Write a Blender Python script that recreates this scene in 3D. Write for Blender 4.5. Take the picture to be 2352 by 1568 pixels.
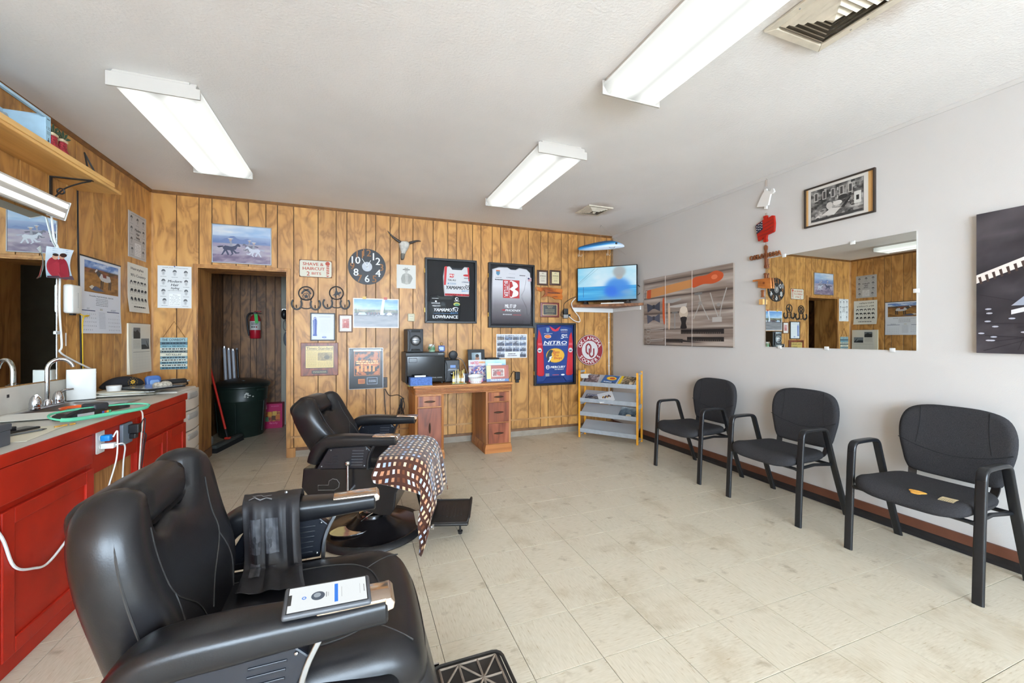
import bpy, bmesh, math, random
import numpy as np
from mathutils import Vector, Matrix
from mathutils.geometry import delaunay_2d_cdt
random.seed(7); rng = np.random.default_rng(7)
S = bpy.context.scene; C = S.collection
for o in list(bpy.data.objects): bpy.data.objects.remove(o)

# ---------------------------------------------------------------- camera, world, exposure
FPX, YAW, HORIZ, EYE = 941.65, .3622, 771.47, 1.3085
XR, YB, XL, H = 3.4344, 4.9878, -1.8789, 2.7346
YF = -3.3                                   # street-side wall behind the camera
cam = bpy.data.cameras.new('camera'); cam_o = bpy.data.objects.new('camera', cam); C.objects.link(cam_o)
cam.sensor_width = 36; cam.lens = FPX / 2352 * 36
cam.shift_y = (HORIZ - 784) / 2352
cam.clip_start = .02
cam_o.location = (0, 0, EYE); cam_o.rotation_euler = (math.pi/2, 0, -YAW)
S.camera = cam_o
W = bpy.data.worlds.new('sky'); S.world = W; W.use_nodes = True
W.node_tree.nodes['Background'].inputs[0].default_value = (.69, .845, 1.0, 1)
W.node_tree.nodes['Background'].inputs[1].default_value = 24.0
sun = bpy.data.lights.new('sun', 'SUN'); sun.energy = 105; sun.angle = .01; sun.color = (1, 1, 1)   # falls on the pavement outside the street windows
sun_o = bpy.data.objects.new('sun', sun); C.objects.link(sun_o); sun_o.rotation_euler = (math.radians(-22), math.radians(8), 0)
S.view_settings.view_transform = 'Standard'; S.view_settings.look = 'None'
S.view_settings.gamma = 1; S.view_settings.use_curve_mapping = False
S.view_settings.exposure = 0.41
LAMP = 1.6                                 # radiance of the fluorescent diffusers
WINDOWS = [(-1.7, -.1), (.05, 1.6), (1.75, 2.75)]   # street windows, x ranges
for k, (x0, x1) in enumerate(WINDOWS):      # daylight portals in the street windows
    l = bpy.data.lights.new('window_portal', 'AREA'); l.shape = 'RECTANGLE'; l.size = x1-x0; l.size_y = 1.9
    l.cycles.is_portal = True
    lo = bpy.data.objects.new('window_portal', l); C.objects.link(lo)
    lo.location = ((x0+x1)/2, YF-.02, 1.5); lo.rotation_euler = (math.pi/2, 0, 0)

# ---------------------------------------------------------------- a pixel on a known plane -> a point of the room
_c, _s = math.cos(YAW), math.sin(YAW)
def ray(u, v):
    t = (u-1176)/FPX; w = (HORIZ-v)/FPX
    return _s+t*_c, _c-t*_s, w
def BWp(u, v, y=YB):
    a, b, w = ray(u, v); k = y/b; return a*k, EYE+w*k          # -> x, z on a plane y = const
def RWp(u, v, x=XR):
    a, b, w = ray(u, v); k = x/a; return b*k, EYE+w*k          # -> y, z on a plane x = const
def FLp(u, v, z=0):
    a, b, w = ray(u, v); k = (z-EYE)/w; return a*k, b*k        # -> x, y at height z
def hgt(v, X, Y): return EYE+(HORIZ-v)/FPX*(X*_s+Y*_c)

# ---------------------------------------------------------------- colours and materials
def lin(c):
    return tuple((x/255/12.92 if x/255 <= .04045 else ((x/255+.055)/1.055)**2.4) for x in c)
MATS = {}
def node(nt, t, **kw):
    n = nt.nodes.new(t)
    for k, v in kw.items(): setattr(n, k, v)
    return n
def M(name, col, rough=.5, metal=0, noise=0., scale=30, bump=0., bscale=200, spec=.5, coat=0, emit=0, sheen=0):
    if name in MATS: return MATS[name]
    m = bpy.data.materials.new(name); m.use_nodes = True; nt = m.node_tree; b = nt.nodes['Principled BSDF']
    c = lin(col); b.inputs['Base Color'].default_value = (*c, 1)
    b.inputs['Roughness'].default_value = rough; b.inputs['Metallic'].default_value = metal
    b.inputs['Specular IOR Level'].default_value = spec; b.inputs['Coat Weight'].default_value = coat
    b.inputs['Coat Roughness'].default_value = .15
    if sheen: b.inputs['Sheen Weight'].default_value = sheen
    if emit:
        b.inputs['Emission Color'].default_value = (*c, 1); b.inputs['Emission Strength'].default_value = emit
    tc = node(nt, 'ShaderNodeTexCoord')
    if noise:
        n = node(nt, 'ShaderNodeTexNoise'); n.inputs['Scale'].default_value = scale; n.inputs['Detail'].default_value = 5
        nt.links.new(tc.outputs['Object'], n.inputs['Vector'])
        r = node(nt, 'ShaderNodeValToRGB')
        r.color_ramp.elements[0].position = .3; r.color_ramp.elements[1].position = .7
        r.color_ramp.elements[0].color = (*[max(0, x*(1-noise)) for x in c], 1)
        r.color_ramp.elements[1].color = (*[min(1, x*(1+noise)) for x in c], 1)
        nt.links.new(n.outputs['Fac'], r.inputs['Fac']); nt.links.new(r.outputs['Color'], b.inputs['Base Color'])
    if bump:
        n2 = node(nt, 'ShaderNodeTexNoise'); n2.inputs['Scale'].default_value = bscale; n2.inputs['Detail'].default_value = 3
        nt.links.new(tc.outputs['Object'], n2.inputs['Vector'])
        bp = node(nt, 'ShaderNodeBump'); bp.inputs['Strength'].default_value = bump; bp.inputs['Distance'].default_value = .004
        nt.links.new(n2.outputs['Fac'], bp.inputs['Height']); nt.links.new(bp.outputs['Normal'], b.inputs['Normal'])
    MATS[name] = m; return m

def ramp(nt, stops):
    r = node(nt, 'ShaderNodeValToRGB'); e = r.color_ramp.elements
    while len(e) < len(stops): e.new(.5)
    for el, (p, col) in zip(e, stops): el.position = p; el.color = (*lin(col), 1)
    return r

def wood(name, light, mid, dark, su=7., sv=.9, rough=.45, axis='z', dist=1.6, rings=9., knots=True, bump=.05, fine=.42, vary=0):
    """Printed / sawn grain running along one axis; each object gets its own offset."""
    if name in MATS: return MATS[name]
    m = bpy.data.materials.new(name); m.use_nodes = True; nt = m.node_tree; b = nt.nodes['Principled BSDF']
    L = nt.links.new
    tc = node(nt, 'ShaderNodeTexCoord'); oi = node(nt, 'ShaderNodeObjectInfo')
    mul = node(nt, 'ShaderNodeMath', operation='MULTIPLY'); mul.inputs[1].default_value = 37.
    L(oi.outputs['Random'], mul.inputs[0])
    add = node(nt, 'ShaderNodeVectorMath', operation='ADD'); L(tc.outputs['Object'], add.inputs[0])
    cmb = node(nt, 'ShaderNodeCombineXYZ'); [L(mul.outputs[0], cmb.inputs[i]) for i in range(3)]
    L(cmb.outputs[0], add.inputs[1])
    mp = node(nt, 'ShaderNodeMapping')
    mp.inputs['Scale'].default_value = {'z': (su, su, sv), 'x': (sv, su, su), 'y': (su, sv, su)}[axis]
    L(add.outputs[0], mp.inputs['Vector'])
    n1 = node(nt, 'ShaderNodeTexNoise'); n1.inputs['Scale'].default_value = 1; n1.inputs['Detail'].default_value = 2; n1.inputs['Distortion'].default_value = dist
    L(mp.outputs[0], n1.inputs['Vector'])
    mm = node(nt, 'ShaderNodeMath', operation='MULTIPLY'); mm.inputs[1].default_value = rings; L(n1.outputs['Fac'], mm.inputs[0])
    fr = node(nt, 'ShaderNodeMath', operation='PINGPONG'); fr.inputs[1].default_value = 1; L(mm.outputs[0], fr.inputs[0])
    mp2 = node(nt, 'ShaderNodeMapping')
    mp2.inputs['Scale'].default_value = {'z': (su*14, su*14, sv*2.5), 'x': (sv*2.5, su*14, su*14), 'y': (su*14, sv*2.5, su*14)}[axis]
    L(add.outputs[0], mp2.inputs['Vector'])
    n2 = node(nt, 'ShaderNodeTexNoise'); n2.inputs['Scale'].default_value = 1; n2.inputs['Detail'].default_value = 4
    L(mp2.outputs[0], n2.inputs['Vector'])
    mx = node(nt, 'ShaderNodeMix'); mx.inputs['Factor'].default_value = fine
    L(fr.outputs[0], mx.inputs['A']); L(n2.outputs['Fac'], mx.inputs['B'])
    r = ramp(nt, [(.1, dark), (.4, mid), (.75, light)]); L(mx.outputs['Result'], r.inputs['Fac'])
    out = r.outputs['Color']
    if knots:
        n3 = node(nt, 'ShaderNodeTexNoise'); n3.inputs['Scale'].default_value = 1; n3.inputs['Detail'].default_value = 1
        mp3 = node(nt, 'ShaderNodeMapping'); mp3.inputs['Scale'].default_value = {'z': (su*1.3, su*1.3, sv*3.6), 'x': (sv*3.6, su*1.3, su*1.3), 'y': (su*1.3, sv*3.6, su*1.3)}[axis]
        L(add.outputs[0], mp3.inputs['Vector']); L(mp3.outputs[0], n3.inputs['Vector'])
        k = node(nt, 'ShaderNodeMapRange'); k.inputs['From Min'].default_value = .63; k.inputs['From Max'].default_value = .82
        k.inputs['To Max'].default_value = .6
        L(n3.outputs['Fac'], k.inputs['Value'])
        mc = node(nt, 'ShaderNodeMix', data_type='RGBA'); L(k.outputs[0], mc.inputs['Factor']); L(out, mc.inputs['A'])
        mc.inputs['B'].default_value = (*lin(tuple(x*.8 for x in dark)), 1); out = mc.outputs['Result']
    if vary:                                     # each board a little lighter or darker than its neighbour
        hs = node(nt, 'ShaderNodeHueSaturation'); vr = node(nt, 'ShaderNodeMapRange'); vr.inputs['To Min'].default_value = 1-vary; vr.inputs['To Max'].default_value = 1+vary
        L(oi.outputs['Random'], vr.inputs['Value']); L(vr.outputs[0], hs.inputs['Value']); L(out, hs.inputs['Color']); out = hs.outputs['Color']
    L(out, b.inputs['Base Color']); b.inputs['Roughness'].default_value = rough
    if bump:
        bp = node(nt, 'ShaderNodeBump'); bp.inputs['Strength'].default_value = bump; bp.inputs['Distance'].default_value = .002
        L(n2.outputs['Fac'], bp.inputs['Height']); L(bp.outputs['Normal'], b.inputs['Normal'])
    MATS[name] = m; return m

def print_mat(name, rough, coat=0, emit=0):
    m = bpy.data.materials.new(name); m.use_nodes = True; nt = m.node_tree; b = nt.nodes['Principled BSDF']
    a = node(nt, 'ShaderNodeVertexColor'); a.layer_name = 'ink'
    b.inputs['Roughness'].default_value = rough; b.inputs['Coat Weight'].default_value = coat
    if not emit: nt.links.new(a.outputs['Color'], b.inputs['Base Color'])
    else:
        b.inputs['Base Color'].default_value = (.02, .02, .02, 1)
        nt.links.new(a.outputs['Color'], b.inputs['Emission Color']); b.inputs['Emission Strength'].default_value = emit
    MATS[name] = m; return m
PRINT = print_mat('printed paper', .6); GLOSS = print_mat('glossy print', .3, .0); SCREEN = print_mat('lit screen', .2, 0, .85)
def glass_mat():
    m = bpy.data.materials.new('picture glass'); m.use_nodes = True; nt = m.node_tree; nt.nodes.clear()
    o = node(nt, 'ShaderNodeOutputMaterial'); mx = node(nt, 'ShaderNodeMixShader'); t = node(nt, 'ShaderNodeBsdfTransparent')
    g = node(nt, 'ShaderNodeBsdfGlossy'); g.inputs['Roughness'].default_value = .02
    f = node(nt, 'ShaderNodeFresnel'); f.inputs['IOR'].default_value = 1.09; ge = node(nt, 'ShaderNodeNewGeometry')
    fb_ = node(nt, 'ShaderNodeMath', operation='SUBTRACT'); fb_.inputs[0].default_value = 1; nt.links.new(ge.outputs['Backfacing'], fb_.inputs[1])
    ml = node(nt, 'ShaderNodeMath', operation='MULTIPLY'); nt.links.new(f.outputs[0], ml.inputs[0]); nt.links.new(fb_.outputs[0], ml.inputs[1]); nt.links.new(ml.outputs[0], mx.inputs[0]); nt.links.new(t.outputs[0], mx.inputs[1]); nt.links.new(g.outputs[0], mx.inputs[2])
    nt.links.new(mx.outputs[0], o.inputs[0]); return m
GLASS = glass_mat()
MIRROR = M('mirror silver', (232, 236, 232), .0, 1)
BLACK = M('black plastic', (28, 28, 30), .4); DARK = M('dark charcoal plastic', (45, 46, 50), .5)
GLOSSBLACK = M('gloss black', (14, 14, 16), .12)
WHITEP = M('white plastic', (228, 227, 224), .35); CHROME = M('chrome', (205, 205, 208), .08, 1)
STEEL = M('brushed steel', (170, 172, 175), .3, 1); BRASS = M('brass', (190, 150, 70), .3, 1)
LEATHER = M('black leather', (25, 24, 26), .31, 0, .12, 8, .045, 300, .42)
LEATHER2 = M('black leather side', (22, 22, 25), .29, 0, .1, 8, .04, 300, .42)
STITCH = M('leather stitching', (50, 48, 47), .6)
BLACKMET = M('black painted metal', (24, 25, 28), .35, 0, .15, 25)
PAPER = M('white paper', (226, 224, 216), .7); CREAMP = M('aged paper', (222, 216, 196), .7)
REDPAINT = M('red painted wood', (168, 32, 14), .45, 0, .16, 5, .05, 60, .3)
GROOVE = M('dark groove', (52, 34, 20), .8)

# ---------------------------------------------------------------- geometry helpers: every one returns (verts, faces)
def bx(x0, x1, y0, y1, z0, z1):
    V = [(x0,y0,z0),(x1,y0,z0),(x1,y1,z0),(x0,y1,z0),(x0,y0,z1),(x1,y0,z1),(x1,y1,z1),(x0,y1,z1)]
    return V, [(0,3,2,1),(4,5,6,7),(0,1,5,4),(1,2,6,5),(2,3,7,6),(3,0,4,7)]
def gbox(x0, x1, y0, y1, z0, z1, n=14):
    V = [(x, y, z0+(z1-z0)*i/n) for i in range(n+1) for x, y in ((x0,y0),(x1,y0),(x1,y1),(x0,y1))]
    return V, [(0,3,2,1), tuple(4*n+k for k in range(4))]+[(4*i+k, 4*i+(k+1)%4, 4*i+4+(k+1)%4, 4*i+4+k) for i in range(n) for k in range(4)]
def join(*gs):
    V, F = [], []
    for g in gs:
        n = len(V); V += list(g[0]); F += [tuple(i+n for i in f) for f in g[1]]
    return V, F
def mp(g, fn): return [fn(*v) for v in g[0]], g[1]
def mv(g, dx=0, dy=0, dz=0): return [(x+dx, y+dy, z+dz) for x, y, z in g[0]], g[1]
def rz(g, a, cx=0, cy=0):
    c, s = math.cos(a), math.sin(a)
    return [(cx+(x-cx)*c-(y-cy)*s, cy+(x-cx)*s+(y-cy)*c, z) for x, y, z in g[0]], g[1]
def mat4(g, m): return [tuple(m @ Vector(v)) for v in g[0]], g[1]
def rbox(x0, x1, y0, y1, z0, z1, r=.01, seg=3):
    bm = bmesh.new(); V, F = bx(x0, x1, y0, y1, z0, z1)
    vs = [bm.verts.new(v) for v in V]
    for f in F: bm.faces.new([vs[i] for i in f])
    bmesh.ops.bevel(bm, geom=bm.edges[:], offset=r, segments=seg, profile=.5, affect='EDGES')
    bm.verts.index_update(); out = [tuple(v.co) for v in bm.verts], [tuple(v.index for v in f.verts) for f in bm.faces]
    bm.free(); return out
def frames(path, closed=False, up=None):
    P = [Vector(p) for p in path]; n = len(P); T = []
    for i in range(n):
        a = P[(i-1) % n] if (closed or i > 0) else P[i]; b = P[(i+1) % n] if (closed or i < n-1) else P[i]
        T.append((b-a).normalized() if (b-a).length > 1e-9 else Vector((0,0,1)))
    N = []
    u = Vector(up) if up else (Vector((0,0,1)) if abs(T[0].z) < .9 else Vector((1,0,0)))
    for i in range(n):
        if up: u = Vector(up)
        w = u - T[i]*u.dot(T[i])
        if w.length < 1e-6: w = T[i].orthogonal()
        w.normalize(); N.append(w); u = w
    return P, T, N
def sweep(path, prof, closed=False, up=None, scale=None, cap=True):
    """prof: list of (n, b) offsets; n along the up-ish normal, b along the binormal."""
    P, T, N = frames(path, closed, up); V, F = [], []; k = len(prof)
    for i, (p, t, n) in enumerate(zip(P, T, N)):
        b = t.cross(n); s = scale[i] if scale else 1
        for (a, c) in prof: V.append(tuple(p + n*(a*s) + b*(c*s)))
    m = len(P)
    for i in range(m if closed else m-1):
        j = (i+1) % m
        for q in range(k): F.append((i*k+q, i*k+(q+1) % k, j*k+(q+1) % k, j*k+q))
    if cap and not closed:
        F.append(tuple(range(k))[::-1]); F.append(tuple((m-1)*k+q for q in range(k)))
    return V, F
def circ(r, n=8, ry=None): return [(r*math.cos(2*math.pi*i/n), (ry or r)*math.sin(2*math.pi*i/n)) for i in range(n)]
def tube(path, r, n=8, closed=False, scale=None, up=None): return sweep(path, circ(r, n), closed, up, scale)
def cyl(p0, p1, r0, r1=None, n=16):
    return sweep([p0, p1], circ(1, n), scale=[r0, r1 if r1 is not None else r0])
def lathe(prof, n=24, c=(0,0,0)):
    V, F = [], []; k = len(prof)
    for i in range(n):
        a = 2*math.pi*i/n
        for r, z in prof: V.append((c[0]+r*math.cos(a), c[1]+r*math.sin(a), c[2]+z))
    for i in range(n):
        j = (i+1) % n
        for q in range(k-1): F.append((i*k+q, j*k+q, j*k+q+1, i*k+q+1))
    if prof[0][0] > 1e-6: F.append(tuple(i*k for i in range(n))[::-1])
    if prof[-1][0] > 1e-6: F.append(tuple(i*k+k-1 for i in range(n)))
    return V, F
def ball(c, rx, ry=None, rz_=None, n=14, m=9):
    ry = ry or rx; rz_ = rz_ or rx
    pr = [(max(1e-7, math.sin(math.pi*i/m)), -math.cos(math.pi*i/m)) for i in range(m+1)]
    V, F = lathe(pr, n); return [(c[0]+x*rx, c[1]+y*ry, c[2]+z*rz_) for x, y, z in V], F
def prism(out, a, b, axis='y'):
    """outline extruded from a to b; axis y: outline is (x,z); axis z: (x,y); axis x: (y,z)."""
    f = {'y': lambda p, t: (p[0], t, p[1]), 'z': lambda p, t: (p[0], p[1], t), 'x': lambda p, t: (t, p[0], p[1])}[axis]
    n = len(out); V = [f(p, a) for p in out]+[f(p, b) for p in out]
    return V, [tuple(range(n)), tuple(range(2*n-1, n-1, -1))]+[(i, n+i, n+(i+1) % n, (i+1) % n) for i in range(n)]
def rrect(x0, x1, y0, y1, r, k=5):
    P = []
    for cx, cy, a in ((x1-r, y1-r, 0), (x0+r, y1-r, 90), (x0+r, y0+r, 180), (x1-r, y0+r, 270)):
        for i in range(k+1):
            t = math.radians(a+90*i/k); P.append((cx+r*math.cos(t), cy+r*math.sin(t)))
    return P
def resample(out, step):
    P = [np.array(p, float) for p in out]; R = []
    for i in range(len(P)):
        a, b = P[i], P[(i+1) % len(P)]; n = max(1, int(np.ceil(np.linalg.norm(b-a)/step)))
        R += [a+(b-a)*k/n for k in range(n)]
    return R
def spline(pts, n=8, closed=True):
    P = [np.array(p, float) for p in pts]; m = len(P); R = []
    rngk = range(m) if closed else range(m-1)
    for i in rngk:
        p0 = P[(i-1) % m] if closed or i > 0 else P[i]; p1 = P[i]; p2 = P[(i+1) % m]
        p3 = P[(i+2) % m] if closed or i < m-2 else P[i+1]
        for k in range(n):
            t = k/n
            R.append(.5*((2*p1)+(-p0+p2)*t+(2*p0-5*p1+4*p2-p3)*t*t+(-p0+3*p1-3*p2+p3)*t**3))
    if not closed: R.append(P[-1])
    return [tuple(r) for r in R]
def inside(pts, poly):
    x, y = pts[:, 0], pts[:, 1]; r = np.zeros(len(pts), bool); n = len(poly); j = n-1
    for i in range(n):
        xi, yi = poly[i]; xj, yj = poly[j]
        c = ((yi > y) != (yj > y)) & (x < (xj-xi)*(y-yi)/(yj-yi+1e-12)+xi); r ^= c; j = i
    return r
def edist(pts, poly):
    d = np.full(len(pts), 1e9); n = len(poly)
    for i in range(n):
        a = poly[i]; b = poly[(i+1) % n]; ab = b-a; L = ab@ab+1e-12
        t = np.clip(((pts-a)@ab)/L, 0, 1); q = pts-(a+t[:, None]*ab); d = np.minimum(d, np.sqrt((q*q).sum(1)))
    return d
def puff(out, R, T, Tb=0, res=.03, fn=None, bulge=0):
    """Upholstered pad: outline (u,v), edge radius R, thickness T in front (+w) and Tb behind."""
    poly = np.array(resample(out, res)); lo, hi = poly.min(0), poly.max(0)
    P = [poly]
    for k in (.06, .18, .38, .65, 1.0):             # rings hugging the rounded edge
        n = len(poly); nx = np.roll(poly, -1, 0)-np.roll(poly, 1, 0); nr = np.stack([-nx[:, 1], nx[:, 0]], 1)
        nr /= np.linalg.norm(nr, axis=1)[:, None]+1e-12
        area = np.sum(poly[:, 0]*np.roll(poly[:, 1], -1)-np.roll(poly[:, 0], -1)*poly[:, 1])
        q = poly+nr*(R*k)*(1 if area > 0 else -1); ok = inside(q, poly); q = q[ok]
        q = q[edist(q, poly) > R*k*.85]; P.append(q)
    gx, gy = np.meshgrid(np.arange(lo[0], hi[0], res), np.arange(lo[1], hi[1], res)); g = np.stack([gx.ravel(), gy.ravel()], 1)
    g = g[inside(g, poly)]; g = g[edist(g, poly) > R*1.0+res*.4]; P.append(g)
    A = np.concatenate(P); n0 = len(poly)
    vs, _, fs, _, _, _ = delaunay_2d_cdt([Vector((float(a), float(b))) for a, b in A], [], [list(range(n0))], 1, 1e-6)
    A = np.array([[v.x, v.y] for v in vs]); d = edist(A, poly)
    e = np.sqrt(np.clip(1-(1-np.clip(d/R, 0, 1))**2, 0, 1)); dm = max(d.max(), 1e-6)
    bl = bulge*np.sqrt(np.clip(d/dm, 0, 1))
    onb = d < 1e-5
    V = [(a, b, T*e_+q) for (a, b), e_, q in zip(A, e, bl)]; F = [tuple(f) for f in fs]
    idx = {}
    if Tb or True:
        m = len(V)
        for i in range(m):
            if onb[i]: idx[i] = i
            else: idx[i] = len(V); V.append((A[i][0], A[i][1], -Tb*e[i]))
        F += [tuple(idx[i] for i in reversed(f)) for f in fs]
    if fn: V = [fn(*v) for v in V]
    return V, F

# ---------------------------------------------------------------- objects
def link(o, parent=None):
    C.objects.link(o)
    if parent is not None: o.parent = parent
    return o
def obj(name, g, mat, parent=None, smooth=False, bev=0, seg=2):
    me = bpy.data.meshes.new(name); me.from_pydata([tuple(map(float, v)) for v in g[0]], [], g[1])
    me.materials.append(mat)
    if smooth:
        me.polygons.foreach_set('use_smooth', [True]*len(me.polygons))
        try: me.set_sharp_from_angle(angle=math.radians(smooth if smooth is not True else 38))
        except Exception: pass
    me.update(); o = bpy.data.objects.new(name, me); link(o, parent)
    if bev:
        b = o.modifiers.new('bevel', 'BEVEL'); b.width = bev; b.segments = seg; b.limit_method = 'ANGLE'; b.angle_limit = .7
    return o
def tag(o, label, cat, group=None):
    o['label'] = label; o['category'] = cat
    if group: o['group'] = group
    return o
def struct(o): o['kind'] = 'structure'; return o
def thing(name, label, cat, loc=(0,0,0), rotz=0, group=None):
    o = bpy.data.objects.new(name, None); o.empty_display_size = .05; C.objects.link(o)
    o.location = loc; o.rotation_euler = (0, 0, rotz); return tag(o, label, cat, group)
def dup(root, loc, rotz, label, group=None):
    r = root.copy(); C.objects.link(r); r.location = loc; r.rotation_euler = (0, 0, rotz); r['label'] = label
    if group: r['group'] = group
    for ch in list(root.children):
        c = ch.copy(); C.objects.link(c); c.parent = r
        for gch in ch.children:
            d = gch.copy(); C.objects.link(d); d.parent = c
    return r
# wall frames: local x = right as seen, local z = up, local -y = out of the wall
def on_back(name, label, cat, u0, v0, u1, v1, out=0., group=None):
    xa, za = BWp(u0, v0, YB-out); xb, zb = BWp(u1, v1, YB-out)
    return thing(name, label, cat, ((xa+xb)/2, YB-out, (za+zb)/2), 0, group), abs(xb-xa), abs(za-zb)
def on_right(name, label, cat, u0, v0, u1, v1, out=0., group=None):
    ya, za = RWp(u0, v0, XR-out); yb, zb = RWp(u1, v1, XR-out)
    return thing(name, label, cat, (XR-out, (ya+yb)/2, (za+zb)/2), -math.pi/2, group), abs(yb-ya), abs(za-zb)
def on_left(name, label, cat, u0, v0, u1, v1, out=0., group=None):
    ya, za = RWp(u0, v0, XL+out); yb, zb = RWp(u1, v1, XL+out)
    return thing(name, label, cat, (XL+out, (ya+yb)/2, (za+zb)/2), math.pi/2, group), abs(yb-ya), abs(za-zb)

# ---------------------------------------------------------------- flat print: coloured shapes on one sheet
_TX = {}
def text_geo(s):
    if s not in _TX:
        cu = bpy.data.curves.new('t', 'FONT'); cu.body = s; cu.resolution_u = 2; o = bpy.data.objects.new('t', cu)
        me = o.to_mesh(); V = [(v.co.x, v.co.y) for v in me.vertices]; F = [tuple(p.vertices) for p in me.polygons]
        o.to_mesh_clear(); bpy.data.objects.remove(o); bpy.data.curves.remove(cu); _TX[s] = (V, F)
    return _TX[s]
class Print:
    """sheet w x h (metres); drawing coordinates 0..1 from the lower left"""
    def __init__(s, w, h, base=None):
        s.w, s.h, s.V, s.F, s.K, s.k = w, h, [], [], [], 0
        if base: s.paint(0, 0, 1, 1, lambda x, y: base, 2, 14)
    def _add(s, pts, faces, cols):
        n = len(s.V); y = -.00003*s.k; s.k += 1
        s.V += [((x-.5)*s.w, y, (z-.5)*s.h) for x, z in pts]; s.F += [tuple(i+n for i in f) for f in faces]; s.K += cols
    def poly(s, pts, col): s._add(pts, [tuple(range(len(pts)))], [lin(col)]*len(pts)); return s
    def rect(s, x0, y0, x1, y1, col): return s.poly([(x0,y0),(x1,y0),(x1,y1),(x0,y1)], col)
    def rects(s, rs, col):
        P, F = [], []
        for (x0,y0,x1,y1) in rs:
            n = len(P); P += [(x0,y0),(x1,y0),(x1,y1),(x0,y1)]; F.append((n,n+1,n+2,n+3))
        if P: s._add(P, F, [lin(col)]*len(P))
        return s
    def ell(s, cx, cy, rx, ry, col, n=22): return s.poly([(cx+rx*math.cos(2*math.pi*i/n), cy+ry*math.sin(2*math.pi*i/n)) for i in range(n)], col)
    def disc(s, cx, cy, r, col, n=28): return s.ell(cx, cy, r, r*s.w/s.h, col, n)
    def line(s, pts, wd, col):
        P, F = [], []
        for (x0,y0),(x1,y1) in zip(pts, pts[1:]):
            dx, dy = (x1-x0)*s.w, (y1-y0)*s.h; L = math.hypot(dx, dy) or 1; ox, oy = -dy/L*wd/2/s.w, dx/L*wd/2/s.h
            n = len(P); P += [(x0+ox,y0+oy),(x0-ox,y0-oy),(x1-ox,y1-oy),(x1+ox,y1+oy)]; F.append((n,n+1,n+2,n+3))
        s._add(P, F, [lin(col)]*len(P)); return s
    def text(s, t, cx, cy, hh, col, wid=None, shear=0, bold=0, align='c', rot=0):
        V, F = text_geo(t)
        if not V: return s
        x0 = min(v[0] for v in V); x1 = max(v[0] for v in V); y0 = min(v[1] for v in V); y1 = max(v[1] for v in V)
        k = hh*s.h/(y1-y0); kx = k if wid is None else wid*s.w/(x1-x0)
        ax = {'c': (x0+x1)/2, 'l': x0, 'r': x1}[align]; P = []
        cr, sr = math.cos(rot), math.sin(rot)
        for (x, y) in V:
            X = (x-ax)*kx+shear*(y-y0)*k; Y = (y-(y0+y1)/2)*k
            P.append((cx+(X*cr-Y*sr)/s.w, cy+(X*sr+Y*cr)/s.h))
        offs = [(0,0)] if not bold else [(-bold,0),(bold,0),(0,bold*.6)]
        for ox, oy in offs: s._add([(a+ox/s.w, b+oy/s.h) for a, b in P], F, [lin(col)]*len(P))
        s.k -= len(offs)-1; return s
    def greek(s, x0, y0, x1, y1, rows, col, wd=.45, seed=1):
        r = random.Random(seed); R = []; hgt_ = (y1-y0)/rows
        for i in range(rows):
            y = y1-hgt_*(i+.75); x = x0+r.random()*.03*(x1-x0)
            while x < x1:
                L = (x1-x0)*(.05+.12*r.random()); e = min(x+L, x1); R.append((x, y, e, y+hgt_*wd)); x = e+(x1-x0)*.03
        return s.rects(R, col)
    def paint(s, x0, y0, x1, y1, fn, nx=24, ny=18):
        P = [(x0+(x1-x0)*i/nx, y0+(y1-y0)*j/ny) for j in range(ny+1) for i in range(nx+1)]
        K = [lin(tuple(max(0, min(255, q)) for q in fn(i/nx, j/ny))) for j in range(ny+1) for i in range(nx+1)]
        F = [(j*(nx+1)+i, j*(nx+1)+i+1, (j+1)*(nx+1)+i+1, (j+1)*(nx+1)+i) for j in range(ny) for i in range(nx)]
        s._add(P, F, K); return s
    def build(s, parent, name='print', y=0, mat=None, fn=None):
        V = [(x, y+yy*(min(14, .004/(.00003*max(1, s.k))) if fn else 1), z) for x, yy, z in s.V]
        if fn: V = [fn(*v) for v in V]
        me = bpy.data.meshes.new(name); me.from_pydata(V, [], s.F); me.materials.append(mat or PRINT)
        a = me.color_attributes.new('ink', 'FLOAT_COLOR', 'POINT'); a.data.foreach_set('color', [c for k in s.K for c in (*k, 1)])
        me.update(); o = bpy.data.objects.new(name, me); return link(o, parent)
def mix(a, b, t): t = max(0, min(1, t)); return tuple(x+(y-x)*t for x, y in zip(a, b))
def _hv(i, j, s):
    n = (i*374761393+j*668265263+int(s*977)*69069) & 0xffffffff; n = ((n ^ (n >> 13))*1274126177) & 0xffffffff
    return ((n ^ (n >> 16)) & 0xffff)/32767.5-1
def nz(x, y, s=0):
    """smooth value noise, about -1..1"""
    t, a = 0, 1.
    for o in (3.5, 8, 17):
        u, v = x*o+s*1.7+50, y*o+s*2.3+50; i, j = int(u), int(v); f, g = u-i, v-j; f = f*f*(3-2*f); g = g*g*(3-2*g)
        t += a*((_hv(i, j, s)*(1-f)+_hv(i+1, j, s)*f)*(1-g)+(_hv(i, j+1, s)*(1-f)+_hv(i+1, j+1, s)*f)*g); a *= .6
    return t*.75

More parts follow.
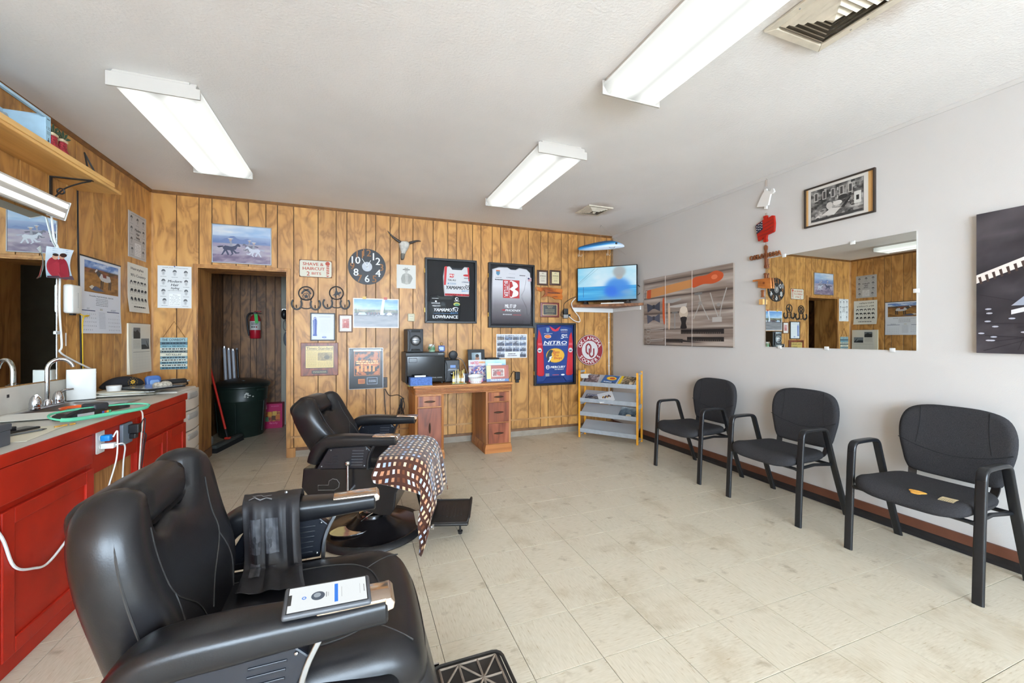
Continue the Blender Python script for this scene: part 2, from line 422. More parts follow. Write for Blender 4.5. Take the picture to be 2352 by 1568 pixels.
def frame_bars(t, w, h, wd, dp, mat, name='frame', bev=.002):
    """four mitred bars round a w x h picture; the wall is at y = 0"""
    a, b = w/2, h/2; q = []
    for p in ([(-a,-b),(a,-b),(a-wd,-b+wd),(-a+wd,-b+wd)], [(a,-b),(a,b),(a-wd,b-wd),(a-wd,-b+wd)],
              [(a,b),(-a,b),(-a+wd,b-wd),(a-wd,b-wd)], [(-a,b),(-a,-b),(-a+wd,-b+wd),(-a+wd,b-wd)]):
        q.append(prism(p, -dp, 0))
    return obj(name, join(*q), mat, t, bev=bev)
def pane(t, w, h, y, name='glass'): return obj(name, bx(-w/2, w/2, y-.002, y, -h/2, h/2), GLASS, t)
def backing(t, w, h, mat, y0=-.006, y1=-.0005, name='backing'): return obj(name, bx(-w/2, w/2, y0, y1, -h/2, h/2), mat, t)
# ================================================================ THE SETTING
PLANK = wood('printed wood panelling', (204, 152, 86), (190, 137, 74), (156, 108, 58), 6.0, 2.2, .42, 'z', 2.0, 3.4, fine=.3, vary=.09)
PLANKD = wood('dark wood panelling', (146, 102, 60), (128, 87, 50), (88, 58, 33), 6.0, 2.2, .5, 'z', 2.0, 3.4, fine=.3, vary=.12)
CASING = wood('stained door casing', (190, 138, 76), (168, 114, 58), (122, 80, 40), 7, 1.6, .45, 'z', 1.5, 3.0, fine=.3)
TRIMB = M('brown cove moulding', (122, 80, 38), .5, 0, .25, 14)

def plaster(name, col, s1, b1, s2, b2, blotch=.03, soot=()):
    m = bpy.data.materials.new(name); m.use_nodes = True; nt = m.node_tree; b = nt.nodes['Principled BSDF']; L = nt.links.new
    g = node(nt, 'ShaderNodeNewGeometry')
    n1 = node(nt, 'ShaderNodeTexNoise'); n1.inputs['Scale'].default_value = s1; n1.inputs['Detail'].default_value = 4; L(g.outputs['Position'], n1.inputs['Vector'])
    n2 = node(nt, 'ShaderNodeTexNoise'); n2.inputs['Scale'].default_value = s2; n2.inputs['Detail'].default_value = 3; n2.inputs['Distortion'].default_value = .6; L(g.outputs['Position'], n2.inputs['Vector'])
    p1 = node(nt, 'ShaderNodeBump'); p1.inputs['Strength'].default_value = b1; p1.inputs['Distance'].default_value = .004; L(n1.outputs['Fac'], p1.inputs['Height'])
    p2 = node(nt, 'ShaderNodeBump'); p2.inputs['Strength'].default_value = b2; p2.inputs['Distance'].default_value = .02
    L(n2.outputs['Fac'], p2.inputs['Height']); L(p1.outputs['Normal'], p2.inputs['Normal']); L(p2.outputs['Normal'], b.inputs['Normal'])
    n3 = node(nt, 'ShaderNodeTexNoise'); n3.inputs['Scale'].default_value = 1.3; n3.inputs['Detail'].default_value = 5; L(g.outputs['Position'], n3.inputs['Vector'])
    c2 = tuple(x*(1-blotch) for x in col); r = ramp(nt, [(.35, c2), (.65, col)]); L(n3.outputs['Fac'], r.inputs['Fac']); out = r.outputs['Color']
    for (sx_, sy_, rad) in soot:                 # dust blown onto the paint round the air vents
        ds = node(nt, 'ShaderNodeVectorMath', operation='DISTANCE'); L(g.outputs['Position'], ds.inputs[0]); ds.inputs[1].default_value = (sx_, sy_, H)
        nd = node(nt, 'ShaderNodeTexNoise'); nd.inputs['Scale'].default_value = 6; nd.inputs['Detail'].default_value = 4; L(g.outputs['Position'], nd.inputs['Vector'])
        a_ = node(nt, 'ShaderNodeMath', operation='MULTIPLY_ADD'); a_.inputs[1].default_value = rad*1.1; L(nd.outputs['Fac'], a_.inputs[0]); L(ds.outputs['Value'], a_.inputs[2])
        k_ = node(nt, 'ShaderNodeMapRange', interpolation_type='SMOOTHSTEP'); k_.inputs['From Min'].default_value = rad*1.1; k_.inputs['From Max'].default_value = rad*1.9; k_.inputs['To Min'].default_value = .55; k_.inputs['To Max'].default_value = 0; L(a_.outputs[0], k_.inputs['Value'])
        mx_ = node(nt, 'ShaderNodeMix', data_type='RGBA'); L(k_.outputs[0], mx_.inputs['Factor']); L(out, mx_.inputs['A']); mx_.inputs['B'].default_value = (*lin((168, 142, 112)), 1); out = mx_.outputs['Result']
    L(out, b.inputs['Base Color'])
    b.inputs['Roughness'].default_value = .85; MATS[name] = m; return m
CEIL = plaster('textured ceiling paint', (243, 240, 238), 75, .55, 2, .0, .03, [(1.96, 1.12, .27), (2.51, 4.01, .22)])
WALLW = plaster('white wall paint', (204, 200, 196), 240, .12, 3.5, .10, .02)

def tile_mat():
    m = bpy.data.materials.new('streaked vinyl tile'); m.use_nodes = True; nt = m.node_tree; b = nt.nodes['Principled BSDF']; L = nt.links.new
    tc = node(nt, 'ShaderNodeTexCoord'); oi = node(nt, 'ShaderNodeObjectInfo'); g = node(nt, 'ShaderNodeNewGeometry')
    mu = node(nt, 'ShaderNodeMath', operation='MULTIPLY'); mu.inputs[1].default_value = 50; L(oi.outputs['Random'], mu.inputs[0])
    cm = node(nt, 'ShaderNodeCombineXYZ'); L(mu.outputs[0], cm.inputs[0]); L(mu.outputs[0], cm.inputs[1])
    ad = node(nt, 'ShaderNodeVectorMath', operation='ADD'); L(tc.outputs['Object'], ad.inputs[0]); L(cm.outputs[0], ad.inputs[1])
    mp_ = node(nt, 'ShaderNodeMapping'); mp_.inputs['Scale'].default_value = (22, 150, 1); L(ad.outputs[0], mp_.inputs[0])
    n = node(nt, 'ShaderNodeTexNoise'); n.inputs['Scale'].default_value = 1; n.inputs['Detail'].default_value = 2; L(mp_.outputs[0], n.inputs['Vector'])
    r = ramp(nt, [(.25, (176, 158, 130)), (.36, (199, 188, 166)), (.7, (209, 199, 179))]); L(n.outputs['Fac'], r.inputs['Fac'])
    d = node(nt, 'ShaderNodeTexNoise'); d.inputs['Scale'].default_value = 2.6; d.inputs['Detail'].default_value = 8; d.inputs['Roughness'].default_value = .68; L(g.outputs['Position'], d.inputs['Vector'])
    k = node(nt, 'ShaderNodeMapRange'); k.inputs['From Min'].default_value = .53; k.inputs['From Max'].default_value = .82; k.inputs['To Max'].default_value = .75; L(d.outputs['Fac'], k.inputs['Value'])
    mx = node(nt, 'ShaderNodeMix', data_type='RGBA'); L(k.outputs[0], mx.inputs['Factor']); L(r.outputs['Color'], mx.inputs['A']); mx.inputs['B'].default_value = (*lin((150, 128, 92)), 1)
    d2 = node(nt, 'ShaderNodeTexNoise'); d2.inputs['Scale'].default_value = 9; d2.inputs['Detail'].default_value = 6; L(g.outputs['Position'], d2.inputs['Vector'])
    k2 = node(nt, 'ShaderNodeMapRange'); k2.inputs['From Min'].default_value = .63; k2.inputs['From Max'].default_value = .74; k2.inputs['To Max'].default_value = .55; L(d2.outputs['Fac'], k2.inputs['Value'])
    m2 = node(nt, 'ShaderNodeMix', data_type='RGBA'); L(k2.outputs[0], m2.inputs['Factor']); L(mx.outputs['Result'], m2.inputs['A']); m2.inputs['B'].default_value = (*lin((126, 104, 74)), 1)
    L(m2.outputs['Result'], b.inputs['Base Color'])
    rr = node(nt, 'ShaderNodeMapRange'); rr.inputs['To Min'].default_value = .28; rr.inputs['To Max'].default_value = .5; L(d.outputs['Fac'], rr.inputs['Value']); L(rr.outputs[0], b.inputs['Roughness'])
    b.inputs['Specular IOR Level'].default_value = .4
    MATS['streaked vinyl tile'] = m; return m
TILE = tile_mat()

# ---- floor
YR2 = 6.86; XR2L = -1.763                       # far wall and left wall of the back room
floor = struct(obj('floor', join(bx(XL, XR, YF, YB, -.06, -.003), bx(XL-.02, .3, YB, YR2+.05, -.06, -.003)), M('dark floor seam', (70, 60, 46), .9)))
T = .3048; gx, gy = .6366, 2.3428
def tile_geo(sx, sy, e=.0007):
    a, b = sx/2, sy/2; V = [(-a,-b,-.003),(a,-b,-.003),(a,b,-.003),(-a,b,-.003),(-a,-b,-.0006),(a,-b,-.0006),(a,b,-.0006),(-a,b,-.0006),
        (-a+e,-b+e,0),(a-e,-b+e,0),(a-e,b-e,0),(-a+e,b-e,0)]
    return V, [(8,9,10,11)]+[(i,(i+1)%4,4+(i+1)%4,4+i) for i in range(4)]+[(4+i,4+(i+1)%4,8+(i+1)%4,8+i) for i in range(4)]
full = None; rest = []; ntile = 0
def seen(X, Y):
    d = X*_s+Y*_c
    if d < .3: return False
    u = 1176+FPX*(X*_c-Y*_s)/d; v = HORIZ+FPX*EYE/d
    return -60 < u < 2420 and v < 1650
for i in range(-11, 12):
    for j in range(-20, 16):
        x0, x1 = gx+i*T, gx+(i+1)*T; y0, y1 = gy+j*T, gy+(j+1)*T
        back = y0 >= YB-.01
        lo, hi = (XR2L, .25) if back else (XL+.001, XR-.001)
        x0, x1 = max(x0, lo), min(x1, hi); y0, y1 = max(y0, YF+.001), min(y1, YR2)
        if x1-x0 < .02 or y1-y0 < .02: continue
        cx, cy = (x0+x1)/2, (y0+y1)/2
        if back and cx > -.45: continue
        whole = x1-x0 > T-.001 and y1-y0 > T-.001
        if not seen(cx, cy) or ntile >= 298:
            rest.append(mv(tile_geo(x1-x0-.0022, y1-y0-.0022), cx, cy)); continue
        ntile += 1; turn = (i+j) % 2
        if whole and full is not None:
            o = full.copy(); C.objects.link(o)
        else:
            sx, sy = (x1-x0-.0022, y1-y0-.0022)
            if turn: sx, sy = sy, sx
            o = obj('floor_tile', tile_geo(sx, sy), TILE, floor)
            if whole: full = o
        o.parent = floor; o.location = (cx, cy, random.uniform(0, .0002))
        o.rotation_euler = (random.uniform(-.0006, .0006), random.uniform(-.0006, .0006), math.pi/2*turn+math.pi*random.randint(0, 1))
r_ = obj('floor_tiles_beyond', join(*rest), TILE, floor); r_['kind'] = 'stuff'

# ---- ceiling and walls
struct(obj('ceiling', join(bx(XL-.15, XR+.15, YF-.15, YR2+.1, H, H+.12)), CEIL))
struct(obj('wall_right', bx(XR, XR+.12, YF-.15, YB+.2, -.06, H), WALLW))
wf = [bx(XL-.12, XR+.12, YF-.12, YF, -.06, .55), bx(XL-.12, XR+.12, YF-.12, YF, 2.45, H)]
ed = [XL-.12]+[x for w in WINDOWS for x in w]+[XR+.12]
for k in range(0, len(ed), 2): wf.append(bx(ed[k], ed[k+1], YF-.12, YF, .55, 2.45))
struct(obj('wall_front', join(*wf), WALLW))
ALU = M('window aluminium', (150, 150, 150), .4, .6)
for k, (x0, x1) in enumerate(WINDOWS):
    w_ = struct(obj('window_%d' % (k+1), join(bx(x0, x0+.04, YF-.08, YF-.02, .55, 2.45), bx(x1-.04, x1, YF-.08, YF-.02, .55, 2.45),
        bx(x0, x1, YF-.08, YF-.02, .55, .59), bx(x0, x1, YF-.08, YF-.02, 2.41, 2.45)), ALU))
    obj('pane', bx(x0+.04, x1-.04, YF-.055, YF-.05, .59, 2.41), GLASS, w_)
struct(obj('pavement', bx(-8, 10, YF-8, YF-.15, -.2, -.1), M('concrete pavement', (160, 162, 164), .9, 0, .1, 4)))

# back wall: planks with dark grooves between, and the doorway
DX0, DX1, DZ, DY2 = -1.505, -.698, 2.006, 5.378
GB = [XL, -1.673, -1.488, -1.379, -1.168, -1.060, -.900, -.793, -.637, -.398, -.215, -.103, .100, .206, .366, .468, .627, .868, 1.048, 1.155, 1.362,
      1.469, 1.620, 1.731, 1.881, 2.124, 2.301, 2.409, 2.612, 2.714, 2.867, 2.970, 3.129, 3.330, XR]
wb = struct(obj('wall_back', join(bx(XL-.12, DX0, YB+.006, DY2, -.06, H), bx(DX1, XR+.12, YB+.006, DY2, -.06, H), bx(DX0, DX1, YB+.006, DY2, DZ, H)), GROOVE))
G2 = .0034; PB = .098
for a, b in zip(GB, GB[1:]):
    a += G2; b -= G2
    if b <= DX0 or a >= DX1: out = [(a, PB), (b, PB), (b, H), (a, H)]
    elif a >= DX0 and b <= DX1: out = [(a, DZ), (b, DZ), (b, H), (a, H)]
    elif a < DX0: out = [(a, PB), (DX0, PB), (DX0, DZ), (b, DZ), (b, H), (a, H)]
    else: out = [(a, DZ), (DX1, DZ), (DX1, PB), (b, PB), (b, H), (a, H)]
    obj('plank', prism(out, YB, YB+.009), PLANK, wb, bev=.0012, seg=1)
# left wall planks
GL = [4.9878, 4.873, 4.621, 4.451, 4.347, 4.181, 4.064, 3.853, 3.747, 3.571, 3.327]
step = [.176, .106, .211, .117, .166, .104, .17, .252, .176, .244]; q = 0
while GL[-1] > YF+.3: GL.append(GL[-1]-step[q % 10]); q += 1
GL.append(YF)
wl = struct(obj('wall_left', bx(XL-.12, XL-.006, YF-.15, YB+.2, -.06, H), GROOVE))
for b, a in zip(GL, GL[1:]):
    obj('plank', bx(XL-.009, XL, a+G2, b-G2, 0, H), PLANK, wl, bev=.0012, seg=1)
# mouldings
struct(obj('trim_1', prism([(YB, H), (YB, H-.028), (YB-.006, H-.028), (YB-.018, H-.008), (YB-.018, H)], XL, XR-.02, 'x'), TRIMB))
struct(obj('trim_2', prism([(XL, H), (XL, H-.028), (XL+.006, H-.028), (XL+.018, H-.008), (XL+.018, H)], YF, YB, 'y'), TRIMB))
struct(obj('trim_3', prism([(XR, H), (XR, H-.026), (XR-.005, H-.026), (XR-.016, H-.006), (XR-.016, H)], YF, YB, 'y'), WALLW))
struct(obj('trim_4', prism([(XL, YB), (XL+.022, YB), (XL+.008, YB-.008), (XL, YB-.022)], .9, H-.02, 'z'), CASING))
struct(obj('trim_5', bx(DX1+.03, XR-.02, YB-.006, YB, .205, .226), wood('pale batten', (190, 148, 96), (172, 126, 76), (140, 100, 60), 9, .9, .5, 'x')))
struct(obj('trim_6', bx(XR-.03, XR-.0005, YB-.013, YB-.0002, .1, H-.03), M('weathered corner strip', (128, 98, 66), .7, 0, .25, 30)))
struct(obj('baseboard_back', join(bx(DX1+.02, XR, YB-.010, YB+.006, .068, .1)), M('brown base board', (116, 82, 54), .6, 0, .2, 20)))
struct(obj('baseboard_back_vinyl', prism([(YB, .068), (YB-.006, .068), (YB-.008, .02), (YB-.016, .0), (YB, 0)], DX1+.02, XR-.01, 'x'), M('grey vinyl base', (150, 138, 122), .6, 0, .12, 12)))
struct(obj('baseboard_right', bx(XR-.016, XR+.001, YF, YB-.02, .055, .112), M('brown painted base', (104, 62, 44), .55, 0, .1, 15)))
struct(obj('baseboard_right_vinyl', prism([(XR, .055), (XR-.008, .055), (XR-.012, .02), (XR-.026, .001), (XR, 0)], YF, YB-.02, 'y'), M('black vinyl base', (34, 32, 33), .5, 0, .3, 9)))
# doorway lining, casing
dr = struct(obj('door_1', join(bx(DX0, DX0+.01, YB-.008, DY2+.01, 0, DZ), bx(DX1-.01, DX1, YB-.008, DY2+.01, 0, DZ), bx(DX0+.01, DX1-.01, YB-.008, DY2+.01, DZ-.01, DZ)), CASING))
obj('casing', join(bx(DX0-.03, DX0, YB-.014, YB-.0002, .0, DZ+.028), bx(DX1, DX1+.03, YB-.014, YB-.0002, .1, DZ+.028), bx(DX0, DX1, YB-.014, YB-.0002, DZ, DZ+.028)), CASING, dr, bev=.003)
obj('base_block', bx(DX0+.01, DX0+.02, YB+.01, DY2, .0, .1), M('brown base board', (116, 82, 54)), dr)
obj('plinth', bx(DX1+.0, DX1+.08, YB-.02, YB, 0, .1), CASING, dr, bev=.003)
# back room behind the doorway
w2 = struct(obj('wall_back_room', join(bx(XR2L-.1, -1.04, YR2+.006, YR2+.1, -.06, H), bx(XR2L-.1, XR2L-.006, DY2, YR2+.1, -.06, H)), GROOVE))
gp = [XR2L, -1.66, -1.555, -1.43, -1.355, -1.235, -1.12, -1.04]
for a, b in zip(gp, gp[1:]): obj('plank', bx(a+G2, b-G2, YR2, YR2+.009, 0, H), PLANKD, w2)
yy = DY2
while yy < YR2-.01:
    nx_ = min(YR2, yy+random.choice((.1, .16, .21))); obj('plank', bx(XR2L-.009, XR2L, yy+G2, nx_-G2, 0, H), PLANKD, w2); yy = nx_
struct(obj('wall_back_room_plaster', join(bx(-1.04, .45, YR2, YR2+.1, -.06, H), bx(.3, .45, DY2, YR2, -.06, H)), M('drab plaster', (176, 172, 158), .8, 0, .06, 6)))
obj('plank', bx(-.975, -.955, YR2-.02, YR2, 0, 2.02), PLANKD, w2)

# ================================================================ CEILING FITTINGS
def diffuser_mat(nm, half, base, peak, ys):
    m = bpy.data.materials.new(nm); m.use_nodes = True; nt = m.node_tree; b = nt.nodes['Principled BSDF']; L = nt.links.new
    tc = node(nt, 'ShaderNodeTexCoord'); sp = node(nt, 'ShaderNodeSeparateXYZ'); L(tc.outputs['Object'], sp.inputs[0])
    ab = node(nt, 'ShaderNodeMath', operation='ABSOLUTE'); L(sp.outputs['X'], ab.inputs[0])
    sb = node(nt, 'ShaderNodeMath', operation='SUBTRACT'); L(ab.outputs[0], sb.inputs[0]); sb.inputs[1].default_value = half
    a2 = node(nt, 'ShaderNodeMath', operation='ABSOLUTE'); L(sb.outputs[0], a2.inputs[0])
    mr = node(nt, 'ShaderNodeMapRange', interpolation_type='SMOOTHSTEP'); mr.inputs['From Min'].default_value = .0; mr.inputs['From Max'].default_value = .105
    mr.inputs['To Min'].default_value = peak; mr.inputs['To Max'].default_value = base; L(a2.outputs[0], mr.inputs['Value'])
    ay = node(nt, 'ShaderNodeMath', operation='ABSOLUTE'); L(sp.outputs['Y'], ay.inputs[0])
    my = node(nt, 'ShaderNodeMapRange', interpolation_type='SMOOTHSTEP'); my.inputs['From Min'].default_value = ys-.12; my.inputs['From Max'].default_value = ys; my.inputs['To Min'].default_value = 1; my.inputs['To Max'].default_value = .55; L(ay.outputs[0], my.inputs['Value'])
    pr = node(nt, 'ShaderNodeMath', operation='MULTIPLY'); L(mr.outputs[0], pr.inputs[0]); L(my.outputs[0], pr.inputs[1])
    b.inputs['Base Color'].default_value = (*lin((110, 110, 106)), 1); b.inputs['Roughness'].default_value = .3
    b.inputs['Emission Color'].default_value = (.97, 1, .97, 1); L(pr.outputs[0], b.inputs['Emission Strength']); return m
FIXW = M('white enamel fixture', (188, 182, 174), .45)
def fixture(label, x0, x1, y0, y1, mat, dz=.085):
    t = thing('fluorescent_ceiling_light', label, 'ceiling light', ((x0+x1)/2, (y0+y1)/2, H), 0, 'wraparound ceiling lights')
    a, b = (x1-x0)/2, (y1-y0)/2
    obj('housing', bx(-a+.02, a-.02, -b+.012, b-.012, -.03, -.0005), FIXW, t)
    pr = [(-a+.006, -.03), (-a+.006, -.045), (-a+.035, -dz+.004), (-a+.06, -dz), (a-.06, -dz), (a-.035, -dz+.004), (a-.006, -.045), (a-.006, -.03)]
    obj('diffuser', prism(pr, -b+.012, b-.012, 'y'), mat, t)
    for s_ in (-1, 1):
        obj('end_cap', prism([(-a, -.012), (-a, -dz-.004), (a, -dz-.004), (a, -.03), (a-.02, -.03), (a-.02, -.012)], s_*b-.012 if s_ > 0 else s_*b, s_*b if s_ > 0 else s_*b+.012, 'y'), FIXW, t, bev=.002)
        obj('cap_strip', bx(-a+.03, a-.05, s_*(b-.004)-.004, s_*(b-.004)+.004, -.0125, -.0005), FIXW, t)
    return t
DIFA = diffuser_mat('lit diffuser cool', .1, LAMP*.40, LAMP*.85, .64)
DIFB = diffuser_mat('lit diffuser warm', .095, LAMP*.34, LAMP*.85, .66)
fixture('long white fluorescent ceiling light above the red counter', -1.25, -.83, 2.80, 4.07, DIFA)
fixture('fluorescent ceiling light beside the large square air vent, cut by the frame top', 1.27, 1.66, .66, 1.95, DIFB)
fixture('fluorescent ceiling light nearest the far corner vent and the television', 1.235, 1.64, 2.715, 4.035, DIFB)

VENT = M('vent enamel', (214, 204, 186), .45, 0, .08, 20); VD = M('duct dark', (96, 86, 74), .8)
def vent(label, cx, cy, half, rot=0, seams=5):
    t = thing('ceiling_vent', label, 'air vent', (cx, cy, H), rot, 'square ceiling air vents')
    obj('duct', bx(-half*.78, half*.78, -half*.78, half*.78, -.004, -.0005), VD, t)
    a = half; w = half*.2
    obj('frame', join(*[prism(p, -.014, -.001, 'z') for p in ([(-a,-a),(a,-a),(a-w,-a+w),(-a+w,-a+w)], [(a,-a),(a,a),(a-w,a-w),(a-w,-a+w)], [(a,a),(-a,a),(-a+w,a-w),(a-w,a-w)], [(-a,a),(-a,-a),(-a+w,-a+w),(-a+w,a-w)])]), VENT, t, bev=.003)
    for k in range(seams):                       # nested square louvres stepping down to the centre
        r0 = half*(.76-.13*k); r1 = r0-half*.085; z0 = -.006-.0045*k; z1 = z0-.013
        V = [(s1*r, s2*r, z) for r, z in ((r0, z0), (r1, z1)) for s1, s2 in ((-1,-1),(1,-1),(1,1),(-1,1))]
        V += [(x, y, z+.0016) for x, y, z in V]
        F = [(i, (i+1) % 4, 4+(i+1) % 4, 4+i) for i in range(4)]+[(8+i, 12+i, 12+(i+1) % 4, 8+(i+1) % 4) for i in range(4)]
        obj('louvre', (V, F), VENT, t)
    r = half*.13; obj('centre_plate', ([(-r,-r,-.03),(r,-r,-.03),(r,r,-.03),(-r,r,-.03),(0,0,-.044)], [(0,3,2,1),(0,1,4),(1,2,4),(2,3,4),(3,0,4)]), VENT, t)
    for s1, s2 in ((-1,-1),(1,-1),(1,1),(-1,1)): obj('screw', ball((s1*a*.9, s2*a*.9*.2, -.0145), .004, n=6, m=4), STEEL, t)
    return t
vent('large square cream ceiling vent with stepped louvres beside the brightest ceiling light', 1.96, 1.18, .19)
vent('small square ceiling vent in the far corner above the television', 2.51, 4.01, .155, 0, 4)
# ================================================================ BARBER CHAIRS
# local frame: x forward, y to the sitter's left, z up; origin on the floor under the column
ALUM = M('polished arm plate', (214, 196, 180), .12, .9)
PEDAL = M('dusty gloss base', (30, 28, 30), .22, .2, .5, 6)
def capsule(w, hgt_, n=10):                     # rounded-rectangle arm section (n = up, b = sideways)
    return [(y, x) for x, y in rrect(-w/2, w/2, -hgt_/2, hgt_/2, min(w, hgt_)*.33, 4)]
def barber_chair(label, cx, cy, rot, lift, rec, headup):
    t = thing('barber_chair', label, 'barber chair', (cx, cy, 0), math.radians(rot), 'black barber chairs')
    L = lift
    # base and column
    b = obj('base', lathe([(0, .001), (.335, .001), (.345, .010), (.34, .026), (.30, .034), (.2, .052), (.13, .085), (.1, .11), (.0, .112)], 40), PEDAL, t, smooth=30)
    obj('rim', lathe([(.300, .0345), (.318, .042), (.338, .031), (.346, .014), (.338, .027), (.305, .034)], 40), BLACK, b, smooth=True)
    pl = [(.115*math.cos(a), .07*math.sin(a)) for a in np.linspace(0, 2*math.pi, 20, endpoint=False)]
    obj('kick_plate', mp(prism(pl, 0, .006, 'z'), lambda x, y, z: (-.1+x*1.1+y*.25, -.13+y*1.1, z+.066-.12*max(0, (math.hypot(-.1+x, -.13+y)-.15)))), CHROME, b)
    obj('column', lathe([(.085, .10), (.085, .13), (.062, .14), (.062, .30+L), (.0, .30+L)], 24), CHROME, t, smooth=30)
    lv = obj('brake_lever', tube([(.05, -.085, .17), (.0, -.13, .15), (-.03, -.15, .13)], .006, 6), CHROME, t, smooth=True)
    # housing under the seat
    hs = [(-.325, .515+L), (-.335, .40+L), (-.30, .355+L), (-.07, .285+L), (.13, .225+L), (.19, .222+L), (.215, .26+L), (.225, .355+L), (.262, .43+L), (.262, .47+L), (.245, .49+L), (.06, .515+L)]
    ho = obj('housing', prism(hs, -.297, .297), M('gloss black housing', (22, 22, 25), .22, 0, .15, 25), t, bev=.008, seg=2)
    for s_ in (-1, 1):
        e = [(-.235, .415), (-.235, .385), (-.14, .385), (-.115, .40), (-.11, .425), (-.125, .447), (-.15, .452), (-.17, .44), (-.175, .415)]
        obj('embossed_outline', tube([(x, s_*.2985, z+L) for x, z in e], .0022, 5, True), M('worn edge', (110, 108, 106), .4), ho)
    # seat
    so = spline([(-.26, -.25), (-.26, 0), (-.26, .25), (-.1, .262), (.12, .262), (.27, .255), (.335, .2), (.35, 0), (.335, -.2), (.27, -.255), (.12, -.262), (-.1, -.262)], 5)
    def seatfn(u, v, w):
        dip = -.022*max(0, 1-(v/.2)**2)*max(0, 1-((u-.02)/.28)**2)
        droop = -.05*max(0, (u-.2)/.15)**2
        return (u, v, .475+L+w+dip*(1 if w > .02 else 0)+droop)
    seat = obj('seat', puff(so, .05, .068, .045, .03, seatfn), LEATHER, t, smooth=60)
    inn = spline([(-.22, -.17), (.08, -.18), (.2, -.13), (.235, 0), (.2, .13), (.08, .18), (-.22, .17)], 6, False)
    obj('seam', tube([seatfn(u, v, .0685) for u, v in inn], .0022, 5), STITCH, seat)
    for s_ in (-1, 1): obj('seam', tube([seatfn(u, s_*v, .0675) for u, v in spline([(.2, .13), (.26, .18), (.3, .21)], 4, False)], .0022, 5), STITCH, seat)
    obj('seat_skirt', mp(prism(so, 0, .035, 'z'), lambda x, y, z: (x*.985, y*.97, .432+L+z)), LEATHER2, t, smooth=True)
    # calf pad and foot rest
    cp = rrect(-.19, .19, 0, .36, .05, 4)
    a0, a1 = (.30, .475+L), (.385, .135+L)
    def calf(u, v, w):
        k = v/.36; return (a0[0]+(a1[0]-a0[0])*k+w*.95, u, a0[1]+(a1[1]-a0[1])*k+w*.2)
    obj('calf_pad', puff(cp, .03, .035, .02, .035, calf), LEATHER, t, smooth=60)
    fr = obj('foot_rest', rbox(.405, .655, -.195, .195, .100+L*.9, .122+L*.9, .012, 3), M('black rubber plate', (34, 31, 29), .5, 0, .25, 18), t, smooth=40)
    obj('raised_edge', tube([(x, y, .121+L*.9+(.022 if x > .645 and not headup else 0)) for x, y in rrect(.412, .66, -.185, .185, .03, 3)], .006, 6, True), fr.data.materials[0], fr, smooth=True)
    if headup:                                  # triangle-lattice tread
        TR = M('worn tread rib', (120, 106, 92), .6, 0, .2, 30); zt = .1235+L*.9; pts = []
        xs = np.linspace(.435, .635, 4); ys = np.linspace(-.165, .165, 5)
        for y in ys: pts.append([(xs[0], y, zt), (xs[-1], y, zt)])
        for x in xs: pts.append([(x, ys[0], zt), (x, ys[-1], zt)])
        for i in range(3):
            for j in range(4): pts.append([(xs[i], ys[j], zt), (xs[i+1], ys[j+1], zt)] if (i+j) % 2 else [(xs[i], ys[j+1], zt), (xs[i+1], ys[j], zt)])
        for p in pts: obj('tread_rib', tube(p, .0042, 5), TR, fr)
    else:
        for k in range(7): obj('tread_rib', bx(.46+k*.023, .468+k*.023, -.11+.012*abs(k-3), .11-.012*abs(k-3), .121+L*.9, .1255+L*.9), fr.data.materials[0], fr, bev=.001)
    obj('stop_foot', join(cyl((.60, -.15, .10+L*.9), (.60, -.15, .055+L*.9), .006, n=8), cyl((.60, -.15, .055+L*.9), (.60, -.15, .035+L*.9), .017, .012, 12)), BLACK, fr)
    for s_ in (-1, 1):
        pth = [(.33, s_*.20, .21+L), (.345, s_*.20, .13+L*.9), (.37, s_*.20, .105+L*.9), (.44, s_*.20, .105+L*.9)]
        br = obj('foot_bracket', sweep(pth, [(.018, .003), (-.018, .003), (-.018, -.003), (.018, -.003)], up=(1, 0, .4)), CHROME, t, bev=.001)
        for xx in (.395, .425): obj('bolt', ball((xx, s_*.2045, .106+L*.9), .006, n=8, m=4), STEEL, br)
    # arms
    for s_ in (-1, 1):
        ya = s_*.305
        pth = spline([(-.258, ya, .555+L), (-.235, ya, .615+L), (-.19, ya, .668+L), (-.13, ya, .682+L), (.0, ya, .684+L), (.12, ya, .682+L), (.232, ya, .684+L)], 5, False)
        sc = [.85+.15*min(1, i/6) if i < 18 else 1-.22*min(1, (i-18)/9) for i in range(len(pth))]
        a = obj('arm_rest', sweep(pth, capsule(.1, .07), up=(-.2, 0, 1), scale=sc), LEATHER2, t, smooth=50, bev=.006)
        obj('arm_plate', rbox(.095, .237, ya-.034, ya+.034, .706+L, .714+L, .003, 2), ALUM, a, smooth=30)
        obj('arm_tip', prism([(.226, .686+L), (.243, .690+L), (.246, .704+L), (.238, .714+L), (.226, .713+L)], ya-.035, ya+.035), ALUM, a, bev=.002)
        obj('seam', tube([(x, ya-s_*-.028, z+.0295) for x, _, z in pth[6:22]], .0015, 4), STITCH, a)
        # side panel with ribs
        pn = [(-.235, .520), (-.165, .640), (.05, .655), (.085, .62), (.06, .57), (.055, .520)]
        p = obj('arm_panel', prism([(x, z+L) for x, z in pn], ya-.018, ya+.018), M('navy-black side panel', (25, 28, 36), .32), t, bev=.004)
        edge = spline([(.10, .655+L), (.078, .61+L), (.066, .565+L), (.064, .512+L)], 5, False)
        obj('chrome_edge', sweep([(x, ya, z) for x, z in edge], [(.006, .028), (-.006, .028), (-.006, -.028), (.006, -.028)], up=(1, 0, 0)), BLACKMET if headup is False else STEEL, t, smooth=30, bev=.002)
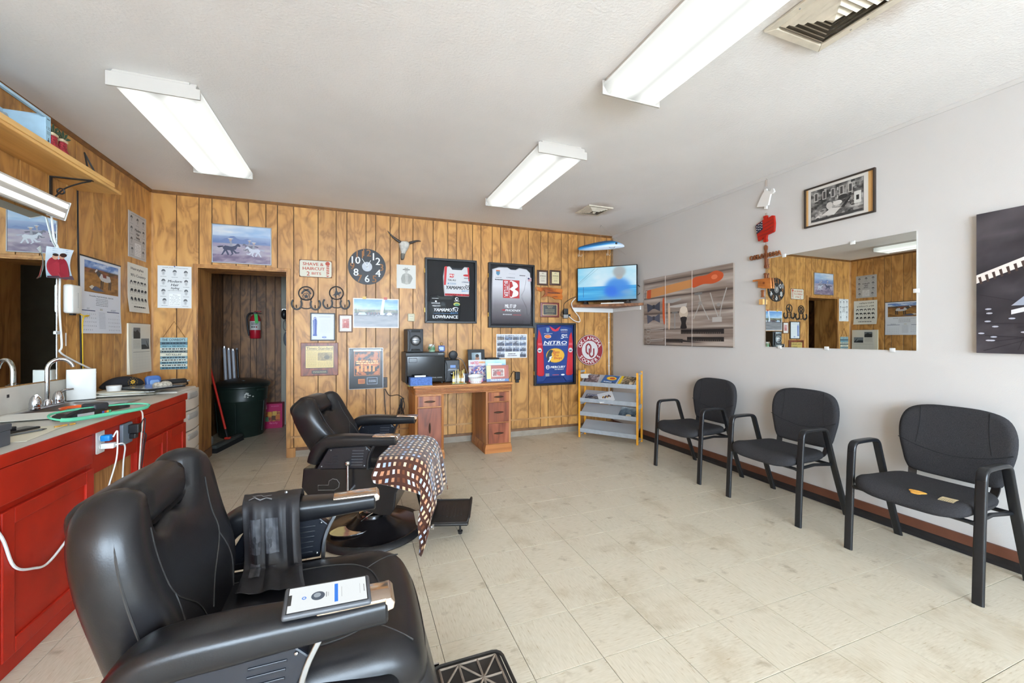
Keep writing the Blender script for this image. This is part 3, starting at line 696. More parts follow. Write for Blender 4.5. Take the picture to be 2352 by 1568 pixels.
        for side in (-1, 1):
            yy = ya+side*.0185
            for k in range(6):
                z = .538+k*.017
                obj('rib', bx(-.035+.002*k, .032+.002*k, yy-.002, yy+.002, z+L, z+.0055+L), M('painted rib highlight', (66, 68, 74), .35) if not headup else p.data.materials[0], p, bev=.001)  # ribs of the reclined chair coloured lighter to carry their highlight
                if k < 5: obj('rib', bx(-.19+.017*k, -.11, yy-.002, yy+.002, z+L, z+.0055+L), p.data.materials[0], p, bev=.001)
            for x, z in ((-.205, .535), (.045, .535), (-.15, .63), (.058, .635)): obj('screw', ball((x, yy, z+L), .0045, n=8, m=4), STEEL, p)
    # back: shield-shaped pad with a notch for the head rest, leaning back by rec degrees
    ra = math.radians(rec); px, pz = (-.222 if headup else -.175), .50+L
    def bk(u, v, w):                            # u across, v up the back, w out of the front face
        hol = -.028*max(0, 1-(u/.2)**2)*math.sin(math.pi*min(1, max(0, v/.5))) if w > .03 else 0
        lum = .022*math.exp(-((v-.14)/.10)**2)*(1 if w > .03 else 0)
        w2 = w+hol+lum if w > 0 else w*(.76 if headup else 1.25)
        return (px-math.sin(ra)*v+math.cos(ra)*w2, u, pz+math.cos(ra)*v+math.sin(ra)*w2)
    right = [(.0, -.10), (.13, -.10), (.19, -.06), (.215, .05), (.238, .17), (.256, .29), (.252, .39), (.222, .455), (.172, .482), (.128, .468), (.116, .43), (.105, .375), (.07, .352)]
    right = [(u, v*.945 if v > 0 else v) for u, v in right]
    bo = spline(right+[(0, .35)]+[(-u, v) for u, v in reversed(right[1:])], 5)
    back = obj('backrest', puff(bo, .038, .058, .075, .028, bk), LEATHER, t, smooth=70)
    # piping where front meets side, and the panel seams
    pip = [p_ for p_ in spline([(u*(.982 if headup else .86), v*.97) for u, v in right[2:9]], 5, False)]
    for s_ in (-1, 1):
        obj('seam', tube([bk(s_*u, v, .028 if headup else .053) for u, v in pip], .0022, 5), STITCH if headup else BLACK, back, smooth=True)
        obj('seam', tube([bk(s_*u, v, .0585) for u, v in spline([(.165, .36), (.160, .27), (.15, .20), (.06, .12), (.02, .06)], 5, False)], .002, 5), STITCH, back)
        obj('seam', tube([bk(s_*u, v, .0585) for u, v in spline([(.15, .2), (.17, .1), (.165, .0)], 5, False)], .002, 5), STITCH, back)
        ys = [bk(s_*.2*(v*.45+.85), v, -.03) for v in np.linspace(-.05, .42, 10)]
    obj('back_panel', mp(puff([(u*.86, v*.95) for u, v in spline(right[:10]+[(0, .44)]+[(-u, v) for u, v in reversed(right[1:10])], 4)], .03, .01, .03, .04), lambda u, v, w: bk(u, v, w-.052)), LEATHER2, t, smooth=60)
    # head rest pad sitting in the notch and over its top
    hb = rbox(-.116, .116, .338, .45+(.0 if headup else .03), -.16 if headup else -.125, .05, .036, 5)
    hh = obj('head_rest', mp(hb, lambda u, v, w: bk(u, v-.25*max(0, -w-.03), min(w, .05)-.9*max(0, v-.415)*(w > 0))), LEATHER, t, smooth=70)
    obj('seam', tube([bk(s_, v, w) for s_, v, w in [(-.1145, .38, .03), (-.1145, .43, .015), (-.1145, .44, -.05)]], .002, 5), STITCH, hh)
    obj('back_hinge', bx(-.23, -.12, -.2, .2, .40+L, .50+L), BLACKMET, t, bev=.01)
    # side lever with ball
    le = obj('recline_lever', cyl((-.045, -.345, .37+L), (-.045, -.345, .545+L), .0065, n=10), CHROME, t, smooth=True)
    obj('lever_knob', ball((-.045, -.345, .558+L), .0165), CHROME, le, smooth=True)
    obj('lever_mount', cyl((-.045, -.29, .385+L), (-.045, -.353, .385+L), .012, n=10), CHROME, le, smooth=True)
    return t
barber_chair('black leather barber chair with a phone on its armrest, nearest the camera', -.17, 1.235, 0, .045, 10, True)
barber_chair('reclined black barber chair with a patterned towel over its seat', .1, 2.92, -18, 0, 26, False)

# towel over the far chair
def cloth(name, grid, uv, mat, label, cat, thick=.003):
    n, m = len(grid), len(grid[0]); V = [p for r in grid for p in r]; F = [(i*m+j, i*m+j+1, (i+1)*m+j+1, (i+1)*m+j) for i in range(n-1) for j in range(m-1)]
    o = obj(name, (V, F), mat, None, True); me = o.data; lay = me.uv_layers.new(name='uv')
    U = [q for r in uv for q in r]
    for l in me.loops: lay.data[l.index].uv = U[l.vertex_index]
    so = o.modifiers.new('solid', 'SOLIDIFY'); so.thickness = thick; so.offset = 0
    ss = o.modifiers.new('sub', 'SUBSURF'); ss.levels = 1; ss.render_levels = 1
    return tag(o, label, cat)
def towel_mat():
    m = bpy.data.materials.new('patterned towel'); m.use_nodes = True; nt = m.node_tree; b = nt.nodes['Principled BSDF']; L = nt.links.new
    uv = node(nt, 'ShaderNodeUVMap'); sp = node(nt, 'ShaderNodeSeparateXYZ'); L(uv.outputs[0], sp.inputs[0])
    def fl(sock, k):
        a = node(nt, 'ShaderNodeMath', operation='MULTIPLY'); a.inputs[1].default_value = k; L(sock, a.inputs[0])
        f = node(nt, 'ShaderNodeMath', operation='FLOOR'); L(a.outputs[0], f.inputs[0]); r = node(nt, 'ShaderNodeMath', operation='FRACT'); L(a.outputs[0], r.inputs[0]); return f.outputs[0], r.outputs[0]
    fx, rx = fl(sp.outputs[0], 1/.052); fy, ry = fl(sp.outputs[1], 1/.032)
    def band(s, lo, hi):
        a = node(nt, 'ShaderNodeMath', operation='GREATER_THAN'); a.inputs[1].default_value = lo; L(s, a.inputs[0])
        c = node(nt, 'ShaderNodeMath', operation='LESS_THAN'); c.inputs[1].default_value = hi; L(s, c.inputs[0])
        q = node(nt, 'ShaderNodeMath', operation='MULTIPLY'); L(a.outputs[0], q.inputs[0]); L(c.outputs[0], q.inputs[1]); return q.outputs[0]
    ms = node(nt, 'ShaderNodeMath', operation='MULTIPLY'); L(band(rx, .2, .74), ms.inputs[0]); L(band(ry, .25, .74), ms.inputs[1])
    cv = node(nt, 'ShaderNodeCombineXYZ'); L(fx, cv.inputs[0]); L(fy, cv.inputs[1])
    wn = node(nt, 'ShaderNodeTexWhiteNoise', noise_dimensions='2D'); L(cv.outputs[0], wn.inputs['Vector'])
    r = ramp(nt, [(0, (222, 190, 150)), (.25, (196, 140, 104)), (.45, (176, 196, 232)), (.62, (222, 226, 232)), (.82, (226, 200, 168)), (.93, (108, 60, 34))]); r.color_ramp.interpolation = 'CONSTANT'; L(wn.outputs['Value'], r.inputs['Fac'])
    mx = node(nt, 'ShaderNodeMix', data_type='RGBA'); L(ms.outputs[0], mx.inputs['Factor']); mx.inputs['A'].default_value = (*lin((74, 36, 21)), 1); L(r.outputs['Color'], mx.inputs['B'])
    L(mx.outputs['Result'], b.inputs['Base Color']); b.inputs['Roughness'].default_value = .95; b.inputs['Sheen Weight'].default_value = .3
    return m
def towel():
    a = math.radians(-18); ca, sa = math.cos(a), math.sin(a)
    # length runs over the seat front and down the calf pad; width runs across; the near side tumbles off the seat edge
    pth = spline([(.10, .570), (.15, .574), (.22, .577), (.3, .574), (.37, .547), (.408, .48), (.425, .40), (.438, .32), (.446, .25)], 4, False)
    n = len(pth); m = 25; G = []
    for i, (x, z) in enumerate(pth):
        k = i/(n-1); row = []
        for j in range(m):
            q = j/(m-1)*2-1; xx, zz = x, z; yy = .02+q*(.33 if q > 0 else .52)
            front = max(0, (k-.5)/.5)
            xx += .018*math.sin(q*8+1.2)*front+.010*math.sin(q*17+k*4)*front+.014
            zz += .003*math.sin(q*9+k*7)-.03*front*math.sin(q*2.2)
            ov = max(0, -.296-yy)                       # past the near edge of the seat: hang down instead of out
            if ov > 0:
                yy = -.302-min(ov, .012)-(.018*(1+math.sin(k*6))+.014*(1+math.sin(k*19+q*5)))*min(1, ov/.07); zz -= ov*(.95+.15*front)*(.55+.9*k)+.012; xx += .02*math.sin(k*11+q*9)*min(1, ov/.1)
                xx -= ov*.55*front
            ov2 = max(0, yy-.26)
            if ov2 > 0: yy = .26+.01; zz -= ov2*.8
            row.append((.1+xx*ca-yy*sa, 2.92+xx*sa+yy*ca, zz))
        G.append(row)
    dist = lambda p, q_: math.dist(p, q_)
    U = []
    for i in range(n):
        u = [0.]; [u.append(u[-1]+dist(G[i][j], G[i][j-1])) for j in range(1, m)]; c0 = u[m//2]; U.append([[q_-c0+2, 0] for q_ in u])
    for j in range(m):
        v = 0
        for i in range(n):
            if i: v += dist(G[i][j], G[i-1][j])
            U[i][j][1] = v
    vm = [U[i][m//2][1] for i in range(n)]
    for i in range(n):
        for j in range(m): U[i][j] = (U[i][j][0], .6*vm[i]+.4*U[i][j][1])
    cloth('towel', G, U, towel_mat(), 'brown towel with tan, white and blue dashes draped over the barber chair seat', 'towel')
towel()

# barber cape over the near chair's far arm
CAPE_P = spline([(.41, .62), (.395, .71), (.36, .766), (.305, .778), (.25, .768), (.232, .70), (.222, .63), (.20, .592), (.155, .582), (.12, .576), (.085, .572)], 6, False)
def cape_pt(k, q, lift=0.):
    i = k*(len(CAPE_P)-1); j = min(int(i), len(CAPE_P)-2); f = i-j; y, z = [a_+(b_-a_)*f for a_, b_ in zip(CAPE_P[j], CAPE_P[j+1])]
    wd = .092-.012*math.sin(k*3)+.02*max(0, .35-k); xc = -.10+.045*k
    hang = 1/(1+math.exp(-(k-.42)*18)); fold = .011*math.sin(q*4.5+k*2.0)+.006*math.sin(q*10-k*5)
    yy = y-abs(fold)*1.6*hang*(1 if k < .7 else .3)-.015*hang*q; zz = z+abs(fold)*(.25+.6*(k > .68))+lift*(1-.7*(.45 < k < .66)); yy -= lift*hang
    return (-.17+xc+q*wd, 1.235+yy, zz+.008+.012*max(0, k-.72)*2)
def cape():
    n, m = 46, 17; G = [[cape_pt(i/(n-1), j/(m-1)*2-1) for j in range(m)] for i in range(n)]
    return cloth('barber_cape', G, [[(j/(m-1), i/(n-1)) for j in range(m)] for i in range(n)], M('black nylon cape', (38, 36, 38), .5, 0, .1, 30, .12, 60, .35), 'black nylon barber cape slung over the far armrest of the nearest barber chair', 'cape', .002)
cp_ = cape()
sn = obj('snap_button', ball(cape_pt(.3, .45, .002), .006, n=8, m=4), STEEL); sn.parent = cp_
prn = Print(1, 1); gi = (92, 93, 98)
prn.paint(.08, .46, .62, .60, lambda x, y: mix((62, 62, 66), gi, .5+nz(x*2, y*2, 3)), 10, 10); q_ = random.Random(6)
for k in range(14): prn.ell(.14+.42*q_.random(), .48+.10*q_.random(), .03, .012, (50, 50, 54), 8)
prn.line([(.1, .36), (.2, .34), (.3, .37), (.4, .35), (.5, .37)], .012, (120, 122, 126)); prn.line([(.16, .32), (.3, .31), (.34, .33), (.48, .32)], .010, (120, 122, 126)); prn.paint(.12, .66, .3, .8, lambda x, y: mix((58, 58, 62), (84, 84, 90), .5+nz(x, y, 2)), 6, 8)
prn.build(cp_, 'printed_logo', 0, PRINT, fn=lambda x, y, z: cape_pt(z+.5, x*2, .0025-y*.4))

# phone on the near armrest
ph = thing('smartphone', 'smartphone in a grey case showing a white screen, lying on the armrest', 'phone', (-.055, .925, .762), math.radians(-4), None)
ph.rotation_euler = (math.radians(8), math.radians(3), math.radians(3))
obj('case', rbox(-.082, .082, -.041, .041, .004, .016, .0055, 3), M('grey phone case', (70, 72, 76), .4), ph, smooth=40)
scr = Print(.150, .072, (14, 14, 16)); scr.rect(.012, .03, .988, .97, (224, 230, 232)); scr.rect(.012, .3, .05, .7, (20, 20, 22))
scr.ell(.2, .5, .028, .06, (70, 130, 220)); scr.ell(.2, .5, .015, .03, (224, 230, 232)); scr.ell(.37, .5, .085, .17, (64, 76, 92)); scr.ell(.36, .53, .045, .09, (150, 160, 170)); scr.rect(.575, .14, .62, .86, (26, 118, 226))
scr.rect(.47, .4, .478, .6, (90, 95, 100)); scr.rect(.495, .42, .501, .58, (150, 150, 155)); scr.rect(.665, .3, .671, .7, (170, 172, 176)); scr.rect(.9, .3, .906, .7, (190, 192, 196)); scr.rect(.955, .35, .962, .65, (60, 62, 66))
so_ = scr.build(ph, 'screen', 0, SCREEN); so_.rotation_euler = (-math.pi/2, 0, 0); so_.location = (0, 0, .0165)

# ================================================================ WAITING CHAIRS
FABRIC = M('charcoal woven fabric', (54, 53, 55), .95, 0, .3, 260, .25, 500, .15)
TUBE = M('black oval steel tube', (26, 27, 30), .34, 0, .15, 30)
def waiting_chair(label, Y, worn=False, dx=0., rot=0.):
    t = thing('waiting_chair', label, 'chair', (2.83+dx, Y, 0), rot, 'waiting chairs along the white wall')
    # local x runs from the front legs back to the wall, local y along the wall
    band = [(a, b) for b, a in rrect(-.0225, .0225, -.011, .011, .0105, 4)]
    for s_ in (-1, 1):
        y = s_*.282
        front = [(.0, y, 0.0), (.012, y, .25), (.026, y, .50), (.034, y, .60)]
        arc1 = [(.040, y, .628), (.056, y, .645), (.080, y, .650)]
        arm = [(.14, y, .652), (.20, y, .652), (.245, y, .650)]
        arc2 = [(.268, y, .643), (.285, y, .625), (.296, y, .595)]
        rear = [(.37, y, .38), (.45, y, .17), (.515, y, .0)]
        obj('leg', sweep(front, band, up=(1, 0, 0)), TUBE, t, smooth=50)
        obj('arm_rest', sweep([front[-1]]+arc1+arm+arc2, band, up=(-.6, 0, 1)) if False else sweep(spline([front[-1]]+arc1+arm+arc2, 3, False), [(a, b) for a, b in band], up=None), TUBE, t, smooth=50)
        obj('leg', sweep([arc2[-1]]+rear, band, up=(1, 0, .4)), TUBE, t, smooth=50)
        obj('side_rail', sweep([(.01, y*.93, .385), (.2, y*.90, .395), (.37, y*.96, .385)], circ(.011, 8), up=None), TUBE, t, smooth=True)
        obj('bolt', rbox(.018, .034, y+s_*-.04, y+s_*-.012, .372, .392, .003, 1), BLACK, t)
        # flat bar from seat to back
        pb = spline([(.22, s_*.13, .40), (.36, s_*.15, .40), (.425, s_*.17, .415), (.452, s_*.18, .46), (.462, s_*.18, .54), (.475, s_*.18, .66)], 4, False)
        obj('back_support', sweep(pb, [(.003, .02), (-.003, .02), (-.003, -.02), (.003, -.02)], up=(0, 0, 1) if False else None), TUBE, t)
    [obj('cross_rail', cyl((x, -.27, .385), (x, .27, .385), .011, n=10), TUBE, t, smooth=True) for x in (.02, .36)]
    so = spline([(-.055, -.05), (-.05, -.16), (-.005, -.245), (.12, -.262), (.28, -.25), (.385, -.2), (.405, -.08), (.405, .08), (.385, .2), (.28, .25), (.12, .262), (-.005, .245), (-.05, .16), (-.055, .05)], 4)
    def sf(u, v, w): return (u, v, .43+w-.03*max(0, (.08-u)/.13)**2+.010*(abs(v)/.25)**2-(.012 if w > .01 else 0)*max(0, 1-((u-.2)/.17)**2))
    se = obj('seat', puff(so, .045, .035, .035, .032, sf), FABRIC, t, smooth=60)
    if worn:
        obj('torn_patch', mp(puff([(.035*math.cos(a)*(1+.25*math.sin(3*a)), .02*math.sin(a)) for a in np.linspace(0, 6.28, 16, endpoint=False)], .012, .004, .0, .012), lambda u, v, w: sf(.02+v*1.2, -.02-u-.02, .036+w)), M('exposed yellow foam', (206, 150, 62), .9, 0, .25, 60), se)
        mesh_ = [tube([sf(-.0+.006*k, -.165+q, .037) for q in np.linspace(-.03, .03, 4)], .001, 4) for k in range(9)]+[tube([sf(-.0+q, -.19+.008*k, .037) for q in np.linspace(0, .05, 4)], .001, 4) for k in range(8)]
        obj('frayed_webbing', join(*mesh_), M('frayed threads', (196, 178, 140), .9), se)
    bo = spline([(-.175, -.005), (0, -.012), (.175, -.005), (.215, .03), (.235, .10), (.255, .20), (.252, .30), (.215, .375), (.13, .408), (0, .414), (-.13, .408), (-.215, .375), (-.252, .30), (-.255, .20), (-.235, .10), (-.215, .03)], 4)
    def bf(u, v, w): return (.47+.09*v-w+.05*(u/.25)**2*-.35, u, .475+v)
    bk = obj('backrest', puff(bo, .03, .024, .024, .03, bf), FABRIC, t, smooth=60)
    for pts in ([(-.15, .40), (-.152, .28), (-.165, .17)], [(.15, .40), (.152, .28), (.165, .17)], [(-.25, .19), (-.15, .15), (0, .125), (.15, .15), (.25, .19)]):
        obj('seam', tube([bf(u, v, .0235) for u, v in spline(pts, 5, False)], .0022, 4), M('fabric crease', (30, 29, 30), 1), bk)
    return t
waiting_chair('black fabric waiting chair nearest the magazine rack', 3.085)
waiting_chair('middle black fabric waiting chair, under the edge of the wall mirror', 2.215)
waiting_chair('worn black waiting chair with torn seat and yellow foam showing', 1.345, True)
# ================================================================ RED COUNTER
LAM = M('marbled laminate', (205, 199, 187), .35, 0, .07, 9); XF = -1.262
def red_cabinet(label, y0, y1, doors, drawer):
    t = thing('base_cabinet', label, 'cabinet', (XF, (y0+y1)/2, 0), math.pi/2, 'red painted base cabinets')
    w = y1-y0; a = w/2                            # local x along the front, local -y out of it
    obj('body', join(bx(-a, a, .02, .58, 0, .02), bx(-a, -a+.018, .02, .58, .02, .845), bx(a-.018, a, .02, .58, .02, .845), bx(-a+.018, a-.018, .56, .58, .02, .845)), REDPAINT, t)
    obj('face_frame', join(bx(-a+.04, a-.04, 0, .02, .0, .085), bx(-a+.04, a-.04, 0, .02, .635, .672), bx(-a+.04, a-.04, 0, .02, .805, .845), bx(-a, -a+.04, 0, .02, 0, .845), bx(a-.04, a, 0, .02, 0, .845)), REDPAINT, t, bev=.002)
    for (p0, p1) in drawer: obj('drawer_front', rbox(p0-(y0+y1)/2, p1-(y0+y1)/2, -.02, .0, .668, .812, .006, 2), REDPAINT, t)
    for (p0, p1) in doors:
        c0, c1 = p0-(y0+y1)/2, p1-(y0+y1)/2; z0, z1, f = .075, .642, .062
        d = obj('door', join(bx(c0, c0+f, -.02, 0, z0, z1), bx(c1-f, c1, -.02, 0, z0, z1), bx(c0+f, c1-f, -.02, 0, z0, z0+f), bx(c0+f, c1-f, -.02, 0, z1-f, z1)), REDPAINT, t, bev=.004)
        obj('door_panel', bx(c0+f-.004, c1-f+.004, -.010, -.003, z0+f-.004, z1-f+.004), REDPAINT, d, bev=.002)
    return t
red_cabinet('red painted cabinet with a wide drawer front, nearest the camera', 1.52, 2.70, [(1.54, 2.10), (2.115, 2.69)], [(1.54, 2.68)])
red_cabinet('red painted cabinet with a pair of small doors, beside the white drawer tower', 3.17, 3.90, [(3.20, 3.535), (3.55, 3.885)], [(3.20, 3.885)])
# bridge between the two cabinets, open below, with a plain wood back
kb = thing('knee_bridge', 'red apron with power outlets bridging the two red cabinets', 'counter apron', (XF, 2.935, 0), math.pi/2)
obj('apron', bx(-.234, .234, .0, .02, .60, .845), REDPAINT, kb, bev=.002)
obj('back_panel', bx(-.234, .234, .03, .045, .0, .845), wood('raw plywood', (186, 138, 84), (166, 116, 66), (128, 86, 46), 6, 1, .6), kb)
# worktop with its sink cut-out, back splash
wt = thing('worktop', 'pale marbled laminate counter top with splashback along the left wall', 'worktop', (XL, 2.7, .845))
SX0, SX1, SY0, SY1 = .085, .46, .32, .90          # sink hole, local to the worktop
obj('slab', join(bx(0.001, .632, -1.2, SY0, 0.0005, .02), bx(.001, .632, SY1, 1.2, .0005, .02), bx(.001, SX0, SY0, SY1, .0005, .02), bx(SX1, .632, SY0, SY1, .0005, .02)), LAM, wt)
obj('front_edge', bx(.632, .642, -1.2, 1.2, -.03, .0195), REDPAINT, wt, bev=.003)
obj('splashback', bx(.001, .02, -1.2, 1.08, .02, .168), LAM, wt, bev=.002)
obj('sticker', bx(.02, .0206, .495, .513, .112, .13), BLACK, wt)
sk = thing('sink', 'stainless steel drop-in sink set in the counter', 'sink', (XL, 2.7, .865))
def ringm(z0, x0, x1, y0, y1, r, k=6): return [(x, y, z0) for x, y in rrect(x0, x1, y0, y1, r, k)]
R = [ringm(.0015, SX0-.02, SX1+.02, SY0-.02, SY1+.02, .05), ringm(.006, SX0-.012, SX1+.012, SY0-.012, SY1+.012, .05), ringm(.004, SX0+.008, SX1-.008, SY0+.008, SY1-.008, .05), ringm(-.012, SX0+.018, SX1-.018, SY0+.018, SY1-.018, .05), ringm(-.15, SX0+.035, SX1-.035, SY0+.035, SY1-.035, .05)]
n_ = len(R[0]); V_ = [p for r in R for p in r]; F_ = [(i*n_+j, i*n_+(j+1) % n_, (i+1)*n_+(j+1) % n_, (i+1)*n_+j) for i in range(4) for j in range(n_)]+[tuple(4*n_+j for j in range(n_))]
obj('basin', (V_, F_), STEEL, sk, smooth=30)
obj('drain', lathe([(0, -.147), (.04, -.147), (.044, -.143), (.03, -.141), (0, -.143)], 16, (.27, .61, 0)), CHROME, sk)
fa = thing('faucet', 'chrome gooseneck faucet with two lever handles at the sink', 'faucet', (-1.795, 3.40, .8655))
obj('deck_plate', mp(prism(rrect(-.03, .03, -.13, .13, .028, 5), .005, .02, 'z'), lambda x, y, z: (x, y, z)), CHROME, fa, bev=.004)
nk = [(0, 0, .02), (0, 0, .12), (0, 0, .232)]+[(.052*(1-math.cos(a)), 0, .232+.066*math.sin(a)) for a in np.linspace(.2, math.pi*.93, 12)]
obj('spout', tube([(x*.95, x*.5, z) for x, y, z in nk], .0118, 12), CHROME, fa, smooth=True)
obj('spout_collar', lathe([(.024, .018), (.024, .03), (.017, .05), (.0, .05)], 16), CHROME, fa, smooth=30)
for s_ in (-1, 1):
    hb = obj('handle', lathe([(.027, .018), (.028, .04), (.022, .07), (.012, .088), (0, .09)], 16, (0, s_*.1, 0)), CHROME, fa, smooth=50)
    obj('lever', tube([(0, s_*.1, .075), (.02, s_*.125, .092), (.04, s_*.165, .094)], .008, 8, scale=[1.3, 1, .8]), CHROME, hb, smooth=True)

# white drawer tower
dtw = thing('drawer_tower', 'beige white plastic drawer tower at the far end of the counter', 'drawers', (-1.30, 4.155, 0), math.pi/2)
BEI = M('beige plastic', (214, 205, 192), .4); HND = M('grey translucent handle', (168, 166, 162), .3)
obj('body', bx(-.205, .205, .02, .55, 0, .872), BEI, dtw, bev=.01)
for k in range(5):
    z0 = .03+k*.168
    P_ = [(-.2, 0.02), (-.2, .0)]+[(x, -.022*math.cos(x/.2*math.pi/2)) for x in np.linspace(-.18, .18, 9)]+[(.2, .0), (.2, .02)]
    d = obj('drawer', prism(P_, z0, z0+.158, 'z'), BEI, dtw, bev=.003)
    obj('handle', mp(puff(rrect(-.105, .105, 0, .05, .022, 4), .018, .012, .004, .02), lambda u, v, w: (u, -.020-w+.02*(u/.2)**2, z0+.088+v)), HND, d, smooth=50)

# ---------------------------------------------------------------- things on the counter
ZC = .8655
rt = thing('router', 'tall white router standing behind the sink', 'router', (-1.785, 3.715, ZC), math.radians(-62)+math.pi/2)
obj('shell', mp(prism(spline([(-.072, -.02), (-.06, .03), (0, .042), (.06, .03), (.072, -.02), (.06, -.036), (0, -.042), (-.06, -.036)], 4), .006, .215, 'z'), lambda x, y, z: (x, y, z)), M('gloss white shell', (226, 226, 222), .15), rt, smooth=40, bev=.003)
obj('foot', mp(prism(spline([(-.068, -.02), (-.056, .026), (0, .037), (.056, .026), (.068, -.02), (.056, -.032), (0, -.037), (-.056, -.032)], 4), .0, .006, 'z'), lambda x, y, z: (x, y, z)), DARK, rt)
# paper pile, tray and clutter on the drawer tower and counter end
pp = thing('newspaper_pile', 'loose pile of newspapers and magazines at the counter end', 'papers', (-1.62, 3.98, ZC))
for k in range(7):
    a = random.uniform(-.35, .35); dx, dy = random.uniform(-.02, .02), random.uniform(-.03, .03)
    obj('sheet', mv(rz(bx(-.15, .15, -.2, .2, .0085+k*.004, .0118+k*.004), a), dx, dy), [CREAMP, PAPER, M('newsprint', (198, 192, 178), .8)][k % 3], pp)
tr = thing('picture_frame', 'black edged glass frame lying on the newspaper pile', 'frame', (-1.50, 3.98, ZC+.0385), math.radians(-35))
obj('frame', bx(-.17, .17, -.14, .14, 0, .012), BLACK, tr, bev=.002)
obj('glass_face', bx(-.155, .155, -.125, .125, .012, .0135), M('grey glass face', (150, 158, 164), .1), tr)
cl = thing('hair_clipper', 'black hair clipper lying on the glass frame', 'clipper', (-1.40, 4.12, ZC+.0525), math.radians(40))
obj('body', mp(puff(spline([(-.09, 0), (-.07, .024), (0, .028), (.07, .022), (.09, .0), (.07, -.022), (0, -.028), (-.07, -.024)], 4), .02, .02, .018, .02), lambda u, v, w: (u, v, w+.019)), BLACK, cl, smooth=60)
obj('blade', bx(.085, .105, -.02, .02, .012, .022), STEEL, cl, bev=.002)
obj('switch', bx(-.02, .01, -.008, .008, .038, .042), STEEL, cl)
fc = thing('facecloth', 'crumpled speckled cloth beside the black clipper', 'cloth', (-1.44, 4.02, ZC+.0525))
obj('cloth_body', mp(puff(spline([(-.06, -.01), (-.03, .04), (.03, .045), (.06, .01), (.03, -.035), (-.03, -.04)], 5), .03, .03, 0, .014), lambda u, v, w: (u, v, w*(1+.4*nz(u*6, v*6)))), M('speckled cloth', (176, 166, 150), .95, 0, .5, 90), fc, smooth=60)
tm = thing('hair_trimmer', 'small silver trimmer at the wall end of the newspaper pile', 'trimmer', (-1.44, 4.27, .8735), math.radians(70))
obj('body', tube([(-.1, 0, .02), (0, 0, .022), (.1, 0, .02)], .019, 12, scale=[.8, 1, .9]), STEEL, tm, smooth=True)
obj('cap', tube([(.1, 0, .02), (.125, 0, .02)], .015, 10), BLACK, tm, smooth=True)
# black cap
bc = thing('cap', 'black cap with a gold star emblem lying on the newspaper pile', 'cap', (-1.72, 4.10, ZC+.0385), math.radians(58))
def capf(u, v, w): return (u, w*.9-.02, max(0, v)+.002)
obj('crown', puff(spline([(-.135, .0), (-.125, .04), (-.06, .078), (.03, .085), (.11, .06), (.14, .02), (.12, .0), (0, -.0)], 4), .035, .055, .06, .02, lambda u, v, w: (u, -w, v+.001)), M('black wool', (30, 30, 36), .95, 0, .2, 200), bc, smooth=60)
em = Print(.075, .06)
gold = (206, 160, 50)
em.poly([(.5+(.30 if k % 2 == 0 else .16)*math.cos(math.pi*k/7+.2), .46+(.36 if k % 2 == 0 else .2)*math.sin(math.pi*k/7+.2)) for k in range(14)], gold)
em.disc(.5, .46, .07, (60, 46, 20))
for k, ch in enumerate('VOLUNTEER'):
    a = math.radians(205-k*28.5); em.text(ch, .5+.44*math.cos(a), .46+.5*math.sin(a), .12, gold, rot=a-math.pi/2)
for k, ch in enumerate('PATROL'):
    a = math.radians(235+k*14); em.text(ch, .5+.44*math.cos(a), .46+.5*math.sin(a), .1, gold, rot=a+math.pi/2)
eo = em.build(bc, 'emblem', 0); eo.location = (.03, -.058, .045)
bl = thing('sun_visor', 'translucent blue plastic cap leaning behind the black cap', 'cap', (-1.62, 4.33, .8735), math.radians(50))
obj('shell', puff(rrect(-.06, .06, 0, .1, .03, 5), .02, .02, .012, .02, lambda u, v, w: (u, -w+.18*v-.02, v)), M('blue plastic', (74, 112, 176), .25), bl, smooth=60)
obj('dish', mp(puff(rrect(-.035, .035, .02, .065, .015, 4), .01, .006, 0, .012), lambda u, v, w: (u, -w+.18*v-.04, v)), M('pale blue plastic', (134, 170, 220), .25), bl, smooth=60)
mb_ = thing('plastic_tub', 'white lidded plastic tub behind the router', 'tub', (-1.69, 3.905, ZC+.0))
# card reader, boxes and pens
cr = thing('card_reader', 'black card payment terminal lying on the counter by the sink', 'card reader', (-1.40, 2.93, ZC), math.radians(64))
obj('body', mp(prism([(-.115, .0), (.115, .0), (.115, .022), (.03, .048), (-.04, .052), (-.115, .026)], -.042, .042), lambda x, y, z: (x, y, z)), BLACK, cr, bev=.006)
obj('screen', mp(bx(-.10, -.045, -.034, .034, 0, .001), lambda x, y, z: (x, y, .0345+(x+.1)*.34+z)), M('dark lcd', (74, 80, 88), .1), cr)
obj('printer_lid', rbox(.02, .10, -.045, .045, .03, .068, .012, 3), DARK, cr, smooth=40)
obj('label_sticker', bx(-.06, .02, -.0435, -.042, .006, .026), M('pale label', (190, 190, 190), .5), cr)
for k, c_ in enumerate([(60, 90, 180), (200, 60, 50), (230, 180, 60), (60, 160, 120)]): obj('paint_mark', bx(.06+.012*k, .071+.012*k, -.0435, -.042, .01, .022), M('mark %d%d%d' % c_, c_, .4), cr)
pb_ = thing('power_bank', 'flat black box with a cord beside the card terminal', 'power bank', (-1.375, 3.17, ZC), math.radians(70))
obj('case', rbox(-.075, .075, -.035, .035, 0, .028, .006, 2), BLACK, pb_)
obj('cord', tube([(.075, 0, .014), (.12, .01, .01), (.17, -.03, .004)], .003, 6), BLACK, pb_)
hp = thing('green_hanger_frame', 'mint green padded wire loop overhanging the red counter edge', 'hanger', (-1.325, 2.885, ZC+.004), math.radians(68))
lp = spline([(-.21, -.015), (-.17, -.05), (0, -.062), (.17, -.07), (.26, -.055), (.272, -.03), (.2, .0), (.05, .022), (-.1, .03), (-.18, .02)], 5)
GRN = M('mint green foam', (96, 190, 150), .55)
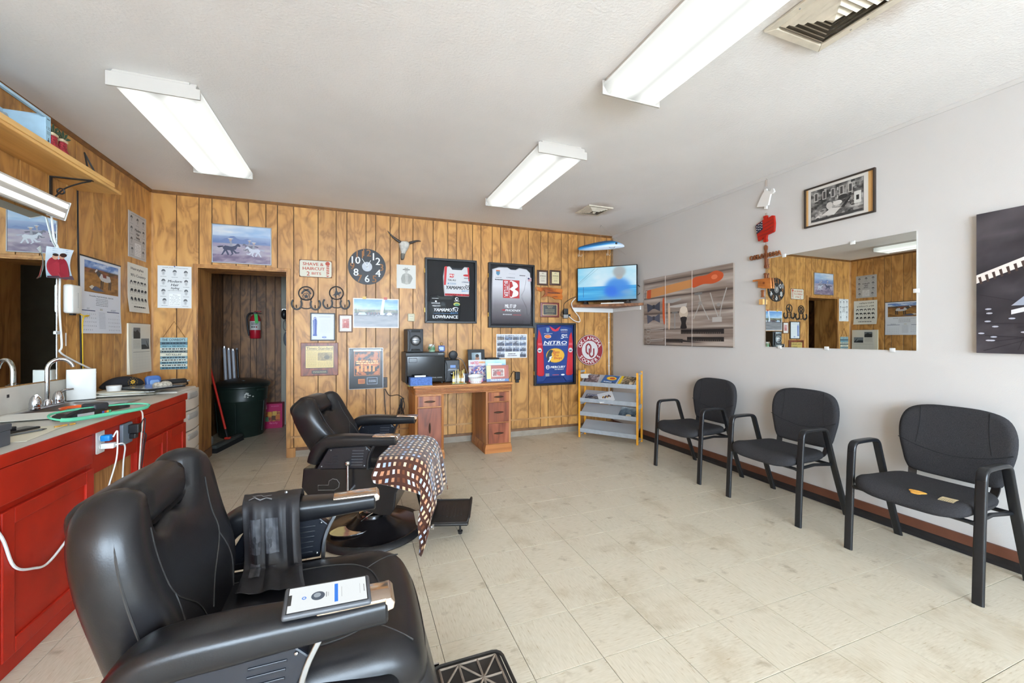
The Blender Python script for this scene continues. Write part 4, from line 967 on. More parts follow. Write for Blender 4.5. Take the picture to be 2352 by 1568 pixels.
lp = [(x, y*1.35+.02) for x, y in lp]; zl = lambda y: .012+.28*max(0, y+.07)
obj('wire', tube([(x, y, zl(y)) for x, y in lp], .005, 8, True), GRN, hp, smooth=True)
obj('foam_sleeve', tube([(x, y, zl(y)) for x, y in lp if y < -.028 and x < .24], .0105, 10), GRN, hp, smooth=True)
obj('glass_sheet', mp(prism(lp, -.001, .001, 'z'), lambda x, y, z: (x, y, zl(y)+z)), GLASS, hp)
gb = thing('grey_box', 'dark grey lidded box at the left end of the counter', 'box', (-1.455, 2.135, ZC), math.radians(90))
obj('base', rbox(-.155, .155, -.135, .135, 0, .062, .004, 2), M('grey card', (74, 78, 84), .5), gb)
obj('lid', rbox(-.158, .158, -.138, .138, .062, .088, .004, 2), M('grey card', (74, 78, 84), .5), gb)
pa = thing('yellow_paper', 'cream sheet of paper on the counter beside the grey box', 'paper', (-1.425, 2.49, ZC+.0004), math.radians(8))
obj('sheet', bx(-.105, .105, -.17, .2, .0, .0012), CREAMP, pa)
pw = thing('printed_sheet', 'white printed sheet lying on the sink rim', 'paper', (-1.67, 3.02, ZC+.009), math.radians(12))
obj('sheet', bx(-.11, .13, -.17, .1, .0, .0012), PAPER, pw)
pn_ = thing('pen', 'grey ballpoint pen on the cream sheet', 'pen', (-1.40, 2.52, ZC+.0016), math.radians(64))
obj('barrel', cyl((-.07, 0, .005), (.055, 0, .005), .0048, n=8), M('grey barrel', (104, 106, 106), .3), pn_, smooth=True)
obj('tip', cyl((.055, 0, .005), (.075, 0, .005), .0045, .001, 8), BLACK, pn_, smooth=True)
bp_ = thing('phone', 'black mobile phone lying on the cream sheet', 'phone', (-1.475, 2.58, ZC+.0018), math.radians(70))
obj('body', rbox(-.075, .075, -.036, .036, 0, .0105, .004, 2), BLACK, bp_)
obj('screen', bx(-.066, .066, -.032, .032, .0105, .0110), GLOSSBLACK, bp_)
tl_ = thing('tablet_case', 'curved black phone holder lying between the box and the card terminal', 'holder', (-1.56, 2.50, ZC+.0018), math.radians(70))
obj('shell', mp(bx(-.16, .12, -.045, .045, .0, .012), lambda x, y, z: (x, y, z+.018-.5*x*x)), DARK, tl_, bev=.003)
obj('stand', bx(.05, .07, -.04, .04, .0, .018), DARK, tl_)
bcut = [(-1.352, 2.655), (-1.328, 2.695)]
for k, (x, y) in enumerate(bcut):
    o = thing('tag_clip', ['tan wooden clip on the counter edge, the longer of two', 'short tan wooden clip on the counter edge'][k], 'clip', (x, y, ZC), math.radians(66))
    obj('clip_body', rbox(-.026 if k == 0 else -.011, .026 if k == 0 else .011, -.005, .005, 0, .008, .002, 2), M('tan clip', (190, 140, 60), .5, 0, .2, 90), o)
ob = thing('orange_bowl', 'orange plastic bowl in the sink', 'bowl', (-1.56, 3.28, ZC-.148))
obj('bowl_wall', lathe([(.0, .004), (.05, .004), (.085, .07), (.105, .155), (.11, .16), (.101, .155), (.08, .07), (.045, .009), (0, .009)], 24), M('orange plastic', (226, 96, 36), .35), ob, smooth=50)
# tub
obj('cup', lathe([(.038, 0), (.042, .055), (.044, .06), (.044, .075), (.0, .077)], 20), WHITEP, mb_, smooth=40)

# outlets and chargers on the apron
AX = XF+.0004
def plate(t, w=.072, h=.115, m=None, d=.006): return obj('cover_plate', mp(prism(rrect(-w/2, w/2, -h/2, h/2, .006, 2), -d, -.0003), lambda x, y, z: (x, y, z)), m or WHITEP, t, bev=.001)
oy, oz = RWp(228, 1015, XF); o1 = thing('power_outlet', 'white double outlet with a blue charger in the red apron', 'outlet', (AX, oy, oz), math.pi/2); plate(o1)
for dz in (.022, -.022): obj('socket', prism([(.016*math.cos(a), dz+.016*math.sin(a)) for a in np.linspace(0, 6.28, 14, endpoint=False)], -.009, -.006), WHITEP, o1)
ch1 = thing('blue_charger', 'bright blue cube charger plugged into the white outlet', 'charger', (AX+.0095, oy, oz+.02), math.pi/2)
obj('cube', rbox(-.018, .018, -.04, 0, -.016, .016, .006, 3), M('blue charger plastic', (20, 128, 200), .4), ch1, smooth=40)
obj('cord', tube(spline([(.012, -.042, .0), (.018, -.055, .03), (.012, -.06, .0), (.0, -.06, -.12), (-.03, -.03, -.3), (-.035, -.012, -.46)], 5, False), .0035, 6), WHITEP, ch1, smooth=True)
ch2 = thing('white_charger', 'white block charger plugged in below the blue charger', 'charger', (AX+.0095, oy+.004, oz-.022), math.pi/2)
obj('cube', rbox(-.018, .018, -.055, 0, -.014, .014, .005, 2), WHITEP, ch2, smooth=40)
obj('cord', tube(spline([(.0, -.055, .0), (.02, -.075, .002), (.06, -.07, -.03), (.09, -.05, -.12), (.1, -.04, -.3)], 5, False), .0038, 6), WHITEP, ch2, smooth=True)
oy2, oz2 = RWp(285, 995, XF); o2 = thing('grey_outlet', 'blue grey outlet adapter beside the white outlet in the red apron', 'outlet', (AX, oy2, oz2), math.pi/2)
obj('cover_plate', mp(prism(rrect(-.055, .055, -.06, .06, .01, 3), -.018, -.0003), lambda x, y, z: (x, y, z)), M('blue grey plastic', (112, 126, 140), .45), o2, bev=.004)
for k, (dx, dz, hh_) in enumerate(((.018, .022, .036), (.028, -.022, .02))):
    c_ = thing('black_charger', ['large black adapter on the blue grey outlet', 'small black plug under the large black adapter'][k], 'charger', (AX+.0185, oy2+dx, oz2+dz), math.pi/2)
    obj('block', rbox(-.02, .02, -.048 if k == 0 else -.03, 0, -hh_/1.4, hh_/1.4, .004, 2), BLACK, c_)
    obj('cord', tube(spline([(.012, -.045 if k == 0 else -.03, .02), (.03, -.06, .05 if k == 0 else .0), (.035, -.05, -.08), (.03, -.03, -.30)], 5, False), .003, 6), BLACK, c_, smooth=True)
wc = tag(obj('usb_cable', tube(spline([(XF+.05, 3.02, .885), (XF+.07, 3.06, .85), (XF+.06, 3.07, .70), (XF+.055, 3.06, .5), (XF+.06, 3.07, .3)], 6, False), .004, 6), M('ivory cord', (206, 196, 182), .5), None, True), 'ivory cable hanging down from the green loop in front of the red doors', 'cord')
lc = tag(obj('long_white_cord', tube(spline([(XF+.026, 2.0, .70), (XF+.026, 2.10, .56), (XF+.026, 2.16, .42), (XF+.026, 2.26, .36), (XF+.026, 2.36, .34), (XF+.026, 2.55, .42), (XF+.03, 2.68, .50)], 6, False), .005, 6), WHITEP, None, True), 'white charging cord looping across the red cabinet door nearest the camera', 'cord')

# ================================================================ LEFT WALL
# mirror above the splashback
mr = thing('wall_mirror', 'frameless wall mirror above the sink splashback', 'mirror', (XL, 2.45, 1.02), math.pi/2)
obj('mirror_glass', bx(-1.185, 1.185, -.006, -.0003, .0, 1.057), MIRROR, mr)
obj('edge_strip', bx(1.185, 1.192, -.008, -.0003, .0, 1.057), M('silvered mirror edge', (190, 192, 192), .25, .7, .3, 60), mr)
for z in (.30,): obj('clip', rbox(1.165, 1.205, -.014, -.0005, z, z+.022, .003, 1), M('clear clip', (200, 200, 198), .2), mr)
# strip light under the shelf
ld = thing('shop_light', 'white twin-tube strip light mounted above the sink mirror', 'strip light', (XL, 2.85, 2.125), math.pi/2)
obj('reflector', prism([(-.001, .075), (-.035, .075), (-.125, .055), (-.14, -.055), (-.128, -.058), (-.04, -.03), (-.001, -.03)], -.7, .7, 'x') if False else mp(prism([(-.001, .07), (-.05, .075), (-.118, .055), (-.09, -.06), (-.001, -.03)], -.7, .7, 'x'), lambda x, y, z: (x, y, z)), FIXW, ld, bev=.003)
for k in range(2):
    c0 = (-.118+.009*(k*2+1), .055-.037*(k*2+1)*.79)
    obj('tube_strip', mp(bx(-.68, .68, -.004, .0, -.014, .014), lambda x, y, z: (x, c0[0]-.006+y+z*-.24, c0[1]+z)), M('lit strip', (255, 255, 250), .5, emit=LAMP*.62), ld)
obj('end_plate', prism([(-.0, .073), (-.052, .078), (-.122, .057), (-.093, -.063), (-.0, -.033)], .7, .704, 'x'), WHITEP, ld)
# pine shelf and its brackets
sh = thing('wall_shelf', 'pine plank shelf on black iron brackets high on the left wall', 'shelf', (XL, 3.887, 2.357), math.pi/2)
PINE = wood('yellow pine', (232, 184, 112), (218, 162, 88), (186, 126, 62), 6, .7, .4, 'x', 1.0, 3)
obj('board', bx(-2.6, .0, -.242, -.0003, 0, .02), PINE, sh, bev=.004)
obj('front_lip', bx(-2.6, -.10, -.246, -.226, .02, .052), PINE, sh, bev=.004)
IRON = M('black iron', (30, 27, 25), .5)
for x in (-.30, -1.5):
    arc = spline([(x, -.205, -.008), (x, -.15, -.028), (x, -.07, -.075), (x, -.012, -.15)], 5, False)
    br = obj('bracket', join(bx(x-.011, x+.011, -.215, -.0004, -.006, -.0003), bx(x-.011, x+.011, -.006, -.0004, -.17, -.006), tube(arc, .005, 6)), IRON, sh)
    obj('scroll', tube([(x+.004*math.sin(q*2), -.052+.018*math.cos(q), -.092+.018*math.sin(q)) for q in np.linspace(0, 6.0, 12)], .005, 6), IRON, br, smooth=True)
# model box, two stockings, and a bent iron rod on the shelf
mbx = thing('model_kit_box', 'pale blue boxed model with a clear plastic window on the shelf', 'box', (-1.745, 2.72, 2.3775), math.pi/2)
obj('carton', join(bx(-.44, .44, -.09, -.07, 0, .02) if False else bx(-.44, .44, -.092, .1, 0, .012), bx(-.44, .44, .085, .1, .012, .19), bx(-.44, -.40, -.092, .085, .012, .19), bx(.40, .44, -.092, .085, .012, .19), bx(-.40, .40, -.092, -.075, .012, .035), bx(-.40, .40, -.092, -.075, .176, .19)), M('pale blue carton', (176, 204, 220), .5, 0, .12, 12), mbx)
pk = Print(.038, .17, (160, 200, 220)); pk.text('1:32', .5, .62, .09, (30, 40, 60), .8); pk.greek(.15, .4, .85, .52, 3, (40, 60, 80), .4, 3); pk.ell(.5, .2, .18, .04, (30, 40, 60)); pk.ell(.5, .27, .08, .03, (30, 40, 60)); pk.rect(.2, .9, .8, .93, (60, 70, 90))
po = pk.build(mbx, 'printed_panel', -.0925); po.location = (.42, 0, .1)
obj('window_film', bx(-.40, .40, -.086, -.084, .035, .176), GLASS, mbx)
obj('model_backdrop', prism([(-.38, .0125), (.38, .0125), (.28, .12), (.05, .08), (-.1, .16), (-.38, .15)], .0, .02), M('grey hull', (168, 178, 182), .5, 0, .2, 15), mbx)
obj('model_mast', join(cyl((.16, -.03, .02), (.16, -.03, .14), .006, n=8), ball((.16, -.03, .145), .011, n=8, m=5)), M('ivory mast', (226, 220, 190), .5), mbx)
for k in range(2):
    st = thing('stocking_ornament', ['red plaid stocking ornament with green sprigs, nearer the boxed model', 'red plaid stocking ornament with a cream cuff, on the pine shelf'][k], 'ornament', (-1.66, 3.19+.085*k, 2.41), math.pi/2, 'stocking ornaments')
    obj('stocking', puff(spline([(-.025, 0), (-.02, .07), (.02, .07), (.025, .03), (.05, .005), (.03, -.03), (-.01, -.03)], 4), .012, .014, .012, .012, lambda u, v, w: (u, -w, v)), M('red plaid', (150, 34, 44), .8, 0, .7, 120), st, smooth=60)
    obj('cuff', rbox(-.026, .026, -.016, .016, .064, .082, .006, 2), M('cream cuff', (206, 182, 150), .9), st, smooth=40)
    for q in range(5):
        a = math.radians(30+q*30); obj('sprig', prism([(0, .078), (.04*math.cos(a)-.008*math.sin(a), .078+.04*math.sin(a)+.008*math.cos(a)), (.07*math.cos(a), .078+.06*math.sin(a)), (.04*math.cos(a)+.008*math.sin(a), .078+.04*math.sin(a)-.008*math.cos(a))], -.004+.003*q-.006, -.001+.003*q-.006), M('dark green sprig', (46, 74, 52), .7), st)
ir = thing('iron_stand', 'small black iron easel standing on the shelf end', 'stand', (-1.66, 3.53, 2.3775), math.pi/2)
obj('wire', tube([(-.045, -.02, .005), (-.02, 0, .07), (0, .02, .14), (.03, 0, .07), (.06, -.02, .005)], .005, 6), IRON, ir)
# network box with leads
nb, w, h_ = on_left('network_box', 'white wall-mounted network box beside the horse calendar', 'network box', 141, 648, 188, 721, .05); nb.location.x = XL; nb.location.y = 3.757; w = .118
obj('cover', rbox(-w/2, w/2, -.055, -.0004, -h_/2, h_/2, .016, 3), M('warm white plastic', (226, 224, 218), .4), nb, smooth=40)
for k in range(12): obj('vent_slot', bx(w*.02, w*.07, -.0556, -.0545, -.06+k*.009, -.055+k*.009), M('slot grey', (150, 150, 148), .6), nb)
obj('cable_gland', bx(-.02, .015, -.04, -.02, -h_/2-.012, -h_/2), BLACK, nb)
ycb = tag(obj('yellow_cable', tube(spline([(XL+.03, 3.83, 1.466), (XL+.045, 3.87, 1.45), (XL+.03, 3.94, 1.46), (XL+.012, 3.905, 1.43), (XL+.012, 3.90, 1.2), (XL+.012, 3.905, 1.05)], 6, False), .004, 6), M('yellow cable', (222, 178, 30), .5), None, True), 'yellow network cable running down the panelling under the network box', 'cable')
bcb = tag(obj('black_cable', tube(spline([(XL+.007, 3.855, 2.35), (XL+.007, 3.86, 2.0), (XL+.007, 3.875, 1.6), (XL+.007, 3.89, 1.3), (XL+.007, 3.90, 1.03)], 6, False), .005, 6), BLACK, None, True), 'black cable running down the panelling from the shelf behind the calendar', 'cable')
wcb = tag(obj('white_cable', tube(spline([(XL+.02, 3.56, 2.09), (XL+.012, 3.60, 1.95), (XL+.012, 3.655, 1.85), (XL+.012, 3.652, 1.5), (XL+.012, 3.675, 1.25), (XL+.012, 3.66, 1.20), (XL+.02, 3.80, 1.13), (XL+.05, 3.96, 1.05), (XL+.06, 3.93, 1.03), (XL+.05, 3.85, 1.025)], 6, False), .006, 6), WHITEP, None, True), 'white lamp cord running down beside the sink mirror to the counter', 'cable')
obj('fastener', bx(XL+.002, XL+.012, 3.66, 3.668, 1.22, 1.36) if False else bx(XL+.0005, XL+.004, 3.735, 3.74, 1.24, 1.33), WHITEP, wcb)
# snapshot tucked at the mirror edge
sp_ = thing('snapshot', 'curled snapshot of two people in red tucked at the mirror edge', 'photo', (XL+.05, 3.575, 1.785), math.pi/2-.45)
pw_, ph_ = .135, .2; cf = lambda x, y, z: (x*(1-.0*z), y-.03*((z/.1)**2)*(.3+.7*(x/pw_+.5))+.01, z)
pr = Print(pw_, ph_, (150, 170, 190)); pr.paint(0, 0, 1, 1, lambda x, y: mix((150, 175, 190), (206, 214, 220), y+.2*nz(x, y)), 8, 12)
pr.ell(.33, .36, .30, .33, (150, 34, 50)); pr.ell(.66, .33, .28, .36, (138, 26, 44)); pr.ell(.36, .70, .12, .085, (196, 150, 124)); pr.ell(.62, .74, .12, .085, (190, 140, 116)); pr.ell(.36, .77, .12, .045, (50, 34, 30)); pr.ell(.66, .79, .14, .065, (54, 32, 28)); pr.poly([(0, 0), (1, 0), (1, .14), (0, .05)], (64, 40, 54))
pr.build(sp_, 'print', -.002, GLOSS, fn=cf)
obj('photo_back', mp(gbox(-pw_/2, pw_/2, -.0008, .0, -ph_/2, ph_/2), cf), M('pale photo back', (196, 210, 206), .5), sp_)

def sheet(t, w, h, fn=None, mat=None, y=-.002, name='sheet'):
    V, F = gbox(-w/2, w/2, y, -.0004, -h/2, h/2) if fn else bx(-w/2, w/2, y, -.0004, -h/2, h/2); return obj(name, mp((V, F), fn) if fn else (V, F), mat or PAPER, t)
# horse calendar
cal, w, h_ = on_left('wall_calendar', 'wall calendar with a painted horse picture, July and August', 'calendar', 183, 584, 276, 766)
pr = Print(w, h_, (222, 224, 230))
def land(x, y):
    if y > .78: return mix((96, 130, 190), (206, 216, 232), .5+nz(x*1.5, y*3, 2))
    if y > .6: return mix((150, 92, 54), (74, 62, 44), .5+nz(x*2, y*4, 1))
    return mix((176, 128, 66), (120, 80, 36), .5+.6*nz(x*2.2, y*3, 4))
pr.paint(.09, .545, .93, .955, land, 26, 20)
hx = lambda p: [(.09+.84*a, .545+.41*b) for a, b in p]
pr.poly(hx([(.40, .62), (.47, .66), (.62, .64), (.72, .62), (.76, .5), (.74, .42), (.60, .40), (.48, .43), (.42, .5)]), (196, 192, 190))
pr.poly(hx([(.44, .6), (.40, .52), (.34, .62), (.30, .74), (.34, .82), (.37, .74), (.46, .68)]), (70, 66, 66)); pr.poly(hx([(.34, .80), (.28, .70), (.30, .66), (.36, .74)]), (206, 200, 196))
for a, b in ((.45, .43), (.50, .42), (.69, .43), (.74, .45)): pr.poly(hx([(a, b), (a+.035, b), (a+.02, .16), (a-.005, .16)]), (54, 48, 46))
pr.poly(hx([(.5, .66), (.62, .65), (.62, .54), (.52, .55)]), (120, 56, 44)); pr.poly(hx([(.16, .10), (.3, .22), (.42, .17), (.56, .08), (.3, .05)]), (86, 92, 116)); pr.poly(hx([(.12, .16), (.2, .24), (.26, .2), (.2, .1)]), (206, 196, 180))
pr.text('Peoples NATIONAL BANK', .5, .495, .022, (50, 50, 56), .6); 
for k in range(5): pr.greek(.35, .46-.022*k, .65, .472-.022*k, 1, (120, 122, 130), .5, k)
pr.text('JULY', .17, .325, .024, (40, 60, 100)); pr.text('2025', .48, .325, .024, (176, 150, 60)); pr.text('AUGUST', .79, .325, .024, (40, 60, 100)); pr.rect(.02, .295, .33, .305, (40, 60, 100)); pr.rect(.62, .295, .95, .305, (40, 60, 100))
for mth, x0 in ((0, .03), (1, .63)):
    n = 1
    for r_i in range(5):
        for c_i in range(7):
            if r_i == 0 and c_i < (2 if mth == 0 else 5): continue
            if n > 31: continue
            pr.text(str(n), x0+.022+c_i*.046, .255-r_i*.052, .016, (90, 96, 110)); n += 1
pr.greek(.4, .06, .56, .29, 12, (190, 192, 200), .4, 9)
curl = lambda x, y, z: (x, y-.03*max(0, (-z/h_-.15))**1.3, z)
pr.build(cal, 'print', -.003, fn=curl); sheet(cal, w, h_, curl, PAPER, -.0025); obj('binding', bx(-w/2, w/2, -.006, -.0004, h_/2-.006, h_/2+.004), BLACK, cal)
# hair posters
def head(pr, cx, cy, r, hair=(70, 70, 72), skin=(196, 194, 190), seed=0):
    pr.ell(cx, cy, r*.62, r*.8, skin, 14); q = random.Random(seed)
    pr.poly([(cx+r*.7*math.cos(a)*(.95+.1*q.random()), cy+r*.30+r*.62*math.sin(a)) for a in np.linspace(-.15, math.pi+.15, 12)]+[(cx-r*.35, cy+r*.32), (cx+r*.2, cy+r*.42)], hair)
    pr.rects([(cx-r*.3, cy+.02*r, cx-r*.12, cy+.1*r), (cx+r*.12, cy+.02*r, cx+r*.3, cy+.1*r), (cx-r*.2, cy-.42*r, cx+r*.2, cy-.36*r), (cx-.04*r, cy-.25*r, cx+.05*r, cy)], (80, 78, 76))
def hair_poster(t, w, h, base, ink, fn=None):
    pr = Print(w, h, base); a = h/w
    for k, (x, y) in enumerate([(.17, .84), (.5, .83), (.83, .82), (.17, .61), (.84, .60), (.17, .37), (.84, .37), (.2, .15), (.82, .14)]): head(pr, x, y, .085, ink, mix(base, (150, 150, 150), .35), k); pr.greek(x-.09, y-.105, x+.09, y-.09, 1, (120, 120, 120), .6, k)
    pr.text('Look your best...', .4, .955, .03, (50, 50, 52), .5, .3); pr.greek(.62, .94, .9, .955, 1, (90, 90, 92), .6, 4)
    for i, s in enumerate(('Modern', 'Hair', 'Styling')): pr.text(s, .5, .635-.085*i, .06, (40, 40, 42), None, .25, .0006)
    pr.greek(.3, .405, .72, .42, 1, (110, 110, 110), .6, 8)
    pr.rect(.34, .06, .68, .34, mix(base, (255, 255, 255), .5))
    for i, s in enumerate(('These', 'hair styles', 'are very', 'popular with', 'young men', 'in high school', 'and college')): pr.text(s, .51, .31-.037*i, .02, (60, 60, 62), min(.3, .028*len(s)), .2)
    pr.build(t, 'print', -.002, fn=fn); sheet(t, w, h, fn, PAPER, -.0018)
gp_, w, h_ = on_left('hair_poster', 'grey printed hair styling poster high on the left wall by the corner', 'poster', 294, 481, 335, 602)
hair_poster(gp_, w, h_, (186, 184, 182), (86, 86, 88))
p9, w, h_ = on_left('country_poster', 'cream hairstyles of country poster on the left wall above the paper calendar', 'poster', 293, 601, 339, 720)
pr = Print(w, h_, (224, 219, 206)); ink = (34, 32, 32)
pr.text('Hairstyles', .45, .89, .07, ink, .62, 0, .0008); pr.text('of', .66, .82, .03, ink); pr.text("90's Country", .5, .755, .075, ink, .74, 0, .0008)
for r_i in range(3):
    for c_i in range(5):
        x, y = .16+.17*c_i, .60-.17*r_i; pr.ell(x, y, .055, .055, ink, 14); pr.ell(x, y-.022, .036, .042, (224, 219, 206), 12)
        if r_i == 0 and c_i % 2: pr.ell(x, y+.035, .09, .014, ink, 12)
        if r_i == 1: pr.ell(x+.02, y+.03, .06, .03, ink, 12)
        pr.greek(x-.05, y-.085, x+.05, y-.075, 1, (150, 146, 136), .6, c_i)
pr.greek(.2, .09, .8, .13, 1, ink, .6, 5)
curl = lambda x, y, z: (x+.02*max(0, -z/h_-.2), y-.05*max(0, (-z/h_-.15))**1.4, z)
pr.build(p9, 'print', -.002, fn=curl); sheet(p9, w, h_, curl, PAPER, -.0018)
c2, w, h_ = on_left('paper_calendar', 'thick cream wall calendar with two small landscape photos', 'calendar', 291, 742, 342, 852)
obj('pages', mp(gbox(-w/2, w/2, -.012, -.0004, -h_/2, h_/2), lambda x, y, z: (x, y*(1+1.4*max(0, -z/h_+.1)), z)), CREAMP, c2)
pr = Print(w*.86, h_, (216, 212, 200)); pr.greek(.05, .74, .45, .9, 8, (160, 156, 146), .4, 2); pr.rect(.10, .70, .45, .92, (110, 114, 118)); pr.poly([(.10, .70), (.45, .70), (.45, .8), (.3, .88), (.2, .84), (.1, .86)], (44, 48, 50)); pr.rect(.5, .48, .93, .70, (120, 126, 130)); pr.poly([(.5, .48), (.93, .48), (.93, .58), (.75, .68), (.62, .62), (.5, .66)], (40, 44, 48)); pr.greek(.08, .5, .45, .68, 8, (166, 162, 152), .4, 5)
pr.rect(.06, .425, .95, .432, (110, 108, 100))
for k in range(6): pr.rect(.06, .08+.06*k, .95, .083+.06*k, (196, 192, 184)); pr.rect(.06+.148*k, .08, .064+.148*k, .41, (196, 192, 184))
po = pr.build(c2, 'print', 0, fn=lambda x, y, z: (x, y-.0125*(1+1.4*max(0, -z/h_+.1)), z)); po.location = (w*.05, 0, 0)
obj('binding', join(*[tube([(-w*.42+k*w*.06, -.004+.008*math.cos(q), h_/2+.008*math.sin(q)) for q in np.linspace(0, 6.28, 7)], .0012, 4) for k in range(15)]), STEEL, c2)['kind'] = 'stuff'
# ================================================================ BACK WALL PICTURES AND SIGNS
mh, w, h_ = on_back('hair_poster', 'white Modern Hair Styling poster left of the doorway', 'poster', 362, 609, 440, 708)
hair_poster(mh, w, h_, (222, 222, 220), (92, 92, 94)); obj('pin', ball((.0, -.006, h_/2-.005), .006, n=8, m=5), M('blue pin', (60, 90, 170), .3), mh)
# cowboy plaque
cw, w, h_ = on_back('cowboy_plaque', "blue slatted wooden plaque headed THE COWBOY'S, hung by a rope", 'plaque', 369, 775, 431, 847)
rows = [((150, 178, 182), "THE COWBOY'S", 1.5), ((78, 112, 126), None, 1), ((128, 170, 180), 'WATCH YER MOUTH', 1), ((206, 206, 192), None, .9), ((120, 130, 126), None, .9), ((214, 208, 186), "NO KILLIN'", 1.1), ((120, 150, 158), None, .9), ((206, 206, 192), None, .9), ((112, 146, 154), None, .9), ((214, 212, 196), None, .9), ((92, 136, 150), None, .9)]
tot = sum(r[2] for r in rows); z = h_/2
for k, (c_, s, q) in enumerate(rows):
    hh = h_*q/tot; o = obj('slat', bx(-w/2, w/2, -.012, -.0005, z-hh+.0008, z-.0004), M('slat %d' % k, c_, .7, 0, .12, 40), cw)
    pr = Print(w*.94, hh); ink = (34, 44, 50)
    if s: pr.text(s, .5, .5, .55, ink, .9 if len(s) > 11 else .6, 0, .0005)
    else: pr.greek(.03, .2, .97, .85, 1, ink, .6, k)
    po = pr.build(o, 'lettering', -.0125); po.location = (0, 0, z-hh/2); z -= hh
rx, rzz = BWp(400, 744); rp = obj('rope', tube([(-w*.42, -.006, h_/2-.002), (0, -.004, h_/2+.16), (w*.42, -.006, h_/2-.002)], .0035, 6), M('tan rope', (150, 106, 60), .9), cw)
# cowboys painting above the door
cb, w, h_ = on_back('western_painting', 'silver framed print of riders chasing horses above the doorway', 'picture', 487, 513, 624, 610)
frame_bars(cb, w, h_, .008, .016, STEEL); backing(cb, w-.01, h_-.01, PAPER, -.010)
pr = Print(w-.014, h_-.014)
def ride(x, y):
    if y > .72: return mix((150, 176, 206), (222, 220, 218), .5+.6*nz(x*.8, y*2, 3))
    if y > .52: return mix((104, 124, 164), (150, 164, 192), (y-.52)/.2+.3*nz(x, y, 1))
    return mix((150, 138, 158), (178, 168, 172), .5+.8*nz(x*1.4, y*4, 6)) if y > .2 else mix((112, 96, 120), (160, 146, 156), .5+.8*nz(x*2, y*5, 2))
pr.paint(0, 0, 1, 1, ride, 40, 30)
pr.poly([(.1, .55), (.2, .64), (.27, .67), (.3, .71), (.36, .72), (.41, .66), (.5, .62), (.56, .66), (.6, .67), (.66, .58), (.8, .57), (.9, .6), (.95, .55)], (112, 128, 168))
def horse(cx, cy, s, c1, c2, fl=1):
    f = lambda P: [(cx+fl*a*s, cy+b*s*1.35) for a, b in P]
    pr.poly(f([(-.16, .05), (-.1, .1), (.05, .08), (.14, .11), (.2, .17), (.24, .16), (.28, .1), (.25, .08), (.2, .09), (.16, .0), (.06, -.03), (-.08, -.03), (-.15, -.0)]), c1)
    for P in ([(.1, 0), (.18, -.08), (.25, -.07), (.24, -.1), (.15, -.12), (.06, -.02)], [(.02, -.02), (.06, -.13), (.02, -.17), (.04, -.18), (.1, -.13), (.08, -.01)], [(-.12, 0), (-.17, -.12), (-.2, -.17), (-.16, -.17), (-.12, -.1), (-.06, -.02)], [(-.06, -.02), (-.02, -.1), (.0, -.16), (-.04, -.17), (-.07, -.1), (-.1, -.02)]): pr.poly(f(P), c1)
    pr.poly(f([(-.15, .06), (-.25, .03), (-.3, .06), (-.24, .08), (-.14, .09)]), c2)
    pr.poly(f([(.0, .08), (.02, .2), (-.02, .24), (.05, .25), (.06, .2), (.08, .08)]), (150, 150, 158)); pr.ell(cx+fl*.03*s, cy+.27*s*1.35, .035*s, .03*s*1.35, (176, 150, 140)); pr.ell(cx+fl*.03*s, cy+.30*s*1.35, .07*s, .014*s*1.35, (200, 196, 190))
horse(.28, .36, .70, (66, 70, 92), (50, 54, 72)); horse(.64, .42, .5, (112, 110, 122), (86, 84, 96), -1); horse(.72, .33, .60, (196, 198, 208), (166, 168, 182), -1)
pr.build(cb, 'print', -.0112, GLOSS); pane(cb, w-.014, h_-.014, -.0135)
# shave sign
sv, w, h_ = on_back('barber_sign', 'vintage SHAVE & HAIRCUT 2 BITS tin sign', 'sign', 687, 595, 763, 639)
obj('plate', mp(prism(rrect(-w/2, w/2, -h_/2, h_/2, .008, 3), -.004, -.0004), lambda x, y, z: (x, y, z)), M('rusty edge', (126, 84, 54), .7, 0, .3, 40), sv)
pr = Print(w, h_); pr.poly([(.5+a*.96/w, .5+b*.92/h_) for a, b in rrect(-w/2, w/2, -h_/2, h_/2, .02, 3)], (210, 204, 186)); rd = (178, 74, 52)
pr.text('SHAVE &', .42, .76, .17, rd, .62, 0, .0012); pr.text('HAIRCUT', .44, .5, .17, rd, .66, 0, .0012); pr.text('2', .27, .21, .24, rd, None, 0, .0012); pr.text('BITS', .52, .23, .14, rd, .28, 0, .001)
pr.disc(.86, .82, .07, rd)
for k in range(5): pr.poly([(.82, .6-.1*k), (.91, .64-.1*k), (.91, .70-.1*k), (.82, .66-.1*k)], rd)
pr.poly([(.80, .14), (.92, .14), (.86, .06)], rd); pr.build(sv, 'print', -.0045)
# clock
ck, w, h_ = on_back('wall_clock', 'round black wall clock with oversized white numerals', 'clock', 799, 570, 886, 654)
r = w/2; CB = M('black clock face', (30, 29, 31), .45)
obj('face', prism([(r*math.cos(a), r*math.sin(a)) for a in np.linspace(0, 2*math.pi, 48, endpoint=False)], -.010, -.003), CB, ck)
pr = Print(2*r, 2*r)
for k in range(1, 13):
    a = math.pi/2-k*math.pi/6; wht = k in (1, 2, 4, 6, 8, 10); c_ = (226, 226, 226) if wht else (150, 98, 50)
    rad = .335 if wht else .385; pr.text(str(k), .5+rad*math.cos(a), .5+rad*math.sin(a), .20 if wht else .19, c_, None, 0, .0016 if wht else .001)
pr.build(ck, 'numerals', -.0105)
obj('hub', lathe([(0, -.0), (.105*.62*1.6*.42, 0)], 3), CB, ck) if False else None
obj('hub_disc', prism([(.055*math.cos(a), .055*math.sin(a)) for a in np.linspace(0, 2*math.pi, 32, endpoint=False)], -.014, -.011), M('brushed silver hub', (150, 150, 152), .5, .8), ck)
